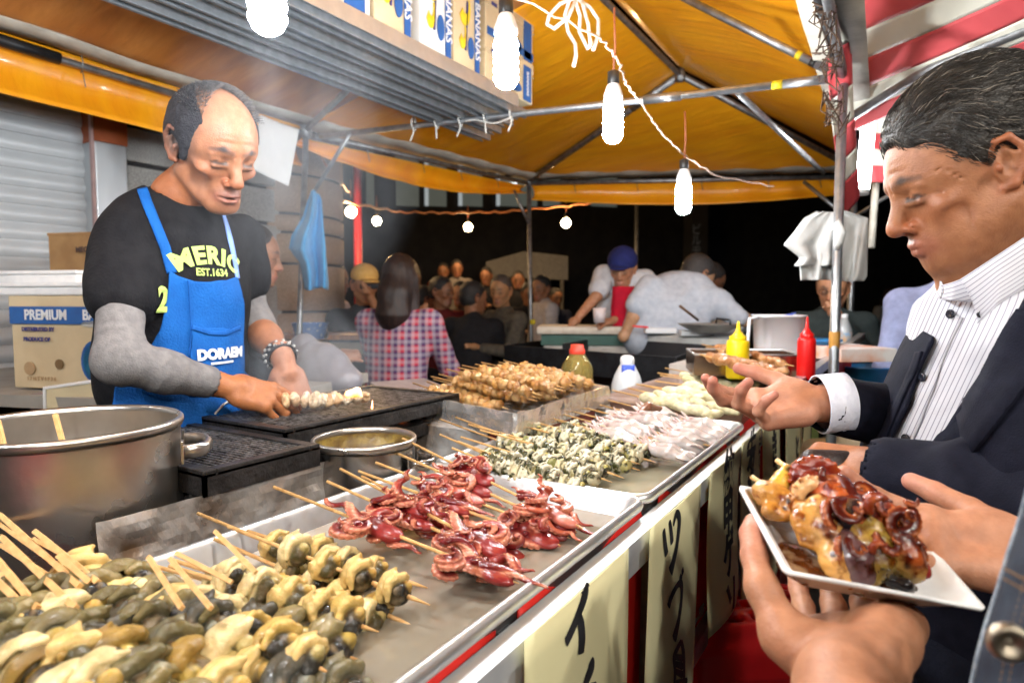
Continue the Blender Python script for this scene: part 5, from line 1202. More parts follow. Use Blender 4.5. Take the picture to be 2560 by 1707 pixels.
# ================================================================ diners and far stall
def aim(px, py, d, z=0.): p = W(px, py, d); return V3(p[0], p[1], z)
CY = math.radians(90)+YAW        # compass angle of the camera's forward direction
def yaw_rel(deg): return CY-math.radians(deg)     # 0 = away from the camera, 90 = to the right
BLK = cloth('black_cloth', (.022, .022, .026)); NAV = cloth('navy_cloth', (.02, .025, .05)); GRYC = cloth('grey_wool', (.12, .105, .08), (.08, .07, .06))
PNK = cloth('pinkish_shirt', (.62, .50, .52), (.52, .42, .44)); WHS = cloth('white_shirt_cloth', (.50, .50, .52), (.42, .42, .46)); MAR = cloth('maroon_cloth', (.14, .02, .02))
# plaid of the woman with long hair
def plaid():
    m = bpy.data.materials.new('red_blue_plaid'); m.use_nodes = True; n = m.node_tree; N = n.nodes; L = n.links; b = N['Principled BSDF']; b.inputs['Roughness'].default_value = .9
    tc = N.new('ShaderNodeTexCoord'); mp = N.new('ShaderNodeMapping'); mp.inputs['Rotation'].default_value = (0, 0, -YAW); L.new(tc.outputs['Object'], mp.inputs[0])
    sep = N.new('ShaderNodeSeparateXYZ'); L.new(mp.outputs[0], sep.inputs[0])
    def wave(out, fr, ph):
        a = N.new('ShaderNodeMath'); a.operation = 'MULTIPLY_ADD'; a.inputs[1].default_value = fr; a.inputs[2].default_value = ph; L.new(out, a.inputs[0])
        s = N.new('ShaderNodeMath'); s.operation = 'SINE'; L.new(a.outputs[0], s.inputs[0]); g = N.new('ShaderNodeMapRange'); g.inputs[1].default_value = -.25; g.inputs[2].default_value = .35; L.new(s.outputs[0], g.inputs[0]); return g.outputs[0]
    col = None
    def mix(a, c1, c2, f, blend='MIX'):
        x = N.new('ShaderNodeMix'); x.data_type = 'RGBA'; x.blend_type = blend
        for i, c in ((6, c1), (7, c2)):
            if isinstance(c, tuple): x.inputs[i].default_value = (*c, 1)
            else: L.new(c, x.inputs[i])
        if f is None: x.inputs[0].default_value = a
        else:
            y = N.new('ShaderNodeMath'); y.operation = 'MULTIPLY'; y.inputs[1].default_value = a; L.new(f, y.inputs[0]); L.new(y.outputs[0], x.inputs[0])
        return x.outputs[2]
    c = mix(.75, (.50, .03, .06), (.03, .04, .13), wave(sep.outputs['X'], 95, 0)); c = mix(.7, c, (.03, .04, .13), wave(sep.outputs['Z'], 95, 1))
    c = mix(.35, c, (.55, .5, .55), wave(sep.outputs['X'], 190, .6)); c = mix(.3, c, (.55, .5, .55), wave(sep.outputs['Z'], 190, .2)); L.new(c, b.inputs['Base Color']); return m
PLAID = plaid()
def sit(px, py_head, d, deg, label, shirt, **k):
    """sits with the head centre seen at (px, py_head) at distance d"""
    hd = W(px, py_head, d); lean = k.pop('lean', .1); yaw = yaw_rel(deg); f = V3(math.cos(yaw), math.sin(yaw), 0)
    c = hd-f*(lean+.04); seat = k.pop('seat', None); s_ = hd[2]-.12-.50-.16
    J = joints_sit(c, yaw, lean, s_)
    dz = .0
    for q in 'lr': J['ft'+q][2] = .08
    up = k.pop('jmod', None)
    if up: up(J, f, V3(-f[1], f[0], 0))
    hf = yaw_rel(k.pop('look', deg)); pit = k.pop('pitch', -.1)
    return person_low(label, J, shirt, facing=V3(math.cos(hf), math.sin(hf), pit), **k)
# woman in plaid seen from behind
def jm(J, f, l): J['hal'] = J['neck']+f*.28+UP*-.05+l*.05; J['ell'] = J['shl']+f*.16-UP*.20+l*.05
t, R, fr_ = sit(1005, 700, 3.3, 15, 'woman with long dark hair in a red and blue plaid shirt seen from behind', PLAID, hair='long', sleeves='long', lean=.06, jmod=jm, h=.010)
# man in yellow cap smoking, facing the viewer
def jm(J, f, l): J['ell'] = J['shl']+f*.17-UP*.23+l*.04; J['hal'] = J['hd']+f*.13-UP*.085+l*.03; J['elr'] = J['shr']+f*.12-UP*.26; J['har'] = J['elr']+f*.2
t, R, fr_ = sit(912, 712, 4.1, 165, 'man in a yellow cap and black shirt with his hand raised to his mouth', BLK, sleeves='short', look=150, pitch=-.12, jmod=jm, skin=(.50, .24, .12))
hd = W(912, 712, 4.1)
S = Sculpt().at(R, hd, 1.); S.ell((0, -.008, .060), (.086, .108, .078), 0); S.ell((0, 0, -.035), (.12, .14, .07), .008, sub=True); S.ell((0, .105, .034), (.062, .058, .011), .012)
sk_obj('cap', S, .006, cloth('yellow_cap', (.75, .45, .12), (.65, .36, .08)), t)
mb = MB(); mb.box(hd+R@V3(.0, .10, -.0), (.12, .004, .03), R); part('glasses', mb, IRON, t)
# others
sit(838, 700, 4.9, 100, 'diner in a pinkish shirt leaning forward behind the man in the yellow cap', PNK, sleeves='long', look=100, lean=.22)
def jm(J, f, l): J['ell'] = J['shl']-UP*.24; J['hal'] = J['ell']+f*.2
sit(632, 640, 2.55, 75, 'person in a dark jacket standing behind the vendor beside the brown pillar', BLK, sleeves='long', lean=.03, skin=(.35, .18, .11))
sit(1105, 730, 5.2, 160, 'seated diner in a maroon collar facing the viewer right of the plaid shirt', MAR, sleeves='long', look=120)
sit(1060, 750, 5.6, 130, 'dark clothed diner half hidden behind the woman in plaid', BLK, sleeves='long', look=60)
sit(1185, 745, 4.9, 10, 'seated diner in black seen from behind in the middle of the crowd', BLK, sleeves='long', lean=.12, look=60)
def jm(J, f, l): J['ell'] = J['shl']+f*.12-UP*.24; J['hal'] = J['ell']+f*.12-UP*.08; 
sit(1252, 728, 5.0, 230, 'balding man in a grey brown suit seated by the far tent pole', GRYC, sleeves='long', look=200, lean=.05, skin=(.52, .28, .14), haircol=(.06, .05, .045))
def st(px, py, d, deg, label, shirt, h=1.62, **k):
    hd = W(px, py, d); yaw = yaw_rel(deg); f = V3(math.cos(yaw), math.sin(yaw), 0); lean = k.pop('lean', .0); c = hd-f*(.03+1.2*lean); J = joints_stand(c, yaw, h, lean); o = hd[2]-J['hd'][2]
    for q in J:
        if q[:2] not in ('kn', 'ft'): J[q] = J[q]+UP*o
    jm_ = k.pop('jmod', None)
    if jm_: jm_(J, f, V3(-f[1], f[0], 0))
    hf = yaw_rel(k.pop('look', deg)); pit = k.pop('pitch', -.1)
    return person_low(label, J, shirt, facing=V3(math.cos(hf), math.sin(hf), pit), **k)
st(1352, 722, 6.0, 250, 'man in a white shirt standing just right of the far tent pole', cloth('soft_white_shirt', (.55, .50, .50)), 1.45, sleeves='long', look=215)
st(1142, 672, 9.0, 170, 'standing person in a pale top far back in the middle', cloth('dim_grey_top', (.2, .18, .17)), 1.6, sleeves='long')
st(1108, 678, 9.4, 180, 'person in dark red far back in the middle of the crowd', MAR, 1.6, sleeves='long')
st(1295, 700, 8.6, 180, 'dark dressed person standing behind the suited man', BLK, 1.6, sleeves='long')
st(2228, 742, 9.5, 175, 'woman in a grey top and dark skirt standing far right', cloth('dim_top', (.20, .20, .20)), 1.58, hair='long', sleeves='long')
st(2300, 742, 10.5, 190, 'man in a dark suit standing far right beside the woman', NAV, 1.66, sleeves='long')
def jm(J, f, l): J['ell'] = J['shl']+f*.10-UP*.24+l*.05; J['hal'] = J['hd']+f*.18-UP*.17; J['elr'] = J['shr']+f*.1-UP*.25-l*.05; J['har'] = J['elr']+f*.2+UP*.1+l*.1
t, R, fr_ = st(2082, 718, 3.5, 195, 'man in glasses and dark shirt eating behind the front pole', cloth('dark_green_shirt', (.035, .045, .045)), 1.6, sleeves='long', jmod=jm, look=215, skin=(.55, .27, .15), pitch=-.25)
hd = W(2082, 718, 3.5); mb = MB()
for s in (-1, 1):
    c = hd+R@V3(s*.032, .102, -.001); mb.tube([c+R@V3(.02*math.cos(a), 0, .015*math.sin(a)) for a in np.linspace(0, 2*math.pi, 14)], .0018, 5, caps=False)
mb.tube([hd+R@V3(-.012, .104, 0), hd+R@V3(.012, .104, 0)], .0018, 5); part('glasses', mb, IRON, t)
p = W(2110, 840, 3.05); t = thing('drink_bottle', 'clear drink bottle with an orange label held behind the front pole', 'bottle', p-UP*.1)
mb = MB(); mb.lathe([(0, -.1), (.035, -.1), (.035, .03), (.02, .07), (.013, .09), (0, .09)], p, 20); part('bottle_body', mb, mat('pet_bottle', (.7, .75, .78), None, 5, .1, trans=.4), t)
mb = MB(); mb.lathe([(.0355, -.03), (.0358, .02)], p, 20); part('bottle_label', mb, mat('orange_label', (.75, .4, .1), (.3, .5, .7), 30, .5), t)
mb = MB(); mb.lathe([(.014, .085), (.015, .105), (0, .107)], p, 14); part('cap', mb, PLW, t)
st(2385, 640, 2.6, 200, 'person in a lavender shirt mostly hidden behind the customer', cloth('lavender_shirt', (.38, .42, .66)), 1.55, sleeves='long', haircol=(.12, .06, .02), lean=-.02)
for px, py, d, dg, lb, m_ in ((1032, 700, 6.6, 150, 'dim diner in dark clothes between the plaid shirt and the maroon collar', BLK), (1150, 735, 6.4, 200, 'dim diner in a brown top behind the seated man in black', GRYC), (1322, 735, 7.2, 170, 'dim figure in black between the suited man and the far tent pole', BLK), (1390, 745, 8.2, 160, 'dim figure in navy right of the man in the white shirt', NAV), (1215, 690, 9.0, 190, 'dim standing figure in black far back in the middle', BLK)):
    sit(px, py, d, dg, lb, m_, sleeves='long', h=.014)
# far stall: man in blue cap and red apron
def jm(J, f, l):
    J['har'] = W(1448, 790, 3.9); J['elr'] = W(1492, 740, 3.95); J['shr'] = W(1512, 690, 4.05)
    J['hal'] = W(1535, 800, 3.85); J['ell'] = W(1590, 780, 3.9); J['shl'] = W(1612, 702, 4.05); J['neck'] = W(1560, 712, 4.06)
t, R, fr_ = st(1556, 672, 4.0, 190, 'cook in a blue cap, white shirt and red apron working at the far stall', WHS, 1.6, sleeves='short', jmod=jm, lean=.12, look=200, pitch=-.28, skin=(.42, .20, .11), hair=None)
hd = W(1556, 672, 4.0); S = Sculpt().at(R, hd, 1.); S.ell((0, -.012, .052), (.092, .118, .090), 0); S.ell((0, 0, -.055), (.16, .18, .078), .006, sub=True); S.ell((0, .098, .030), (.060, .060, .011), .010)
sk_obj('cap', S, .006, cloth('blue_cap', (.015, .02, .09), (.02, .025, .12)), t)
ap = np.array([[W(1548+(px-1548)*1.0, py, 3.86-.03*math.sin(math.pi*u)) for u, px in ((0, 1532-4*(py > 760)), (.25, 1545), (.5, 1560), (.75, 1576), (1, 1590+6*(py > 760)))] for py in (716, 740, 770, 800, 830)])
mb = MB(); mb.grid(ap, thick=.008); part('apron', mb, cloth('red_apron', (.45, .01, .03), (.38, .01, .03)), t)
# man bending over in a white coat
t = thing('person', 'person in a white coat bending over the far griddle with his back up', 'person', aim(1700, 800, 3.9))
S = Sculpt(); sk = (.5, .28, .16)
b0, b1, b2 = W(1650, 745, 3.85), W(1735, 715, 3.8), W(1800, 745, 3.75); hd = W(1745, 690, 3.9); R = frame(unit(AR*.8-UP*.5+AF*.3), UP)
head(S, R, hd+UP*-.0, 1., sk, old=.2); S.at(); S.chain([W(1600, 745, 3.7), W(1585, 790, 3.7), W(1562, 835, 3.72)], [.042, .038, .028], .02, col=sk); S.ell(W(1558, 842, 3.72), .032, .02, sk)
S.chain([hd-UP*.05, W(1700, 740, 3.85), W(1740, 730, 3.8), W(1800, 765, 3.68), W(1865, 800, 3.6)], .04, .02, col=sk); S.chain([W(1700, 745, 3.9), W(1600, 750, 3.74)], .035, .02, col=sk); sk_obj('body', S, .007, SKIN, t, sk)
S = Sculpt(); S.at(); S.ell(W(1690, 740, 3.85), (.20, .15, .15), 0); S.ell(W(1660, 775, 3.8), (.22, .16, .14), .08); S.cap(W(1640, 800, 3.8), W(1620, 835, 3.8), .15, .15, .1); S.cap(W(1625, 720, 3.75), W(1595, 760, 3.7), .085, .07, .05)
S.chain([W(1740, 730, 3.8), W(1790, 760, 3.7), W(1850, 795, 3.6)], [.10, .075, .05], .06); S.cap(W(1700, 800, 3.8), W(1720, 830, 3.7), .14, .12, .08); S.cap(W(1640, 830, 3.9), W(1650, 960, 3.9), .16, .15, .08)
sk_obj('coat', S, .011, cloth('bluish_white_coat', (.46, .49, .55), (.38, .41, .48)), t, disp=folds(.010, 16, 8))
S = Sculpt(); hair_cap(S, R, hd, 1.03); sk_obj('hair', S, .008, MATS['short_hair_20'], t)
t2, R2, _ = st(1775, 700, 4.6, 120, 'person in a dark patterned shirt behind the white coat', mat('patterned_shirt', (.02, .025, .03), (.45, .48, .5), 45, .8, mixlo=.5, mixhi=.55), 1.4, lean=.1, look=110, pitch=-.6)
# far table with cutting board
a, b = W(1355, 815, 4.1), W(1600, 838, 3.6); t = thing('prep_table', 'rounded white cutting board table of the far stall', 'table', (*((a+b)/2)[:2], 0))
cb = (a+b)/2; R = frame(unit(AF*[1, 1, 0]+AR*.1), UP); mb = MB(); mb.box(cb+R[:, 1]*.14, (.62, .34, .05), R, bev=.02); part('cutting_board', mb, mat('worn_board', (.62, .56, .48), (.5, .42, .34), 20, .6), t)
mb = MB(); mb.box(cb+R[:, 1]*.14-UP*.06, (.56, .30, .06), R); part('green_band', mb, mat('dark_green', (.02, .08, .06)), t)
mb = MB(); mb.box(cb+R[:, 1]*.14-UP*.13, (.54, .28, .08), R, bev=.02); mb.box(cb+R[:, 1]*.16-UP*.55, (.5, .25, .75), R); part('base', mb, mat('dim_white', (.4, .36, .32)), t)
t = thing('plastic_cup', 'pale plastic tub on the far cutting board', 'tub', W(1498, 805, 3.75)); mb = MB(); p = W(1498, 806, 3.75); mb.lathe([(0, 0), (.032, 0), (.038, .085), (.035, .085), (.03, .005), (0, .005)], p, 20); part('cup', mb, mat('pinkish_plastic', (.68, .58, .58)), t)
# white counter with pans behind the griddle
a, b, c = W(1590, 838, 3.75), W(1830, 850, 3.1), W(1875, 800, 3.9)
t = thing('serving_counter', 'white counter with pans behind the griddle', 'counter', (*((a+c)/2)[:2], 0)); d_ = a+c-b
mb = MB(); mb.poly([a, b, c, d_], .03, -UP); part('top', mb, mat('greyish_white', (.55, .55, .53), (.42, .42, .4), 10, .5), t)
mb = MB(); mb.poly([p-UP*.03 for p in (a, b, c, d_)], .8, -UP); part('base', mb, DARKW, t)
for i, (px, py, d, r) in enumerate(((1650, 826, 3.6, .05), (1740, 832, 3.4, .05))):
    p = W(px, py, d); tt = thing('food_tray', ('left', 'right')[i]+' shallow white food tray on the far counter', 'tray', p); mb = MB(); mb.box(p, (.17, .1, .03), R, bev=.006); part('tray_body', mb, PLW, tt)
p = W(1775, 815, 3.3); t = thing('wok', 'grey pan with a long wooden handle on the far counter', 'pan', p); mb = MB(); mb.lathe([(0, -.04), (.09, -.03), (.16, .01), (.165, .012), (.155, .012), (.09, -.022), (0, -.032)], p, 32); part('pan_body', mb, mat('worn_pan', (.45, .43, .40), (.3, .28, .26), 10, .4, .6), t)
mb = MB(); mb.tube([W(1745, 800, 3.3), W(1700, 765, 3.2)], .007, 8); part('handle', mb, mat('wood_handle', (.12, .06, .03)), t); mb = MB(); mb.tube([W(1790, 808, 3.15), W(1792, 796, 3.15), W(1825, 800, 3.1), W(1826, 812, 3.1)], .005, 8); part('loop_handle', mb, IRON, t)
mb = MB(); mb.bar(W(1583, 815, 3.6), W(1620, 818, 3.55), .012, .01); solo('red_lighter', mb, mat('bright_red', (.8, .02, .02)), 'thin bright red stick on the far counter', 'stick')
# dining table with a blue basket
a, b = W(745, 845, 3.6), W(960, 838, 3.9); t = thing('dining_table', 'long wooden table with an orange brown top where the diners sit', 'table', (*((a+b)/2)[:2], 0))
R = frame(unit(AF*[1, 1, 0]+AR*.05), UP); c = (a+b)/2; mb = MB(); mb.box(c+R[:, 1]*.2-AR*.1, (1.1, .55, .03), R, bev=.004); part('table_top', mb, mat('varnished_wood', (.48, .20, .05), (.36, .14, .03), 10, .35, wscale=(1, 8, 1)), t)
mb = MB(); mb.box(c+R[:, 1]*.0-AR*.1-UP*.07, (1.05, .03, .07), R); mb.box(c-AR*.1-UP*.30, (1.05, .03, .05), R); part('apron_rail', mb, mat('pale_wood', (.35, .30, .2)), t)
for s in (-.5, .3): mb = MB(); q = c+AR*s; mb.box((q[0], q[1], c[2]/2-.02), (.04, .04, c[2]-.04), R); part('leg', mb, mat('pale_wood', (.35, .30, .2)), t)
p = W(775, 828, 3.5); t = thing('basket', 'blue plastic basket on the diners\' table', 'basket', p-UP*.05); mb = MB(); mb.lathe([(0, -.04), (.075, -.04), (.095, .045), (.10, .046), (.09, .045), (.07, -.035), (0, -.035)], p, 32); part('basket_body', mb, mat('basket_blue', (.04, .2, .65), (.5, .6, .75), 60, .5, mixlo=.6, mixhi=.66), t)
p = W(805, 832, 3.55); mb = MB(); mb.lathe([(0, 0), (.03, 0), (.035, .03), (.02, .05), (0, .05)], p-UP*.03, 16); solo('dark_dish', mb, DARKST, 'small dark dish beside the blue basket', 'dish')
# plastic sheet lump behind the far grill
t = thing('plastic_bag', 'grey translucent plastic bag bulging behind the smoking grill', 'bag', W(800, 950, 2.2)-UP*.1)
S = Sculpt(); S.ell(W(800, 930, 2.25), (.13, .09, .10), 0); S.ell(W(765, 900, 2.3), (.06, .05, .08), .06); S.cap(W(755, 880, 2.3), W(757, 855, 2.3), .02, .03, .04); S.ell(W(850, 955, 2.2), (.08, .07, .05), .05)
sk_obj('bag', S, .010, mat('grey_plastic_film', (.24, .23, .26), (.17, .165, .19), 6, .35, bump=.4, bscale=20), t, disp=folds(.009, 26, 2))
# bench bits and paper on the ground side
mb = MB(); mb.poly([W(925, 955, 2.5), W(1060, 945, 2.8), W(1110, 965, 2.7), W(985, 990, 2.4)], .02, -UP); solo('cloth_sheet', mb, mat('greyish_cloth', (.4, .33, .32)), 'greyish folded cloth below the plaid shirt', 'cloth')
print('crowd done', time.time()-T0)
# ================================================================ vendor
def proj(P):
    P = np.atleast_2d(P)-CAM; d = P@AF; return 1280+FPX*(P@AR)/d, 853.5-FPX*(P@AU)/d
def inpoly(x, y, poly):
    x = np.asarray(x); y = np.asarray(y); ins = np.zeros(x.shape, bool); n = len(poly); j = n-1
    for i in range(n):
        xi, yi = poly[i]; xj, yj = poly[j]
        c = ((yi > y) != (yj > y)) & (x < (xj-xi)*(y-yi)/((yj-yi) or 1e-9)+xi); ins ^= c; j = i
    return ins
def cut(V, F, N, off, keep, thick=.0015):
    """piece of a surface lifted off it and given thickness"""
    Fk = F[keep]; idx = np.unique(Fk); mp = -np.ones(len(V), int); mp[idx] = np.arange(len(idx)); Fn = mp[Fk]; A = V[idx]+N[idx]*off; B = V[idx]+N[idx]*(off-thick)
    n = len(A); E = {}
    for f in Fn:
        for a, b in zip(f, np.roll(f, -1)): E[(a, b)] = 1
    be = np.array([(a, b) for a, b in E if (b, a) not in E])
    if len(be):
        for _ in range(8):
            for Q in (A, B):
                acc = np.zeros_like(Q); c_ = np.zeros(len(Q)); np.add.at(acc, be[:, 0], Q[be[:, 1]]); np.add.at(acc, be[:, 1], Q[be[:, 0]]); np.add.at(c_, be[:, 0], 1); np.add.at(c_, be[:, 1], 1); k = c_ > 0; Q[k] = .5*Q[k]+.5*acc[k]/c_[k][:, None]
    side = [(a, b, b+n, a+n) for a, b in E if (b, a) not in E]
    return np.concatenate([A, B]), np.concatenate([Fn, Fn[:, ::-1]+n, np.array(side)[:, ::-1]] if side else [Fn, Fn[:, ::-1]+n])
def fcen(V, F): return V[F].mean(1)
def hit(tree, px, py):
    r = _ray(px, py); h = tree.ray_cast(Vector(CAM), Vector(r)); return (None, None) if h[0] is None else (np.array(h[0]), np.array(h[1]))
def ribbon(tree, pts, w, off=.002, thick=.002, n=10):
    """band laid over a surface along points aimed at from the viewer; w in metres"""
    C = []; Ns = []
    for i in range(len(pts)-1):
        for k in range(n):
            a = k/n; p, nn = hit(tree, pts[i][0]*(1-a)+pts[i+1][0]*a, pts[i][1]*(1-a)+pts[i+1][1]*a)
            if p is not None: C.append(p); Ns.append(nn)
    P = []
    for i in range(len(C)):
        t = unit(C[min(i+2, len(C)-1)]-C[max(i-2, 0)]); s = unit(np.cross(t, Ns[i])); P.append([C[i]+s*w*q+Ns[i]*off for q in (-.5, -.17, .17, .5)])
    mb = MB(); mb.grid(np.array(P), thick=thick); return mb
def smooth_disp(*fs): return lambda V, N: sum(f(V, N) for f in fs)

vsk = (.34, .14, .068)
ven = thing('person', 'balding vendor in a black T-shirt and blue apron bending over the smoking grill', 'person', aim(455, 700, 1.42))
fV = unit(AR*.74-AF*.55-UP*.50); RV = frame(fV, UP+AR*-.10); vs = 1.02; Ev = W(587, 405, 1.33); OV = Ev-RV@V3(0, .088, 0)*vs
S = Sculpt(); head(S, RV, OV, vs, vsk, thin=1.0, old=1.0, lid=.8, mouth=.7, nose=1.06, brow=(.04, .035, .04), lips=(.34, .12, .09), slit=1.)
eyes(RV, OV, vs, ven)
S.at(RV, OV, vs)
S.ell((0, -.02, .09), (.09, .11, .06), .03, col=(.40, .27, .21), paint=.35)
for s in (-1, 1): S.ell((s*.075, -.02, .03), (.02, .060, .055), .02, col=(.06, .05, .05), paint=.9)
S.ell((0, .09, -.066), (.03, .02, .006), .008, col=(.12, .08, .07), paint=.35)
S.at(); S.chain([OV+RV@V3(0, -.02, -.05)*vs, W(448, 495, 1.42), W(440, 560, 1.44)], [.050, .053, .068], .02, col=(.33, .115, .045))
r0 = S.mesh(.0024, vsk, .004)
S = Sculpt(); shR, elR, wrR = W(306, 628, 1.33), W(298, 902, 1.19), W(535, 958, 1.33)
shL, elL, wrL = W(605, 590, 1.60), W(628, 800, 1.66), W(706, 893, 1.52)
dR = unit(W(700, 1000, 1.38)-wrR); uR = UP*.75-AF*.66
hnd = (.40, .15, .055)
S.chain([elR, lerp(elR, wrR, .6), wrR], [.038, .030, .025], .02, col=hnd); hand(S, frame(dR, uR), wrR+dR*.035, 1.02, -1, curls=[(.35, .5, .3), (.45, .6, .4), (.6, .7, .5), (.7, .8, .5)], thumb=(-.2, 1.2, .9), col=hnd, spread=(.0, -.02, -.05, -.1))
S.at(); S.chain([elL, lerp(elL, wrL, .5), wrL], [.042, .036, .025], .02, col=vsk)
dL = unit(W(738, 990, 1.50)-wrL); hand(S, frame(dL, -AF*.85+AR*.5), wrL+dL*.03, 1.0, 1, curls=[(.5, .6, .3), (.7, .7, .4), (.9, .8, .5), (1.0, .9, .5)], thumb=(-.1, 1.3, 1.0), col=(.42, .19, .11))
r1 = S.mesh(.0026, vsk, .004)
S = Sculpt(); S.ell(W(440, 760, 1.46), (.13, .1, .2), .02); S.cap(W(440, 900, 1.47), W(440, 1300, 1.5), .12, .12, .05); S.cap(W(400, 1300, 1.5), W(400, 1900, 1.7), .08, .06, .04); S.cap(W(480, 1300, 1.55), W(480, 1900, 1.75), .08, .06, .04)
r2 = S.mesh(.015, vsk)
V, F, C = join_np([r0, r1, r2]); link('body', np_mesh('body', V, F, C), SKIN, ven)
# hair: dark at the sides and back, thin grey on top
S = Sculpt(); S.at(RV, OV, vs); S.ell((0, -.018, .036), (.0835, .104, .088), 0); S.ell((0, .012, .03), (.078, .055, .055), .02); S.ell((0, -.045, -.012), (.073, .066, .062), .03)
for s in (-1, 1): S.cap((s*.070, .022, .01), (s*.070, .018, -.022), .011, .007, .01)
S.ell((0, .108, -.035), (.085, .075, .085), .01, sub=True); S.ell((0, .060, .105), (.058, .115, .072), .012, sub=True)
for s in (-1, 1): S.ell((s*.088, -.012, -.022), (.022, .022, .034), .006, sub=True); S.ell((s*.07, .094, .03), (.03, .045, .05), .01, sub=True)
S.ell((0, -.03, -.105), (.09, .09, .045), .01, sub=True)
sk_obj('hair', S, .003, mat('vendor_hair', (.012, .012, .017), (.03, .03, .036), 120, .6, spec=.2, bump=.5, bscale=300), ven, disp=folds(.0012, 260, 1))
rs = np.random.RandomState(4); mb = MB()
for i in range(2200):
    th = rs.uniform(-2.2, 2.2); ph = rs.uniform(.05, 1.15); d = V3(math.sin(th)*math.sin(ph), -math.cos(th)*math.sin(ph)+.05, math.cos(ph)); p = V3(d[0]*.0755, -.016+d[1]*.100, .037+d[2]*.0835)
    if p[1] > .055: continue
    t_ = unit(V3(rs.normal()*.3, .8, .15)+d*.25); q = [p+t_*k*.006+d*.0018*k for k in range(4)]; mb.tube([OV+RV@(x*vs) for x in q], [.0006, .0006, .0005, .0003], 3, caps=False)
part('hair_strands', mb, mat('grey_hair', (.30, .29, .29), (.10, .10, .11), 90, .5), ven, kind='stuff')
# T-shirt
TS = cloth('black_tshirt', (.008, .008, .010), (.013, .013, .015), 40)
axV = unit(shL-shR); fwV = unit(np.cross(UP, axV)); fwV = fwV if np.dot(fwV, AF) < 0 else -fwV; FRV = np.stack([axV, fwV, UP], 1)
def torso(S, g=0.):
    S.ell(W(447, 665, 1.45), (.165+g, .110+g, .17), 0, R=FRV); S.ell(W(445, 800, 1.45), (.160+g, .110+g, .17), .06, R=FRV); S.ell(W(440, 960, 1.46), (.165+g, .118+g, .19), .06, R=FRV)
S = Sculpt(); torso(S); S.cap(lerp(shR, shL, .05), lerp(shR, shL, .95), .046, .046, .07); S.cap(W(440, 545, 1.44), W(447, 600, 1.45), .062, .08, .05)
S.chain([shR, lerp(shR, elR, .30), lerp(shR, elR, .46)], [.050, .054, .060], .035); S.chain([shL, lerp(shL, elL, .35), lerp(shL, elL, .52)], [.050, .052, .055], .035)
S.ell(W(452, 470, 1.41), (.066, .066, .060), .006, sub=True)
def fold_v(V, N):
    return .006*vnoise(V, 16, 11, 3)+.004*np.abs(vnoise(V*np.array([1, 1, .35]), 42, 5, 2))
ts, TV, TF = sk_obj('tshirt', S, .007, TS, ven, disp=fold_v); TN = vnorm(TV, TF); ttree = bvh(TV, TF)
pts = [(412, 455), (425, 485), (450, 515), (485, 534), (515, 536), (540, 528)]
# grey undershirt sleeves
GRS = cloth('grey_marl_sleeve', (.19, .18, .18), (.14, .133, .135), 60, .9, bump=.2, bscale=260)
def arm_sleeve(a, b, c, ra, rb, rc, t_end, seed, wr=.005, r2=.045):
    S = Sculpt(); S.cap(lerp(a, b, .35), b, ra, rb, .02); e = lerp(b, c, t_end); S.chain([b, lerp(b, e, .5), e], [rb, r2, rc], .03); S.cap(lerp(b, e, .99), e+unit(e-b)*.04, rc*.80, rc*.80, .002, sub=True); S.cap(e+unit(e-b)*rc*.75, e+unit(e-b)*rc*2, rc*1.1, None, .003, sub=True) if False else None
    def disp(V, N):
        t1 = (V-b)@unit(c-b); t2 = (V-b)@unit(a-b); w = np.exp(-(t1/.075)**2)+.22; sh_ = lambda x: (1-np.abs(np.sin(x)))**1.6
        return wr*.75*w*sh_(t1*85+2.2*vnoise(V, 16, seed, 2))*np.clip(t1*12, 0, 1)+wr*.7*sh_(t2*70+2.5*vnoise(V, 15, seed+1, 2))*np.clip(t2*10, 0, 1)*np.exp(-(t2/.10)**2)+.0012*vnoise(V, 24, seed, 2)
    return sk_obj('sleeve', S, .004, GRS, ven, disp=disp)
arm_sleeve(shR, elR, wrR, .043, .040, .034, .90, 1, .004, .037)
arm_sleeve(shL, elL, wrL, .043, .041, .040, .30, 7, .004, .041)
# apron
APR = cloth('blue_apron', (.010, .105, .38), (.008, .085, .32), 24, .75, bump=.3, bscale=200)
S = Sculpt(); torso(S, .004); S.ell(W(415, 1100, 1.46), (.20, .135, .18), .06, R=FRV); S.cap(W(425, 1100, 1.46), W(425, 1500, 1.5), .15, .18, .05)
AV, AFc, _ = S.mesh(.0045); AN = vnorm(AV, AFc)
AV = AV+AN*(.006*vnoise(AV, 16, 11, 3)+.0035*np.abs(vnoise(AV*np.array([1, 1, .3]), 34, 3, 2))+.003)[:, None]
poly = [(423, 676), (440, 690), (480, 702), (530, 704), (575, 698), (592, 690), (600, 720), (609, 760), (607, 850), (603, 920), (640, 960), (660, 1200), (660, 1700), (200, 1700), (255, 1100), (283, 1010), (290, 955), (330, 905), (380, 862), (402, 820), (414, 765), (422, 710)]
c_ = fcen(AV, AFc); x, y = proj(c_); fn = AN[AFc].mean(1); keep = inpoly(x, y, poly) & ((fn*(CAM-c_)).sum(1) > -.02)
V2, F2 = cut(AV, AFc, AN, .003, keep, .003); apron = link('apron', np_mesh('apron', V2, F2), APR, ven); atree = bvh(AV+AN*.004, AFc)
poly = [(476, 818), (600, 822), (603, 905), (600, 990), (470, 985)]; keep = inpoly(x, y, poly) & ((fn*(CAM-c_)).sum(1) > -.02)
V2, F2 = cut(AV, AFc, AN, .009, keep, .004); link('pocket', np_mesh('pocket', V2, F2), APR, apron)
mb = ribbon(atree, [(476, 818), (520, 832), (560, 834), (600, 816)], .010, .007, .003); part('pocket_hem', mb, cloth('apron_dark', (.012, .10, .38)), apron)
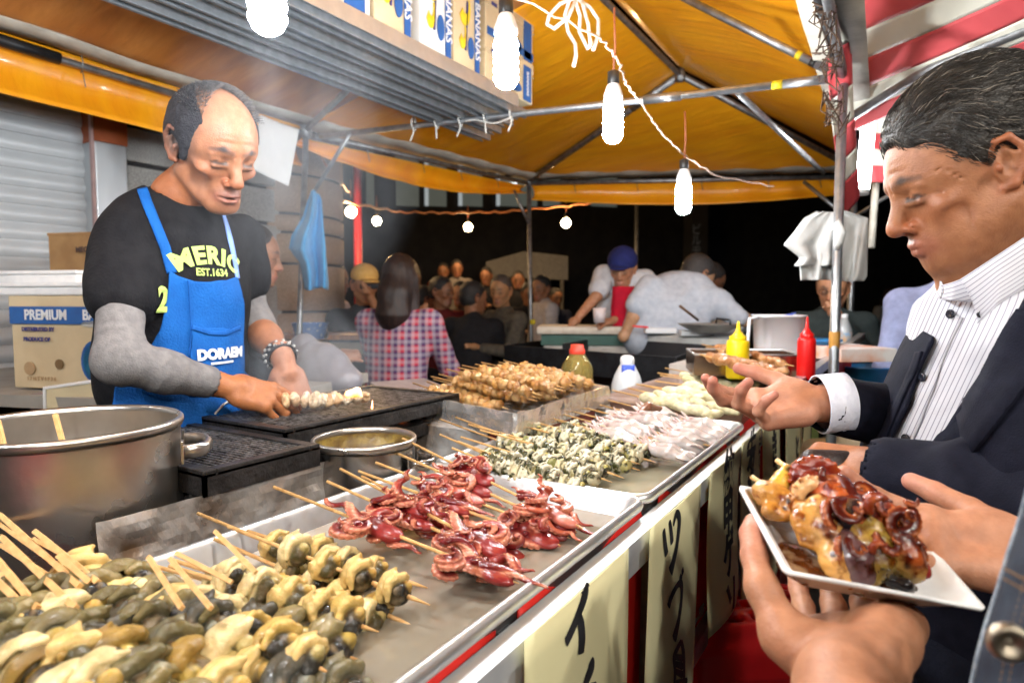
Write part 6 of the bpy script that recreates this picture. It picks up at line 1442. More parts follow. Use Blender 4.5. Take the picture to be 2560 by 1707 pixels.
mb = ribbon(atree, [(470, 700), (474, 760), (477, 820), (472, 900)], .003, .003, .002); part('seam', mb, cloth('apron_dark', (.012, .10, .38)), apron)
mb = ribbon(ttree, [(356, 474), (368, 510), (392, 570), (412, 620), (430, 690)], .020, .004, .002); part('strap', mb, APR, apron)
mb = ribbon(ttree, [(553, 530), (566, 570), (578, 620), (586, 660), (592, 700)], .016, .004, .002); part('strap', mb, mat('pale_blue_strap', (.20, .33, .75)), apron)
mb = ribbon(atree, [(535, 1035), (555, 1012), (580, 996), (602, 1000), (640, 1040)], .004, .004, .002); part('apron_string', mb, ROPE, apron)
LIME = mat('lime_print', (.50, .66, .16), None, 60, .7)
rt = unit(np.cross(UP, -fwV)); rt = rt if np.dot(rt, AR) > 0 else -rt; nn = np.cross(rt, UP)
def wr_on(tree, txt, px, py, size, m, parent, bold=0., arc=0, sq=1., spacing=1., off=.0035):
    p, n_ = hit(tree, px, py); n2 = unit(fwV*1+0*n_); r_ = unit(np.cross(UP, n2)); write(txt, size, p, r_, UP, m, parent, bold=bold, onto=tree, arc=arc, squash=sq, off=off, spacing=spacing)
wr_on(ttree, 'MERIC', 521, 640, .052, LIME, ts, .0022, arc=.16, sq=1.1, spacing=1.1); wr_on(ttree, 'EST.1634', 528, 682, .022, LIME, ts, .0006, sq=.95); wr_on(ttree, '2', 404, 752, .07, LIME, ts, .003)
wr_on(atree, 'DORAEM', 552, 884, .030, WPRINT, apron, .0018, sq=1.0, off=.0085)
wr_on(atree, '▬▬▬▬', 552, 904, .016, WPRINT, apron, 0, off=.0085)
# bead watch strap
t_ = unit(wrL-elL); R = frame(t_, UP); c = wrL-t_*.012
mb = MB(); a = np.linspace(0, 2*math.pi, 28); P = np.array([[c+R@V3(.032*math.cos(q), w, .030*math.sin(q)) for q in a] for w in (-.014, -.011, .011, .014)]); mb.grid(P, thick=.004); wt = part('watch_strap', mb, mat('black_rubber', (.02, .02, .024), None, 10, .4), ven)
for k, q in enumerate(np.linspace(0, 2*math.pi, 15)[:-1]):
    for w in (-.006, .006):
        S = Sculpt(); mb = MB(); p = c+R@V3(.0375*math.cos(q+w*20), w, .0355*math.sin(q+w*20)); mb.lathe([(.0001, -.004), (.0032, -.0028), (.0042, 0), (.0032, .0028), (.0001, .004)], p, 8); part('bead', mb, mat('pale_bead', (.6, .58, .55), (.1, .1, .1), 200, .3), wt)
# belt pouch seen dark beneath the left arm
S = Sculpt(); S.cap(W(620, 940, 1.62), W(690, 985, 1.6), .05, .05, .03); S.cap(W(560, 930, 1.62), W(620, 1000, 1.6), .06, .06, .03); sk_obj('trousers', S, .01, BLK, ven, disp=folds(.004, 20))
# paper ring: meat skewer on the grill is built with the food
print('vendor done', time.time()-T0)
# ================================================================ customer at the right edge
csk = (.36, .15, .068)
cus = thing('person', 'older man in a navy jacket and striped shirt looking down with one palm out', 'person', aim(2480, 1200, .95))
fC = unit(-AR*.93-UP*.36+AF*.18); RC = frame(fC, UP); cs = 1.01; EC = W(2282, 486, .91); OC = EC-RC@V3(-.031, .086, 0)*cs
S = Sculpt(); head(S, RC, OC, cs, csk, thin=-.5, old=.55, lid=.85, mouth=.35, nose=1.12, brow=(.05, .03, .022), lips=(.36, .12, .08), slit=1.2)
eyes(RC, OC, cs, cus)
S.at(RC, OC, cs)
S.ell((0, .03, -.066), (.060, .05, .05), .03, col=csk); S.ell((0, .035, -.105), (.045, .045, .02), .02, col=csk)
for k in range(5): S.cap((-.062+.003*k, .066-.004*k, .022-.004*k), (-.070, .058-.005*k, .028-.008*k), .0009, k=.003, sub=True)
for p in ((-.052, .062, .040), (-.058, .068, -.008), (-.066, .045, -.05), (-.05, .07, .055)): S.ell(p, (.0035, .0035, .0035), .002, col=(.22, .10, .05), paint=.5)
S.at(); nb = OC+RC@V3(0, -.045, -.075); S.chain([OC+RC@V3(0, -.015, -.06), nb+AR*.01, W(2560, 740, .98)], [.056, .060, .068], .03, col=csk); S.chain([OC+RC@V3(0, .03, -.10), W(2440, 700, .94)], [.03, .05], .03, col=csk)
r0 = S.mesh(.0021, csk, .004)
# far arm with the open palm
wr = W(2062, 1008, .985); dF = unit(-AR*.97-UP*.10+AF*.04); palm = (.52, .25, .16)
S = Sculpt(); S.cap(wr+unit(W(2440, 1085, 1.13)-wr)*.08, wr, .030, .0255, .01, col=palm)
hand(S, frame(dF, AF*.62-UP*.80), wr+dF*.02, 1.04, -1, curls=[(.25, .45, .35), (.40, .60, .45), (.75, .85, .5), (1.0, .95, .5)], spread=(.10, .03, -.03, -.10), thumb=(.15, -.6, .1), col=(.40, .16, .075), palm=palm, tips=(.52, .20, .14))
r1 = S.mesh(.0021, palm, .004)
# near hand holding a wallet
wn = W(2205, 1180, .83); dN = unit(W(2085, 1165, .86)-wn); S = Sculpt(); S.cap(wn+AR*.05, wn, .033, .028, .01, col=csk)
hand(S, frame(dN, -AF*.55+UP*.8), wn, 1.05, -1, curls=[(.7, .8, .5), (.8, .9, .5), (.9, .9, .5), (1., .9, .5)], thumb=(-.4, 1.0, .8), col=(.38, .15, .065), palm=(.42, .17, .08))
r2 = S.mesh(.0024, csk, .004)
S = Sculpt()
TC = [W(2372, 770, .95)+AR*.172, W(2312, 900, .95)+AR*.162, W(2250, 1060, .95)+AR*.158, W(2225, 1240, .95)+AR*.155, W(2240, 1480, .95)+AR*.165]
FRC = np.stack([AR, unit(AF*[1, 1, 0]), UP], 1)
for i, c in enumerate(TC): S.ell(c, (.11, .15, .13), .06, R=FRC)
S.cap(TC[4]+AF*.08, TC[4]+AF*.08-UP*.75, .08, .06, .04); S.cap(TC[4]-AF*.08, TC[4]-AF*.08-UP*.75, .08, .06, .04)
r3 = S.mesh(.016, csk)
V, F, C = join_np([r0, r1, r2, r3]); link('body', np_mesh('body', V, F, C), SKIN, cus)
# hair
HC = mat('dark_greying_hair', (.014, .012, .010), (.035, .028, .022), 40, .45, bump=.5, bscale=160)
S = Sculpt(); S.at(RC, OC, cs); S.ell((0, -.034, .060), (.084, .108, .096), 0); S.ell((0, .002, .070), (.070, .080, .060), .03); S.ell((0, .004, .030), (.0805, .056, .055), .02); S.ell((0, -.05, -.012), (.078, .070, .066), .03)
S.ell((0, .088, -.045), (.082, .072, .080), .01, sub=True); S.ell((0, .118, .028), (.075, .058, .060), .010, sub=True)
for s in (-1, 1): S.ell((s*.090, -.014, -.018), (.022, .030, .048), .006, sub=True); S.ell((s*.085, .088, -.0), (.045, .042, .040), .008, sub=True)
S.ell((0, -.02, -.115), (.1, .1, .045), .01, sub=True)
ho, HV, HF = sk_obj('hair', S, .003, HC, cus, disp=folds(.0016, 150, 2)); HN = vnorm(HV, HF)
rs = np.random.RandomState(9); idx = rs.choice(len(HV), 5200, replace=False); mbs = [MB(), MB()]; th_ = bvh(HV, HF)
for q, i in enumerate(idx):
    p = HV[i].astype(float); n_ = HN[i]; loc = RC.T@(p-OC)
    flow = V3(-.25*np.sign(loc[0]) if abs(loc[0]) < .03 else 0, -1.0, -.15 if loc[2] > .08 else -.75)+V3(*(rs.normal(size=3)*.16))
    if loc[1] > .02 and loc[2] < .06: flow = V3(0, -.75, -.8)+V3(*(rs.normal(size=3)*.15))
    flow[2] += .35*math.sin(loc[1]*60+loc[0]*30); d = RC@flow; L = rs.uniform(.012, .030); pts = []; cur = p
    for k in range(6):
        h_ = th_.find_nearest(Vector(cur)); c0 = np.array(h_[0]); nn = np.array(h_[1]); lift = .0008+.0022*math.sin(math.pi*k/6)+rs.uniform(0, .0006)
        pts.append(c0+nn*lift); t_ = unit(d-nn*np.dot(d, nn)); cur = c0+t_*L/5
    mbs[1 if rs.rand() < .09 else 0].tube(pts, [.00045, .0005, .0005, .00045, .0004, .0002], 3, caps=False)
part('hair_strands', mbs[0], mat('hair_strand', (.026, .020, .016), (.010, .008, .007), 30, .4), cus, kind='stuff'); part('grey_strands', mbs[1], mat('grey_strand', (.26, .22, .18), (.12, .10, .08), 30, .4), cus, kind='stuff')
# shirt: white with fine dark stripes running down
def stripes(name, dirv, freq=330):
    m = bpy.data.materials.new(name); m.use_nodes = True; n = m.node_tree; N = n.nodes; L = n.links; b = N['Principled BSDF']; b.inputs['Roughness'].default_value = .8; b.inputs['Sheen Weight'].default_value = .1
    at = N.new('ShaderNodeAttribute'); at.attribute_name = 'stripe'; s = N.new('ShaderNodeMath'); s.operation = 'SINE'; a = N.new('ShaderNodeMath'); a.operation = 'MULTIPLY'; a.inputs[1].default_value = freq; L.new(at.outputs['Fac'], a.inputs[0]); L.new(a.outputs[0], s.inputs[0])
    g = N.new('ShaderNodeMapRange'); g.inputs[1].default_value = .70; g.inputs[2].default_value = .95; L.new(s.outputs[0], g.inputs[0])
    x = N.new('ShaderNodeMix'); x.data_type = 'RGBA'; x.inputs[6].default_value = (.52, .52, .56, 1); x.inputs[7].default_value = (.20, .19, .24, 1); L.new(g.outputs[0], x.inputs[0]); L.new(x.outputs[2], b.inputs['Base Color'])
    n2 = N.new('ShaderNodeTexNoise'); n2.inputs['Scale'].default_value = 250; bp = N.new('ShaderNodeBump'); bp.inputs['Strength'].default_value = .15; bp.inputs['Distance'].default_value = .004; L.new(n2.outputs['Fac'], bp.inputs['Height']); L.new(bp.outputs[0], b.inputs['Normal']); return m
SHM = stripes('striped_shirting', None, 1050.)
def set_stripe(o, vals):
    a = o.data.attributes.new('stripe', 'FLOAT', 'POINT'); a.data.foreach_set('value', np.asarray(vals, np.float32))
def ctorso(S, g=0.):
    rs_ = [(.125, .162, .13), (.130, .165, .14), (.143, .172, .15), (.15, .19, .16), (.155, .19, .2)]
    for c, r in zip(TC, rs_): S.ell(c, (r[0]+g, r[1]+g, r[2]), .07, R=FRC)
shNr, shFr = W(2640, 850, .76), W(2470, 800, 1.16)
S = Sculpt(); ctorso(S); S.cap(shNr, shFr, .06, .06, .08); S.cap(W(2500, 740, .97), W(2480, 800, .97), .075, .1, .05)
def shfold(V, N): return .004*vnoise(V, 18, 4, 3)+.0025*np.abs(vnoise(V@np.array([[1, 0, 0], [0, 1, 0], [.2, .2, 1]]), 45, 6, 2))
SHM2 = SHM.copy(); so, SV, SF = sk_obj('shirt', S, .006, SHM2, cus, disp=shfold); SN = vnorm(SV, SF); stree = bvh(SV, SF)
# stripes follow the button line: distance across the shirt front
lineA, lineB = W(2400, 790, .93), W(2240, 1130, .90); ld = unit(lineB-lineA)
n2_ = SHM2.node_tree; tc_ = n2_.nodes.new('ShaderNodeTexCoord'); vm_ = n2_.nodes.new('ShaderNodeVectorMath'); vm_.operation = 'DOT_PRODUCT'; vm_.inputs[1].default_value = tuple(unit(np.cross(ld, -_ray(2370, 960))))
mm_ = [x for x in n2_.nodes if x.type == 'MATH' and x.operation == 'MULTIPLY'][0]; n2_.links.new(tc_.outputs['Object'], vm_.inputs[0]); n2_.links.new(vm_.outputs['Value'], mm_.inputs[0])
# collar: standing band and the near leaf folded over it
def strip(name, top, bot, nv=10, bul=.012, freqv=.05, n=26, ph=0):
    T = np.array([W(*q) for q in top]); B = np.array([W(*q) for q in bot]); tt = np.linspace(0, len(top)-1, n); P = np.zeros((n, nv, 3)); val = np.zeros((n, nv))
    for i, t_ in enumerate(tt):
        k = min(int(t_), len(top)-2); a = lerp(T[k], T[k+1], t_-k); b_ = lerp(B[k], B[k+1], t_-k)
        for j in range(nv): v = j/(nv-1); P[i, j] = lerp(a, b_, v)-AF*bul*math.sin(math.pi*v)-AF*bul*.6*math.sin(math.pi*i/(n-1)); val[i, j] = v*np.linalg.norm(b_-a)+ph
    mb = MB(); mb.grid(P, thick=.0022); o = part(name, mb, SHM, cus); set_stripe(o, np.concatenate([val.ravel(), val.ravel()])); return o
strip('collar', [(2357, 712, .905), (2378, 706, .885), (2420, 690, .865), (2560, 600, .85)], [(2353, 748, .905), (2375, 752, .885), (2425, 756, .865), (2560, 700, .85)], bul=.004)
strip('collar_leaf', [(2399, 699, .858), (2480, 643, .835), (2560, 590, .825), (2700, 520, .84)], [(2444, 822, .850), (2478, 792, .825), (2560, 738, .815), (2700, 690, .83)], bul=.008)
strip('collar_leaf', [(2357, 712, .915), (2350, 700, .95), (2348, 690, 1.0)], [(2353, 748, .912), (2343, 738, .95), (2338, 730, 1.0)], bul=.003)
BTN = mat('dark_button', (.015, .018, .03), None, 30, .25, coat=.6)
placket = ribbon(stree, [(2395, 790), (2355, 880), (2325, 960), (2292, 1040), (2262, 1110), (2235, 1170)], .024, .002, .0015); po = part('placket', placket, SHM2, cus)
for px, py in ((2315, 945), (2272, 1096), (2385, 786)):
    p, n_ = hit(stree, px, py)
    if p is None: continue
    R = frame(n_, UP)@np.array([[1, 0, 0], [0, 0, 1], [0, -1, 0.]]); mb = MB(); mb.lathe([(0, .0045), (.0035, .0045), (.0058, .0062), (.0066, .005), (.0066, .002), (0, .002)], p+n_*.002, 16, R=frame(UP, n_)); part('button', mb, BTN, cus)
p = W(2452, 785, .845); mb = MB(); mb.lathe([(0, .003), (.0035, .003), (.0055, .0045), (.006, .003), (.006, 0), (0, 0)], p, 16, R=frame(UP, -AF)); part('button', mb, BTN, cus)
# jacket
JK = cloth('navy_jacket', (.0055, .0065, .014), (.009, .010, .020), 60, .8, bump=.15, bscale=500)
S = Sculpt(); ctorso(S, .014); S.cap(shNr, shFr, .075, .075, .08); S.ell(W(2600, 800, .97), (.11, .16, .12), .06, R=FRC)
elN, elF = W(2640, 1290, .70), W(2440, 1085, 1.13)
S.chain([shNr, lerp(shNr, elN, .5), elN], [.080, .072, .062], .05); S.chain([shFr, elF], [.075, .062], .05)
JV, JF, _ = S.mesh(.0055); JN = vnorm(JV, JF); JV = JV+JN*(.005*vnoise(JV, 13, 9, 3)+.004*np.abs(vnoise(JV, 24, 3, 2)))[:, None]
openp = [(2300, 500), (2700, 450), (2700, 640), (2600, 690), (2560, 745), (2500, 850), (2425, 970), (2360, 1075), (2318, 1150), (2270, 1230), (2214, 1160), (2212, 1120), (2262, 1020), (2302, 905), (2325, 860), (2330, 840), (2250, 800)]
c_ = fcen(JV, JF); x, y = proj(c_); fn = JN[JF].mean(1); cf = ((fn*(CAM-c_)).sum(1) > -.25*np.linalg.norm(CAM-c_, axis=1)); keep = ~(inpoly(x, y, openp) & cf)
neckc = W(2500, 700, .96); keep &= ~((np.linalg.norm(c_-neckc, axis=1) < .10))
V2, F2 = cut(JV, JF, JN, 0, keep, .005); jk = link('jacket', np_mesh('jacket', V2, F2), JK, cus); jtree = bvh(JV, JF)
mb = ribbon(jtree, [(2610, 800), (2575, 850), (2500, 965), (2430, 1070), (2370, 1150)], .055, .004, .004); part('lapel', mb, JK, jk)
mb = ribbon(jtree, [(2300, 880), (2285, 925), (2250, 1000), (2215, 1080), (2195, 1120)], .018, .003, .003); part('lapel', mb, JK, jk)
def jsleeve(a, b, c, ra, rb, rc, seed, name='sleeve'):
    S = Sculpt(); S.chain([a, b], [ra, rb], .03); S.chain([b, lerp(b, c, .5), c], [rb, (rb+rc)/2, rc], .03); d = unit(c-b); S.cap(c-d*.015, c+d*.05, rc*.85, rc*.85, .002, sub=True)
    def disp(V, N): t1 = (V-b)@unit(c-b); return .0045*np.sin(t1*75+4*vnoise(V, 14, seed))*np.exp(-(t1/.12)**2)+.004*vnoise(V, 16, seed+2, 3)
    S_ = sk_obj(name, S, .0045, JK, jk, disp=disp); return S_
jsleeve(lerp(shFr, elF, .5), elF, W(2078, 1010, .99), .066, .062, .047, 3)
jsleeve(lerp(shNr, elN, .5), elN, W(2222, 1192, .82), .072, .064, .050, 8)
for cpt, dd, r in ((W(2066, 1009, .987), dF, .0435),):
    R = frame(dd, UP); a = np.linspace(0, 2*math.pi, 36); P = np.array([[cpt+R@V3(r*(1+.02*math.sin(3*q))*math.cos(q), w, r*1.05*math.sin(q)) for q in a] for w in (-.03, -.01, .004, .012)]); mb = MB(); mb.grid(P[::-1], thick=.0022); cu = part('shirt_cuff', mb, cloth('cuff_cloth', (.66, .67, .74), (.58, .59, .68), 90), cus)
# hanging wallet
S = Sculpt(); S.cap(W(2030, 1152, .86), W(2140, 1160, .86), .016, .018, .01); S.cap(W(2050, 1165, .85), W(2120, 1180, .85), .010, .012, .01); sw = thing('wallet', 'dark wallet with a yellow edge held low by the man in the navy jacket', 'wallet', W(2080, 1165, .86)-UP*.02)
sk_obj('wallet_body', S, .003, mat('dark_leather', (.03, .018, .015), (.015, .01, .01), 60, .35, bump=.3), sw)
mb = MB(); mb.tube([W(2050, 1166, .838), W(2085, 1172, .834), W(2130, 1170, .834)], .003, 6); part('yellow_edge', mb, YTAPE, sw)
S = Sculpt(); S.cap(TC[4]+AF*.08, TC[4]+AF*.09-UP*.85, .105, .08, .06); S.cap(TC[4]-AF*.08, TC[4]-AF*.07-UP*.85, .105, .08, .06); S.ell(TC[4]-UP*.05, (.17, .2, .12), .05, R=FRC)
sk_obj('trousers', S, .013, cloth('navy_trousers', (.010, .012, .022)), cus, disp=folds(.006, 10, 4))
print('customer done', time.time()-T0)
# ================================================================ person in the foreground holding a foam dish
fg = thing('person', 'person in a denim jacket holding a white foam dish in both hands', 'person', W(2350, 1700, .5)-UP*.4)
fsk = (.46, .215, .12)
tA, tB, tC_ = W(1846, 1213, .68), W(1963, 1430, .56), W(2468, 1524, .56); tD = tA+tC_-tB
S = Sculpt()
wl = W(2110, 1700, .50); fl = unit(W(2120, 1560, .60)-wl)
S.chain([W(2200, 2100, .38), W(2150, 1880, .44), wl-fl*.02, wl+fl*.01], [.046, .040, .031, .030], .02, col=fsk)
hand(S, frame(fl, -UP*.90-AF*.35+AR*.1), wl+fl*.01, 1.12, 1, curls=[(.15, .25, .2), (.15, .25, .2), (.2, .3, .2), (.25, .3, .2)], spread=(.16, .06, -.05, -.16), thumb=(.75, -1.5, .1), col=fsk, palm=(.50, .24, .135), tips=(.54, .25, .17), wrist=.04, nothumb=True)
# thumb laid up along the left side of the dish
S.at(); S.chain([wl+fl*.035-AR*.015, W(1965, 1590, .545), W(1905, 1470, .575), W(1885, 1390, .605)], [.026, .019, .0125, .0120], .014, col=fsk); S.chain([W(1885, 1390, .605), W(1881, 1335, .63), W(1884, 1308, .64)], [.0120, .0118, .0098], .004, col=(.55, .24, .16))
S.ell(W(1895, 1312, .632), (.008, .009, .009), .003, col=(.78, .5, .45), paint=.6)
# heel and little finger side
S.chain([wl+fl*.02+AR*.022, W(2215, 1600, .55), W(2270, 1560, .60)], [.024, .022, .016], .02, col=fsk); S.chain([W(2230, 1580, .60), W(2180, 1550, .64)], [.02, .018], .02, col=fsk)
r0 = S.mesh(.0022, fsk, .004)
S = Sculpt(); wr_ = W(2560, 1405, .63); fr2 = unit(-AR*.93+UP*.16+AF*.25)
S.chain([W(2900, 1480, .60), W(2700, 1430, .62), wr_], [.045, .036, .028], .02, col=fsk)
hand(S, frame(fr2, AF*.66-UP*.75), wr_, 1.08, -1, curls=[(.2, .3, .2), (.25, .35, .25), (.35, .4, .3), (.5, .5, .3)], spread=(.10, .02, -.05, -.12), thumb=(.55, -1.3, -.1), col=fsk, palm=(.51, .24, .14), tips=(.56, .26, .18))
r1 = S.mesh(.0022, fsk, .004)
V, F, C = join_np([r0, r1]); link('body', np_mesh('body', V, F, C), SKIN, fg)
# denim jacket
DEN = mat('dark_denim', (.007, .013, .028), (.020, .038, .062), 26, .85, bump=.5, bscale=700, mixlo=.4, mixhi=.75, detail=8)
rows = [(1200, 2575, 2900), (1280, 2556, 2900), (1380, 2522, 2900), (1480, 2492, 2900), (1560, 2466, 2900), (1640, 2444, 2900), (1720, 2428, 2900), (2050, 2390, 2900)]
n, m_ = 22, 48; P = np.zeros((n, m_, 3))
for j in range(m_):
    py = 1200+850*j/(m_-1); xa = np.interp(py, [r[0] for r in rows], [r[1] for r in rows])
    for i in range(n): s = i/(n-1); P[i, j] = W(xa+(2900-xa)*s, py, .40-.07*math.sin(s*2.2)+.004*math.sin(py*.03+s*5)+.03*(1-s)**6)
mb = MB(); mb.grid(P, thick=.006); dj = part('denim_jacket', mb, DEN, fg)
mb = MB(); mb.tube([P[0, j]+AF*-.001 for j in range(m_)], .0022, 8); part('hem_seam', mb, mat('pale_denim_edge', (.30, .34, .38), (.16, .2, .25), 200, .9), dj)
for o_ in (3, 4):
    mb = MB()
    for j in range(0, m_-1): a, b = P[o_, j]-AF*.001, P[o_, j+1]-AF*.001; mb.tube([lerp(a, b, .1), lerp(a, b, .7)], .0006, 5)
    part('stitching', mb, mat('orange_thread', (.28, .16, .07), None, 50, .8), dj)
for q in ((1420, 2510, 2560, 1480), (1445, 2508, 2560, 1506)):
    mb = MB(); pa, pb = W(q[1], q[0], .358), W(q[2]+60, q[3], .335)
    for k in range(14): mb.tube([lerp(pa, pb, k/14), lerp(pa, pb, (k+.7)/14)], .0006, 5)
    part('stitching', mb, MATS['orange_thread'], dj)
bp_ = W(2520, 1603, .333); R = frame(UP, unit(-AF-AR*.35+UP*.1)); mb = MB(); mb.lathe([(0, .0015), (.0012, .0015), (.0018, .0008), (.003, .001), (.0055, .0035), (.0085, .004), (.0098, .0025), (.0100, .0), (.0095, -.002)], bp_, 36, R=R); part('button', mb, mat('brass_button', (.42, .36, .28), (.30, .25, .19), 60, .35, 1., bump=.2, bscale=300), dj)

# ---------------------------------------------------------------- foam dish and its food
dish = thing('foam_dish', 'white foam dish held in the foreground hands', 'dish', (tA+tB+tC_+tD)/4-UP*.03)
nrmT = unit(np.cross(tC_-tB, tA-tB)); nrmT = nrmT if nrmT[2] > 0 else -nrmT
def rrect(s, dz, r=.10, n=8):
    c = (tA+tB+tC_+tD)/4; ex = (tC_-tB)/2; ey = (tA-tB)/2; out = []
    for sx, sy, a0 in ((1, 1, 0), (-1, 1, 90), (-1, -1, 180), (1, -1, 270)):
        for k in range(n):
            a = math.radians(a0+90*k/(n-1)); out.append(c+ex*(s-r*.6)*sx*1.0+ey*(s-r)*sy+ex*r*.6*math.cos(a)+ey*r*math.sin(a)+nrmT*dz)
    return out
rings = [rrect(.62, -.030), rrect(.92, -.004), rrect(1.0, -.003), rrect(1.005, .0005), rrect(.955, .0008), rrect(.925, -.002), rrect(.66, -.0255), rrect(.50, -.0262)]
nn_ = len(rings[0]); vs_ = [p for r in rings for p in r]; mb = MB(); mb._add(vs_, [(i*nn_+k, i*nn_+(k+1) % nn_, (i+1)*nn_+(k+1) % nn_, (i+1)*nn_+k) for i in range(len(rings)-1) for k in range(nn_)], True)
mb.f.append(tuple((len(rings)-1)*nn_+k for k in range(nn_))); mb.sm.append(False); mb.f.append(tuple(range(nn_))[::-1]); mb.sm.append(False); part('dish_body', mb, FOAM, dish)
c0 = (tA+tB+tC_+tD)/4; ex = unit(tC_-tB); ey = unit(tA-tB)
S = Sculpt()
for i in range(7): S.ell(c0-ex*(.055-.017*i)-ey*(.02-.004*(i % 3))-nrmT*.0235, (.010, .028, .0035), .004, R=np.stack([ex, ey, nrmT], 1))
for q in ((-.05, .0), (-.03, -.02), (.0, -.03), (.02, -.015), (-.06, -.025)): S.ell(c0+ex*q[0]+ey*q[1]-nrmT*.024, (.016, .011, .0035), .008, R=np.stack([ex, ey, nrmT], 1))
V, F, C = S.mesh(.0018); link('sauce', np_mesh('sauce', V, F), mat('thin_soy', (.10, .025, .006), (.30, .20, .12), 60, .08, coat=1., mixlo=.45, mixhi=.6), dish)
FD = mat('glazed_food', (1, 1, 1), (.30, .10, .02), 75, .20, vcol=True, coat=.45, bump=.25, bscale=150, sss=.1, mixlo=.52, mixhi=.66, detail=8)
def food(name, label, base, build, h=.0016, disp=None, cat='grilled food', group=None):
    S = Sculpt(); build(S); V, F, C = S.mesh(h, base, .0025, disp); t = thing(name, label, cat, V.mean(0)-[0, 0, .01], group=group); link('flesh', np_mesh('flesh', V, F, C), FD, t); return t
B1 = (.46, .19, .03); B2 = (.58, .31, .09); BR = (.16, .04, .02); RD = (.20, .018, .008); OR_ = (.50, .10, .015); BK = (.012, .010, .012)
def spots(S, cen, n, rad, seed, col=BK, r=.0022):
    g = random.Random(seed)
    for i in range(n): S.ell(np.asarray(cen)+V3(*[g.uniform(-1, 1)*rad for _ in range(3)]), r*g.uniform(.6, 1.8), .001, col=col, paint=.9)
def b_(S):
    S.ell(W(1932, 1243, .655), (.018, .015, .013), 0, B1); S.ell(W(1910, 1225, .66), (.012, .014, .010), .008, B2); S.ell(W(1965, 1255, .65), (.014, .012, .011), .01, B1); S.cap(W(1925, 1280, .64), W(1965, 1290, .635), .008, .006, .008, B1)
    S.cap(W(1950, 1205, .67), W(1968, 1178, .675), .010, .008, .008, (.72, .42, .06)); S.ell(W(1972, 1170, .668), .004, .002, col=BK, paint=.9); spots(S, W(1932, 1255, .635), 26, .016, 1); S.ell(W(1930, 1292, .63), (.014, .004, .005), .004, col=BK, paint=.7)
food('grilled_whelk', 'golden browned lump of grilled shellfish at the left end of the foam dish', B1, b_, disp=folds(.0012, 260, 1))
def b_(S):
    a = np.linspace(-.4, 4.2, 12); S.chain([W(2028, 1247, .645)+AR*.014*math.cos(q)+AU*.016*math.sin(q) for q in a], [.0075]*8+[.0065, .006, .005, .004], .002, col=(.66, .40, .18))
    for q in a: S.ell(W(2028, 1247, .640)+AR*.021*math.cos(q)+AU*.023*math.sin(q), .0022, .001, col=(.62, .32, .14))
food('grilled_tentacle', 'pale curled tentacle piece between the golden lump and the red one', (.8, .56, .34), b_)
def b_(S):
    S.chain([W(1995, 1270, .64), W(2035, 1310, .625), W(2075, 1350, .61), W(2105, 1395, .60), W(2120, 1425, .59)], [.010, .016, .017, .015, .010], .005, col=B1); S.ell(W(2045, 1300, .615), (.014, .012, .011), .006, B2); S.chain([W(2010, 1275, .63), W(2050, 1262, .625), W(2085, 1290, .615), W(2110, 1330, .605)], [.006, .010, .009, .005], .004, col=B2); S.ell(W(2070, 1330, .600), (.012, .012, .012), .006, B2)
    S.cap(W(2095, 1400, .59), W(2125, 1435, .585), .017, .013, .008, (.72, .38, .10)); S.cap(W(2000, 1300, .62), W(2020, 1350, .61), .010, .008, .008, B1); S.chain([W(2030, 1290, .60), W(2068, 1318, .592), W(2098, 1352, .585)], .006, .004, col=BR, paint=.8); S.ell(W(2020, 1340, .60), (.008, .004, .006), .004, col=BK, paint=.8); spots(S, W(2050, 1350, .59), 40, .030, 3); spots(S, W(2095, 1405, .575), 12, .012, 4, r=.0022)
food('grilled_whelk', 'largest golden shellfish piece in the middle of the foam dish', B1, b_, disp=folds(.0014, 220, 2))
def b_(S): S.chain([W(2085, 1330, .605), W(2110, 1360, .592), W(2140, 1395, .582), W(2152, 1430, .578)], [.009, .013, .015, .013], .004, col=(.10, .045, .045)); S.cap(W(2085, 1325, .60), W(2150, 1365, .585), .004, .003, .003, (.03, .015, .012))
food('grilled_whelk', 'dark purple brown glossy strip beside the spotted piece', (.1, .045, .045), b_, disp=folds(.001, 300, 3))
def b_(S):
    pts = [W(2150, 1298, .605), W(2172, 1325, .595), W(2192, 1365, .585), W(2198, 1405, .58), W(2180, 1440, .578)]; S.chain(pts, [.009, .012, .0135, .0125, .009], .004, col=(.42, .27, .04)); S.chain([p-AR*.008 for p in pts], [.006, .008, .009, .008, .006], .006, col=(.40, .20, .04))
    g = random.Random(5)
    for i in range(46):
        k = g.uniform(0, 3.99); p = lerp(pts[int(k)], pts[int(k)+1], k-int(k)); a = g.uniform(-1.3, 1.5); S.ell(p+(AR*math.sin(a)*.9-AF*math.cos(a)+AU*g.uniform(-.4, .4))*.0155, .0016, .0008, BK)
    S.chain([p+AR*.014-AF*.004 for p in pts[1:]], .0022, .001, col=BK, paint=.7); S.ell(W(2150, 1290, .597), (.008, .006, .008), .004, col=BK, paint=.8)
food('grilled_skin', 'yellow strip dotted with black charred points on the foam dish', (.68, .52, .12), b_)
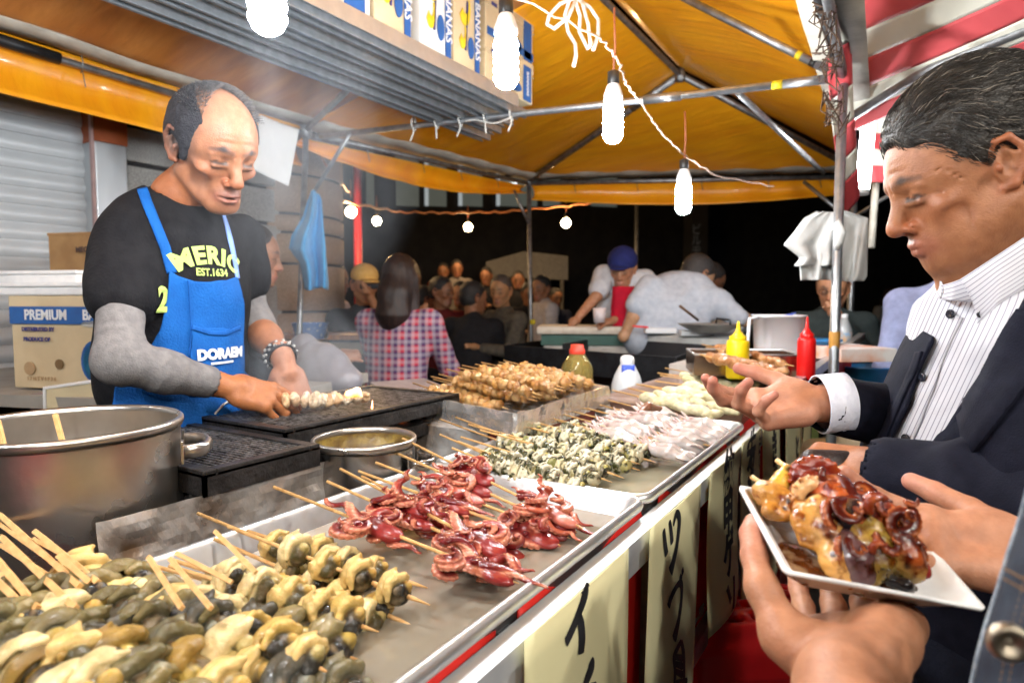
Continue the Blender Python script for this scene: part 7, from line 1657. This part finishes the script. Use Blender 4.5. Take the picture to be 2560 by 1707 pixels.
def b_(S):
    a = np.linspace(.3, 5.4, 16); S.chain([W(2036, 1190, .665)+AR*.019*math.cos(q)+AU*.014*math.sin(q) for q in a], [.0075]*11+[.007, .006, .005, .0045, .004], .002, col=RD)
    for q in a[::1]: S.ell(W(2036, 1190, .66)+AR*.0265*math.cos(q)+AU*.021*math.sin(q), .0021, .001, OR_)
    S.chain([W(2075, 1225, .635), W(2100, 1235, .622), W(2112, 1262, .617), W(2095, 1280, .615), W(2078, 1266, .613)], [.0065, .006, .005, .004, .003], .002, col=OR_); S.chain([W(2150, 1262, .62), W(2180, 1245, .615), W(2210, 1262, .61), W(2205, 1290, .607), W(2182, 1290, .606)], [.007, .006, .0055, .0045, .003], .002, col=RD)
    for k in range(26): q = W(2070+k*9, 1212+k*7.5+6*math.sin(k), .628-.0022*k); S.ell(q, .0028, .001, OR_)
    S.chain([W(2040, 1215, .655), W(2075, 1240, .645), W(2105, 1255, .635), W(2140, 1262, .63), W(2180, 1275, .625)], [.016, .019, .017, .013, .012], .006, col=RD); S.ell(W(2085, 1238, .63), (.016, .012, .010), .006, OR_); S.cap(W(2060, 1215, .64), W(2150, 1245, .628), .006, .005, .004, BK)
    S.chain([W(2100, 1270, .625), W(2130, 1295, .61), W(2150, 1310, .605)], [.015, .019, .012], .006, col=BK)
    for cx, cy, r in ((2185, 1268, .012), (2215, 1300, .013), (2240, 1325, .011)):
        S.chain([W(cx, cy, .615)+AR*r*(1-i*.06)*math.cos(i*.6)+AU*r*(1-i*.06)*math.sin(i*.6) for i in range(9)], [.0055-.0003*i for i in range(9)], .002, col=OR_)
    S.chain([W(2210, 1340, .60), W(2245, 1370, .592), W(2275, 1400, .585), W(2300, 1428, .58)], [.013, .015, .013, .005], .006, col=RD); S.chain([W(2225, 1335, .59), W(2262, 1355, .585), W(2290, 1390, .58)], [.006, .007, .004], .004, col=BK)
    S.cap(W(2235, 1400, .59), W(2275, 1425, .585), .015, .012, .008, (.66, .42, .10)); spots(S, W(2080, 1240, .625), 40, .04, 8); spots(S, W(2250, 1390, .58), 30, .03, 9); S.chain([W(2225, 1450, .575), W(2262, 1462, .57), W(2285, 1470, .57)], [.006, .006, .003], .004, col=BK)
food('grilled_octopus', 'dark red glazed octopus with charred curls along the back of the foam dish', RD, b_, h=.0017, disp=folds(.0009, 320, 5))
for i, (a, b) in enumerate(((W(1942, 1150, .70), W(2010, 1200, .665)), (W(1880, 1192, .69), W(1915, 1215, .67)))):
    mb = MB(); mb.tube([a, b], .0028, 7); solo('bamboo_stick', mb, BAMB, ('longer', 'shorter')[i]+' bamboo stick end poking over the back of the foam dish', 'skewer stick')
print('hands done', time.time()-T0)
# ================================================================ skewered food
WET = mat('wet_shellfish', (1, 1, 1), (.66, .60, .48), 70, .22, vcol=True, spec=.3, coat=.12, bump=.35, bscale=160, sss=.12, mixlo=.4, mixhi=.75, detail=6)
WETG = mat('herb_flecked_shellfish', (1, 1, 1), (.07, .08, .02), 60, .25, vcol=True, coat=.3, bump=.4, bscale=140, mixlo=.50, mixhi=.58, detail=7)
OCT = mat('boiled_octopus', (1, 1, 1), (.70, .55, .55), 45, .20, vcol=True, spec=.35, coat=.3, bump=.15, bscale=200, sss=.1)
MEAT = mat('cooked_meat', (1, 1, 1), (.52, .36, .22), 85, .32, vcol=True, coat=.35, bump=.5, bscale=170, mixlo=.42, mixhi=.72, detail=7)
SQ = mat('boiled_squid', (1, 1, 1), (.88, .78, .76), 60, .2, vcol=True, coat=.7, bump=.2, bscale=120, sss=.2)
def to_mesh(S, h, m, disp=None, soft=.003, name='piece', flat=1., cfn=None):
    V, F, C = S.mesh(h, (.6, .5, .3), soft, disp); V[:, 2] *= flat; C = C if cfn is None else cfn(V, C); me = np_mesh(name, V, F, C); me.materials.append(m); return me
def mottle(amt, sc, seed, darkmix=None):
    def f(V, C):
        n = vnoise(V, sc, seed, 3)[:, None]; C = C*(1+amt*n)
        if darkmix is not None:
            lum = C.mean(1, keepdims=True); m = np.clip((.10-lum)/.05, 0, 1)*np.clip(vnoise(V, sc*.8, seed+9, 3)*1.6, 0, 1)[:, None]; C = C*(1-m)+np.array(darkmix)*m
        return np.clip(C, 0, 1)
    return f
def whelk_mesh(seed, cream, dark, yel, grey=0., m=None):
    """snail meat pierced along Y: thin cream foot cupped round a mottled dark body with a pale oval"""
    g = random.Random(seed); j = lambda a: g.uniform(-a, a); S = Sculpt(); tilt = frame(unit(V3(j(.35), 1, j(.3))), UP)
    S.ell((j(.002), -.004, 0), (.0225+j(.002), .0150, .0205), 0, cream, R=tilt); S.ell((0, .007, -.001), (.0200, .0170, .0180), .002, sub=True, R=tilt)
    S.ell((.016*g.choice((-1, 1)), .012, -.020), (.016, .018, .014), .004, sub=True)
    w0 = g.uniform(.2, 2.6)
    S.chain([(.0205*math.cos(w0+q), .004+.003*math.sin(q*3), .0190*math.sin(w0+q)) for q in np.linspace(-1.5, 1.5, 7)], [.0028, .0040, .0048, .0050, .0048, .0040, .0026], .003, col=tuple(min(1, c*1.1) for c in cream))
    S.cap((.017*math.cos(w0), -.006, .017*math.sin(w0)), (.027*math.cos(w0+.3), -.006+j(.005), .026*math.sin(w0+.3)), .007, .0016, .007, cream)
    S.cap((.015*math.cos(w0+2), -.004, .015*math.sin(w0+2)), (.024*math.cos(w0+2.3), .004+j(.004), .023*math.sin(w0+2.3)), .006, .0018, .006, cream)
    S.ell((0, .006, 0), (.0165, .0150, .0152), .0012, dark); S.ell((.009+j(.003), .014, .005+j(.004)), (.0095, .0075, .0085), .002, dark)
    S.ell((-.006+j(.002), .014, .0085+j(.002)), (.0072, .0068, .0070), .0012, yel); S.ell((-.006, .014, .0085), (.0085, .0072, .0012), .0015, col=dark, paint=.7)
    for k in range(2): S.ell((j(.016), -.014+j(.004), .010+j(.01)), (.004, .004, .004), .004, col=(.26, .20, .09), paint=.45)
    if grey:
        for k in range(6): S.ell((j(.020), j(.014), .006+j(.016)), (.009, .006, .008), .006, col=(.06, .07, .075), paint=grey)
    n1 = lambda V, N: .0011*vnoise(V, 120, seed, 2)+.0004*vnoise(V, 480, seed+3, 2)
    return to_mesh(S, .0012, m or WET, n1, soft=.0008, cfn=mottle(.16, 260, seed, (.17, .13, .08)))
CR = (.60, .43, .17); CR2 = (.64, .52, .28); DK = (.012, .010, .006); YL = (.52, .35, .10)
WH = [whelk_mesh(k, (CR, CR2, (.50, .34, .10), CR2, CR)[k % 5], (DK, (.06, .05, .02), (.025, .025, .022))[k % 3], (YL, (.46, .38, .16))[k % 2]) for k in range(7)]
WHG = [whelk_mesh(20+k, ((.20, .16, .07), (.07, .065, .05), (.30, .19, .05), (.13, .11, .05))[k % 4], ((.010, .011, .013), (.03, .026, .016))[k % 2], ((.45, .33, .08), (.25, .24, .16))[k % 2], .55) for k in range(5)]
def octo_mesh(seed, dark, glaze=False):
    g = random.Random(seed); S = Sculpt(); body = (.16, .010, .012) if dark else (.46, .12, .07); pale = (.60, .20, .12); suck = (.78, .38, .24); inner = (.26, .03, .025)
    if glaze: body, pale, suck, inner = (.085, .010, .005), (.30, .06, .012), (.46, .13, .03), (.20, .03, .008)
    S.ell((0, .034, -.003), (.0140, .0230, .0140), 0, (.26, .028, .026) if dark else (.58, .20, .15)); S.ell((0, .008, .002), (.0150, .015, .0150), .010, body)
    for s in (-1, 1): S.ell((s*.0105, .013, .013), (.0040, .0040, .0040), .002, body); S.ell((s*.0115, .013, .0160), (.0016, .0016, .0016), .001, (.01, .008, .01))
    for a in range(8):
        an = a*math.pi/4+g.uniform(-.25, .25); side = V3(math.cos(an), 0, math.sin(an)*.32+.10); p = V3(0, .002, 0)+side*.008; d = unit(side+V3(0, g.choice((-1.3, -.7, .5, 1.4)), 0)); pts = [p]; r0 = .0086; rad = [r0]
        turn = g.choice((-1, 1)); ax = unit(V3(g.uniform(-.35, .35), g.uniform(-.35, .35), 1)) if g.random() < .75 else (unit(np.cross(side, V3(0, 1, 0))) if g.random() < .5 else V3(0, 1, 0)); L = 19; st = .0070; cr = g.uniform(.16, .24); grow = g.uniform(.030, .045); out = -1 if g.random() < .75 else 1
        for k in range(L):
            th = turn*(cr+grow*k); d = d*math.cos(th)+np.cross(ax, d)*math.sin(th)+ax*np.dot(ax, d)*(1-math.cos(th)); d = unit(d+ax*.035); p = p+d*st*(1-k*.032); pts.append(p.copy()); rad.append(r0*(1-.043*(k+1)))
        S.chain(pts, rad, .0010, col=body if g.random() < .75 else inner)
        for k in range(1, L):
            t_ = unit(pts[k+1]-pts[k-1]); inn = unit(np.cross(ax, t_))*turn*out; sd = unit(np.cross(t_, inn)); sc_ = rad[k]
            S.cap(pts[k-1]+inn*rad[k-1]*.48, pts[k]+inn*sc_*.48, sc_*.66, None, .0008, pale)
            for q in (-1, 1): S.ell(pts[k]+inn*sc_*.82+sd*q*sc_*.5, sc_*.36, .0004, suck); m_ = lerp(pts[k], pts[k-1], .5); S.ell(m_+inn*sc_*.82+sd*q*sc_*.5, sc_*.32, .0004, suck)
    n1 = lambda V, N: .0005*vnoise(V, 160, seed, 3)
    return to_mesh(S, .0011, OCT, n1, soft=.0008, flat=.58, cfn=mottle(.22, 140, seed))
OC_ = [octo_mesh(k, k % 4 != 3) for k in range(5)]
def lump_mesh(seed, n, L, r, cols, m, name='meat', noise=.0018, gap=.8):
    g = random.Random(seed); S = Sculpt(); y = -L/2
    for k in range(n):
        c = g.choice(cols); yy = -L/2+L*(k+.5)/n; S.ell((g.uniform(-1, 1)*r*.25, yy, g.uniform(-.2, .3)*r), (r*g.uniform(.8, 1.2), L/n*gap*g.uniform(.5, .75), r*g.uniform(.7, 1.05)), .004, c, R=frame(unit(V3(g.uniform(-.5, .5), 1, g.uniform(-.4, .4))), UP))
        S.ell((g.uniform(-1, 1)*r*.7, yy+g.uniform(-.004, .004), g.uniform(-.3, .8)*r), (r*.5, r*.45, r*.4), .003, g.choice(cols))
    return to_mesh(S, .0016, m, lambda V, N: noise*vnoise(V, 170, seed, 3), name=name, cfn=mottle(.25, 150, seed))
CHK = [lump_mesh(40+k, 6, .125, .0135, [(.42, .21, .055), (.50, .31, .12), (.36, .17, .04), (.48, .29, .12)], MEAT, noise=.0026) for k in range(4)]
GRN = [lump_mesh(60+k, 6, .12, .014, [(.44, .40, .26), (.34, .30, .11), (.50, .46, .34), (.18, .18, .05)], WETG, noise=.0018, gap=.9) for k in range(4)]
def squid_mesh(seed):
    g = random.Random(seed); S = Sculpt(); c = (.54, .50, .48); S.chain([(0, -.03, 0), (0, .01, .003), (0, .05, 0), (0, .068, 0)], [.013, .0165, .010, .003], .006, col=c)
    for s in (-1, 1): S.ell((s*.012, .05, .0), (.012, .014, .003), .006, c)
    S.ell((0, -.038, .002), (.011, .009, .010), .005, (.72, .58, .55))
    for k in range(7): a = k*.9; p = V3(math.cos(a)*.006, -.044, math.sin(a)*.006); q = p+V3(math.cos(a)*.010+g.uniform(-.006, .006), -.016, math.sin(a)*.008); S.chain([p, q, q+V3(g.uniform(-.01, .01), -.008, .006)], [.0035, .003, .0015], .002, col=(.74, .60, .58))
    S.ell((.0, .0, .014), (.006, .02, .004), .005, col=(.40, .18, .17), paint=.5 if seed % 2 else 0.01); S.ell((.006, -.03, .010), (.006, .006, .006), .003, col=(.25, .09, .07), paint=.7)
    return to_mesh(S, .0016, SQ, lambda V, N: .0012*vnoise(V, 120, seed, 2), name='squid')
WHN = [whelk_mesh(140+k, ((.56, .52, .38), (.50, .45, .28))[k % 2], (.05, .055, .02), (.42, .36, .10), m=WETG) for k in range(3)]
SQD = [squid_mesh(80+k) for k in range(4)]
SAU = [lump_mesh(90+k, 3, .12, .0145, [(.74, .68, .48), (.70, .64, .42)], mat('fishcake', (1, 1, 1), (.75, .72, .55), 60, .4, vcol=True, bump=.3), noise=.0008, gap=1.3) for k in range(2)]
TSU = [lump_mesh(95+k, 5, .15, .015, [(.46, .20, .07), (.52, .26, .10)], mat('brown_kebab', (1, 1, 1), (.6, .5, .4), 90, .35, vcol=True, bump=.6, coat=.3), noise=.0016, gap=1.2) for k in range(2)]
def skewer(label, group, P0, P1, items, r=.0026, sides=6, pointed=True, cat='skewer', name='skewer', partname='piece'):
    """items: (mesh, distance from P0 along the stick, scale, turn, sideways)"""
    P0 = np.asarray(P0); P1 = np.asarray(P1); d = unit(P1-P0); L = np.linalg.norm(P1-P0); R = frame(d, UP); t = thing(name, label, cat, P0, R, group)
    mb = MB(); mb.tube([(0, 0, 0), (0, L*.93, 0), (0, L, 0)], [r, r, r*.25 if pointed else r], sides, smooth=sides > 5); part('stick', mb, BAMB, t, world=False)
    for me, y, s, turn, sx in items:
        o = bpy.data.objects.new(partname, me); COL.objects.link(o); o.parent = t; o.location = (sx, y, 0); o.rotation_euler = (0, turn, 0); o.scale = (s, s, s)
    return t
rg = random.Random(12)
def od(i): return ORD[min(i, len(ORD)-1)]
# octopus
G = 'octopus skewers in the near tray'
ol = [((685, 1217), (1297, 1458), 1.018, .978), ((818, 1203), (1300, 1418), 1.012, .965), ((851, 1172), (1262, 1385), 1.018, .985), ((897, 1178), (1400, 1362), 1.012, .962), ((940, 1156), (1425, 1345), 1.015, .958), ((986, 1130), (1442, 1330), 1.016, .965), ((1007, 1096), (1457, 1320), 1.03, .978), ((905, 1190), (1310, 1400), 1.005, .95)]
for i, (a, b, z0, z1) in enumerate(ol):
    P0 = onz(*a, z0); P1 = onz(*b, z1); P1 = lerp(P0, P1, 1.0); L = np.linalg.norm(P1-P0); it = []
    for k, f in enumerate((.47, .86)): it.append((OC_[(i*2+k) % 5], L*f-.01, 1.12+rg.uniform(-.06, .08), rg.uniform(-.3, .3), 0))
    skewer('octopus skewer, %s of its row from the near end' % od(i) if i < 7 else 'octopus skewer sunk lowest in the liquid among the others', G, P0, P1, it, partname='octopus')
# whelk in the near tray
G = 'whelk skewers in the near tray'
wl_ = [((571, 1294), (1094, 1507), 1.020, .985, 4, 0, .30, .93), ((495, 1261), (1010, 1480), 1.006, .965, 4, 0, .38, .9), ((437, 1379), (898, 1534), 1.016, .990, 4, 0, .26, .93), ((619, 1305), (1085, 1462), 1.000, .968, 3, 0, .36, .8), ((536, 1325), (1060, 1565), 1.0, .960, 4, 0, .35, .9),
      ((424, 1392), (965, 1572), 1.012, .978, 5, 0, .25, .92), ((370, 1388), (1090, 1592), 1.006, .952, 6, 0, .22, .85), ((390, 1450), (845, 1680), 1.004, .985, 5, 0, .2, .95), ((340, 1480), (940, 1650), .996, .960, 5, 1, .2, .9),
      ((143, 1385), (720, 1680), 1.020, .975, 4, 1, .36, .9), ((85, 1325), (640, 1640), 1.030, .980, 4, 1, .45, .9), ((2, 1340), (520, 1680), 1.034, .985, 4, 1, .45, .95), ((-60, 1245), (420, 1600), 1.040, .985, 4, 1, .60, .95),
      ((0, 1412), (430, 1760), 1.025, .99, 5, 1, .25, .95), ((-90, 1400), (330, 1780), 1.03, .995, 5, 1, .3, .95), ((-140, 1480), (230, 1800), 1.03, .99, 5, 1, .3, .95), ((150, 1520), (640, 1780), 1.0, .975, 5, 1, .1, .95), ((300, 1560), (820, 1740), .99, .965, 5, 1, .1, .95),
      ((100, 1560), (560, 1860), 1.0, .975, 5, 1, .1, .95), ((-20, 1520), (360, 1760), 1.01, .985, 4, 1, .3, .95), ((480, 1600), (960, 1760), .98, .955, 4, 1, .1, .9)]
for i, (a, b, z0, z1, n, gy, f0, f1) in enumerate(wl_):
    P0 = onz(a[0], a[1]+22, z0-.016); P1 = onz(b[0], b[1]+12, z1-.010); P1 = lerp(P0, P1, .97); L = np.linalg.norm(P1-P0); it = []
    for k in range(n):
        f = f0+(f1-f0)*(k+.5)/n; arr = WHG if (gy and rg.random() < .6) else WH; it.append((rg.choice(arr), L*f, (.94 if not gy else 1.32)+rg.uniform(-.10, .12), rg.uniform(-.9, .6) if not gy else rg.uniform(-1.6, 1.4), 0))
    lb = ('pale whelk skewer, %s counting from the octopus towards the near end' % od(i)) if not gy else ('greyish whelk skewer in the dark heap at the near corner, %s of the heap' % od(i-8))
    skewer(lb, G, P0, P1, it, r=.0026 if i < 9 else .0031, sides=6 if i < 9 else 4, partname='whelk')
for i, (a, b) in enumerate((((0, 1286), (200, 1465)), ((-30, 1430), (60, 1515)), ((-10, 1395), (95, 1520)), ((4, 1342), (190, 1520)), ((88, 1328), (245, 1455)), ((145, 1388), (225, 1455)), ((372, 1392), (455, 1520)), ((426, 1396), (528, 1520)), ((440, 1382), (580, 1455)), ((538, 1328), (640, 1430)))):
    skewer('bare bamboo stick end over the whelk heap, %s counting from the upper left' % od(i), 'bare stick ends', onz(*a, 1.045), onz(*b, 1.022), [], .0036 if i < 6 else .003, 4, False)
# long drooping yellow strip on the heap
S = Sculpt(); pts = [(310, 1458, .73), (262, 1464, .715), (222, 1490, .70), (192, 1540, .69), (180, 1590, .685), (196, 1622, .68), (222, 1630, .68)]
S.chain([W(*p) for p in pts], [.005, .009, .011, .010, .009, .010, .009], .004, col=(.74, .42, .04)); S.chain([W(p[0]+8, p[1]+4, p[2]-.012) for p in pts[:5]], .003, .003, col=(.35, .18, .03), paint=.6); S.ell(W(235, 1470, .71), (.02, .014, .012), .008, (.72, .52, .16))
t = thing('shellfish_strip', 'long bright yellow strip of shellfish drooping over the dark heap', 'shellfish', W(200, 1600, .69)); V, F, C = S.mesh(.0016, disp=lambda V, N: .0009*vnoise(V, 220, 3, 3)); link('flesh', np_mesh('flesh', V, F, C), WET, t)
# charred octopus pieces on the foam dish
GZ_ = [octo_mesh(70+k, True, True) for k in range(2)]
for i, (a, b, dd_, sc_) in enumerate((((2075, 1215), (2170, 1290), .612, .82), ((2190, 1290), (2290, 1400), .590, .78), ((2110, 1300), (2190, 1400), .588, .62))):
    A_ = W(*a, dd_+.012); B_ = W(*b, dd_-.008); t = thing('grilled_octopus', ('upper glazed octopus with charred arms on the foam dish', 'glazed octopus with curled arms at the right end of the foam dish', 'small dark glazed octopus in the middle of the foam dish')[i], 'grilled food', A_, frame(unit(B_-A_), nrmT-AF*.4))
    o = bpy.data.objects.new('octopus', GZ_[i % 2]); COL.objects.link(o); o.parent = t; o.scale = (sc_,)*3; o.location = (0, .02, 0)
# green flecked skewers in the middle tray
G = 'green flecked whelk skewers in the middle tray'
gl = [((1100, 1048), (1530, 1205)), ((1100, 1086), (1420, 1225)), ((1145, 1103), (1480, 1235)), ((1152, 1092), (1500, 1200)), ((1139, 1043), (1560, 1195)), ((1171, 1061), (1600, 1175)), ((1177, 1025), (1600, 1160)), ((1220, 1040), (1640, 1155)), ((1252, 1031), (1660, 1145)), ((1282, 1018), (1690, 1140)), ((1130, 1120), (1380, 1215)), ((1200, 1075), (1560, 1170))]
for i, (a, b) in enumerate(gl):
    z0 = 1.012+.006*(i % 3); P0 = onz(*a, z0); P1 = onz(*b, .968); L = np.linalg.norm(P1-P0)
    it = [(GRN[(i+k) % 4], L*f, 1.0+rg.uniform(-.06, .08), rg.uniform(0, 6.2), 0) for k, f in enumerate((.56, .80))][i % 2:i % 2+1]+[(WHN[(i+k) % 3], L*(.44+.075*k), .80+rg.uniform(-.08, .1), rg.uniform(-1.4, 1.4), rg.uniform(-.002, .002)) for k in range(7)]
    skewer('green flecked whelk skewer in the middle tray, %s from its near side' % od(i), G, P0, P1, it, .0022)
G = 'white squid skewers in the middle tray'
for i, (a, b) in enumerate((((1380, 1045), (1760, 1150)), ((1402, 1034), (1775, 1135)), ((1430, 1028), (1790, 1118)), ((1469, 1021), (1805, 1105)), ((1500, 1012), (1815, 1092)), ((1400, 1050), (1740, 1160)), ((1450, 1018), (1780, 1095)), ((1520, 1000), (1830, 1078)))):
    P0 = onz(*a, 1.008); P1 = onz(*b, .972); L = np.linalg.norm(P1-P0); it = [(SQD[(i+k) % 4], L*f, 1.0+rg.uniform(-.1, .1), rg.uniform(-.8, .8), rg.uniform(-.008, .008)) for k, f in enumerate((.45, .80))]
    skewer('white squid skewer in the middle tray, %s of the squid' % od(i), G, P0, P1, it, .0020, partname='squid')
S = Sculpt(); S.chain([onz(1600, 1032, 1.0), onz(1620, 1018, 1.012), onz(1650, 1022, 1.005)], [.008, .014, .008], .006, col=(.22, .10, .06)); t = thing('squid_piece', 'dark brown piece lying on the white squid', 'squid', onz(1620, 1025, .995)); V, F, C = S.mesh(.002); link('flesh', np_mesh('flesh', V, F, C), SQ, t)
# fishcakes and kebabs in the far tray
G = 'pale fishcake skewers in the far tray'
for i, (a, b) in enumerate((((1606, 962), (1890, 1010)), ((1637, 952), (1900, 990)), ((1650, 938), (1880, 972)), ((1663, 920), (1900, 965)), ((1570, 970), (1830, 1030)), ((1530, 975), (1800, 1040)), ((1590, 960), (1860, 1015)), ((1644, 932), (1870, 965)))):
    P0 = onz(*a, 1.035); P1 = onz(*b, 1.0); L = np.linalg.norm(P1-P0); it = [(SAU[(i+k) % 2], L*f, 1.05, rg.uniform(0, 6), 0) for k, f in enumerate((.48, .82))]
    skewer('pale fishcake skewer in the far tray, %s from the front' % od(i), G, P0, P1, it, .0022, partname='fishcake')
G = 'brown kebab skewers in the steel pan'
for i, (a, b) in enumerate((((1755, 861), (1960, 905)), ((1765, 868), (1985, 915)), ((1751, 886), (1940, 930)), ((1760, 890), (1970, 935)))):
    P0 = onz(*a, 1.12); P1 = onz(*b, 1.10); L = np.linalg.norm(P1-P0); it = [(TSU[(i+k) % 2], L*f, 1.15, rg.uniform(0, 6), 0) for k, f in enumerate((.38, .75))]
    skewer('brown kebab skewer lying on the far steel pan, %s from the back' % od(i), G, P0, P1, it, .003, partname='kebab')
# chicken heap
G = 'chicken skewers heaped in the foil tray'; dd = unit(V3(-.737, 1.215, 0)-V3(-1.18, 1.346, 0)); sd_ = unit(V3(-1.19, 1.9, 0)-V3(-1.18, 1.346, 0))
k_ = 0
for layer in range(3):
    for j in range(9-layer):
        o = V3(-1.19, 1.37, 0)+sd_*(.04+(.46-.05*layer)*(j+.5)/(9-layer)+.02*layer)+dd*(-.02+.05*layer+rg.uniform(-.03, .03)); z = CZ-.012+.024*layer
        d = unit(dd+V3(0, rg.uniform(-.12, .12), 0)); P0 = o+[0, 0, z+.022]; P1 = o+d*.40+[0, 0, z-.008]
        it = [(CHK[(k_+q) % 4], .40*f, 1.22+rg.uniform(-.08, .12), rg.uniform(0, 6.2), rg.uniform(-.003, .003)) for q, f in enumerate((.42, .74))]
        skewer('chicken skewer in the foil tray, %s layer, %s from the near side' % (('bottom', 'middle', 'top')[layer], od(j)), G, P0, P1, it, .0022, partname='chicken'); k_ += 1
# skewer being turned on the grill, with a small flame
P0 = W(690, 1004, 1.385); P1 = W(905, 992, 1.47); L = np.linalg.norm(P1-P0); wm = [lump_mesh(130+k, 6, .125, .017, [(.66, .52, .36), (.74, .64, .50), (.60, .40, .22)], MEAT, noise=.0026) for k in range(2)]
skewer('meat skewer held over the smoking grill by the vendor', None, P0, P1, [(wm[0], L*.38, 1.0, 1., 0), (wm[1], L*.76, 1.0, 3., 0)], .0028, partname='meat')
S = Sculpt(); S.chain([W(872, 985, 1.44), W(893, 978, 1.44), W(903, 990, 1.44)], [.009, .008, .003], .006); S.cap(W(930, 1020, 1.46), W(931, 1000, 1.46), .003, .001, .002); V, F, C = S.mesh(.0018); t = thing('flame', 'small orange flame at the end of the meat on the grill', 'flame', W(890, 992, 1.44)); link('fire', np_mesh('fire', V, F), emat('flame_light', (1., .42, .05), 3.2), t)
# sticks standing in the big pot
for i, (a, b) in enumerate((((138, 1036, 1.0), (160, 1118, .98)), ((-6, 1050, 1.0), (12, 1125, .97)))):
    mb = MB(); mb.tube([W(*a), W(*b), W(b[0]+6, b[1]+25, b[2])], .0042, 4, smooth=False); solo('bamboo_stick', mb, BAMB, ('bamboo stick standing inside the big pot near its middle', 'bamboo stick in the big pot at the left edge of the photo')[i], 'skewer stick', 'sticks standing in the big pot')
print('food done', time.time()-T0)
# ================================================================ smoke
def smoke(name, label, lo, hi, dens, scale, thr, stretch, seed=0.):
    mb = MB(); c = (np.array(lo)+np.array(hi))/2; mb.box(c, np.array(hi)-np.array(lo)); o = mb.mesh(name)
    m = bpy.data.materials.new(name); m.use_nodes = True; n = m.node_tree; N = n.nodes; L = n.links
    for x in list(N):
        if x.type == 'BSDF_PRINCIPLED': N.remove(x)
    out = [x for x in N if x.type == 'OUTPUT_MATERIAL'][0]; v = N.new('ShaderNodeVolumePrincipled'); v.inputs['Color'].default_value = (.85, .88, .95, 1); v.inputs['Anisotropy'].default_value = .1
    tc = N.new('ShaderNodeTexCoord'); mp = N.new('ShaderNodeMapping'); mp.inputs['Scale'].default_value = stretch; mp.inputs['Location'].default_value = (seed, seed, 0); L.new(tc.outputs['Object'], mp.inputs[0])
    nz = N.new('ShaderNodeTexNoise'); nz.inputs['Scale'].default_value = scale; nz.inputs['Detail'].default_value = 3; nz.inputs['Distortion'].default_value = 1.2; L.new(mp.outputs[0], nz.inputs['Vector'])
    mr = N.new('ShaderNodeMapRange'); mr.inputs[1].default_value = thr; mr.inputs[2].default_value = thr+.3; mr.inputs[3].default_value = 0; mr.inputs[4].default_value = dens; L.new(nz.outputs['Fac'], mr.inputs[0])
    # soft falloff to the borders of the plume
    g = N.new('ShaderNodeTexGradient'); g.gradient_type = 'SPHERICAL'; mg = N.new('ShaderNodeMapping'); mg.vector_type = 'POINT'; h = (np.array(hi)-np.array(lo))/2
    mg.inputs['Scale'].default_value = tuple(1/h); mg.inputs['Location'].default_value = (0, 0, -1.); L.new(tc.outputs['Object'], mg.inputs[0]); L.new(mg.outputs[0], g.inputs[0])
    mu = N.new('ShaderNodeMath'); mu.operation = 'MULTIPLY'; L.new(mr.outputs[0], mu.inputs[0]); L.new(g.outputs['Fac'], mu.inputs[1]); L.new(mu.outputs[0], v.inputs['Density']); L.new(v.outputs[0], out.inputs['Volume'])
    ob = link(name, o, m); tag(ob, label, 'smoke', kind='stuff'); return ob
a = W(800, 960, 1.45); smoke('smoke', 'pale smoke rising from the meat on the grill', a-[.2, .2, .10], a+[.17, .17, .22], 7., 7, .40, (1, 1, .6))
b = W(735, 420, 1.36); smoke('smoke', 'thin bluish smoke drifting up past the vendor\'s head', b-[.28, .28, .34], b+[.28, .28, .36], 1.2, 6, .36, (1, 1, .45), 3.)
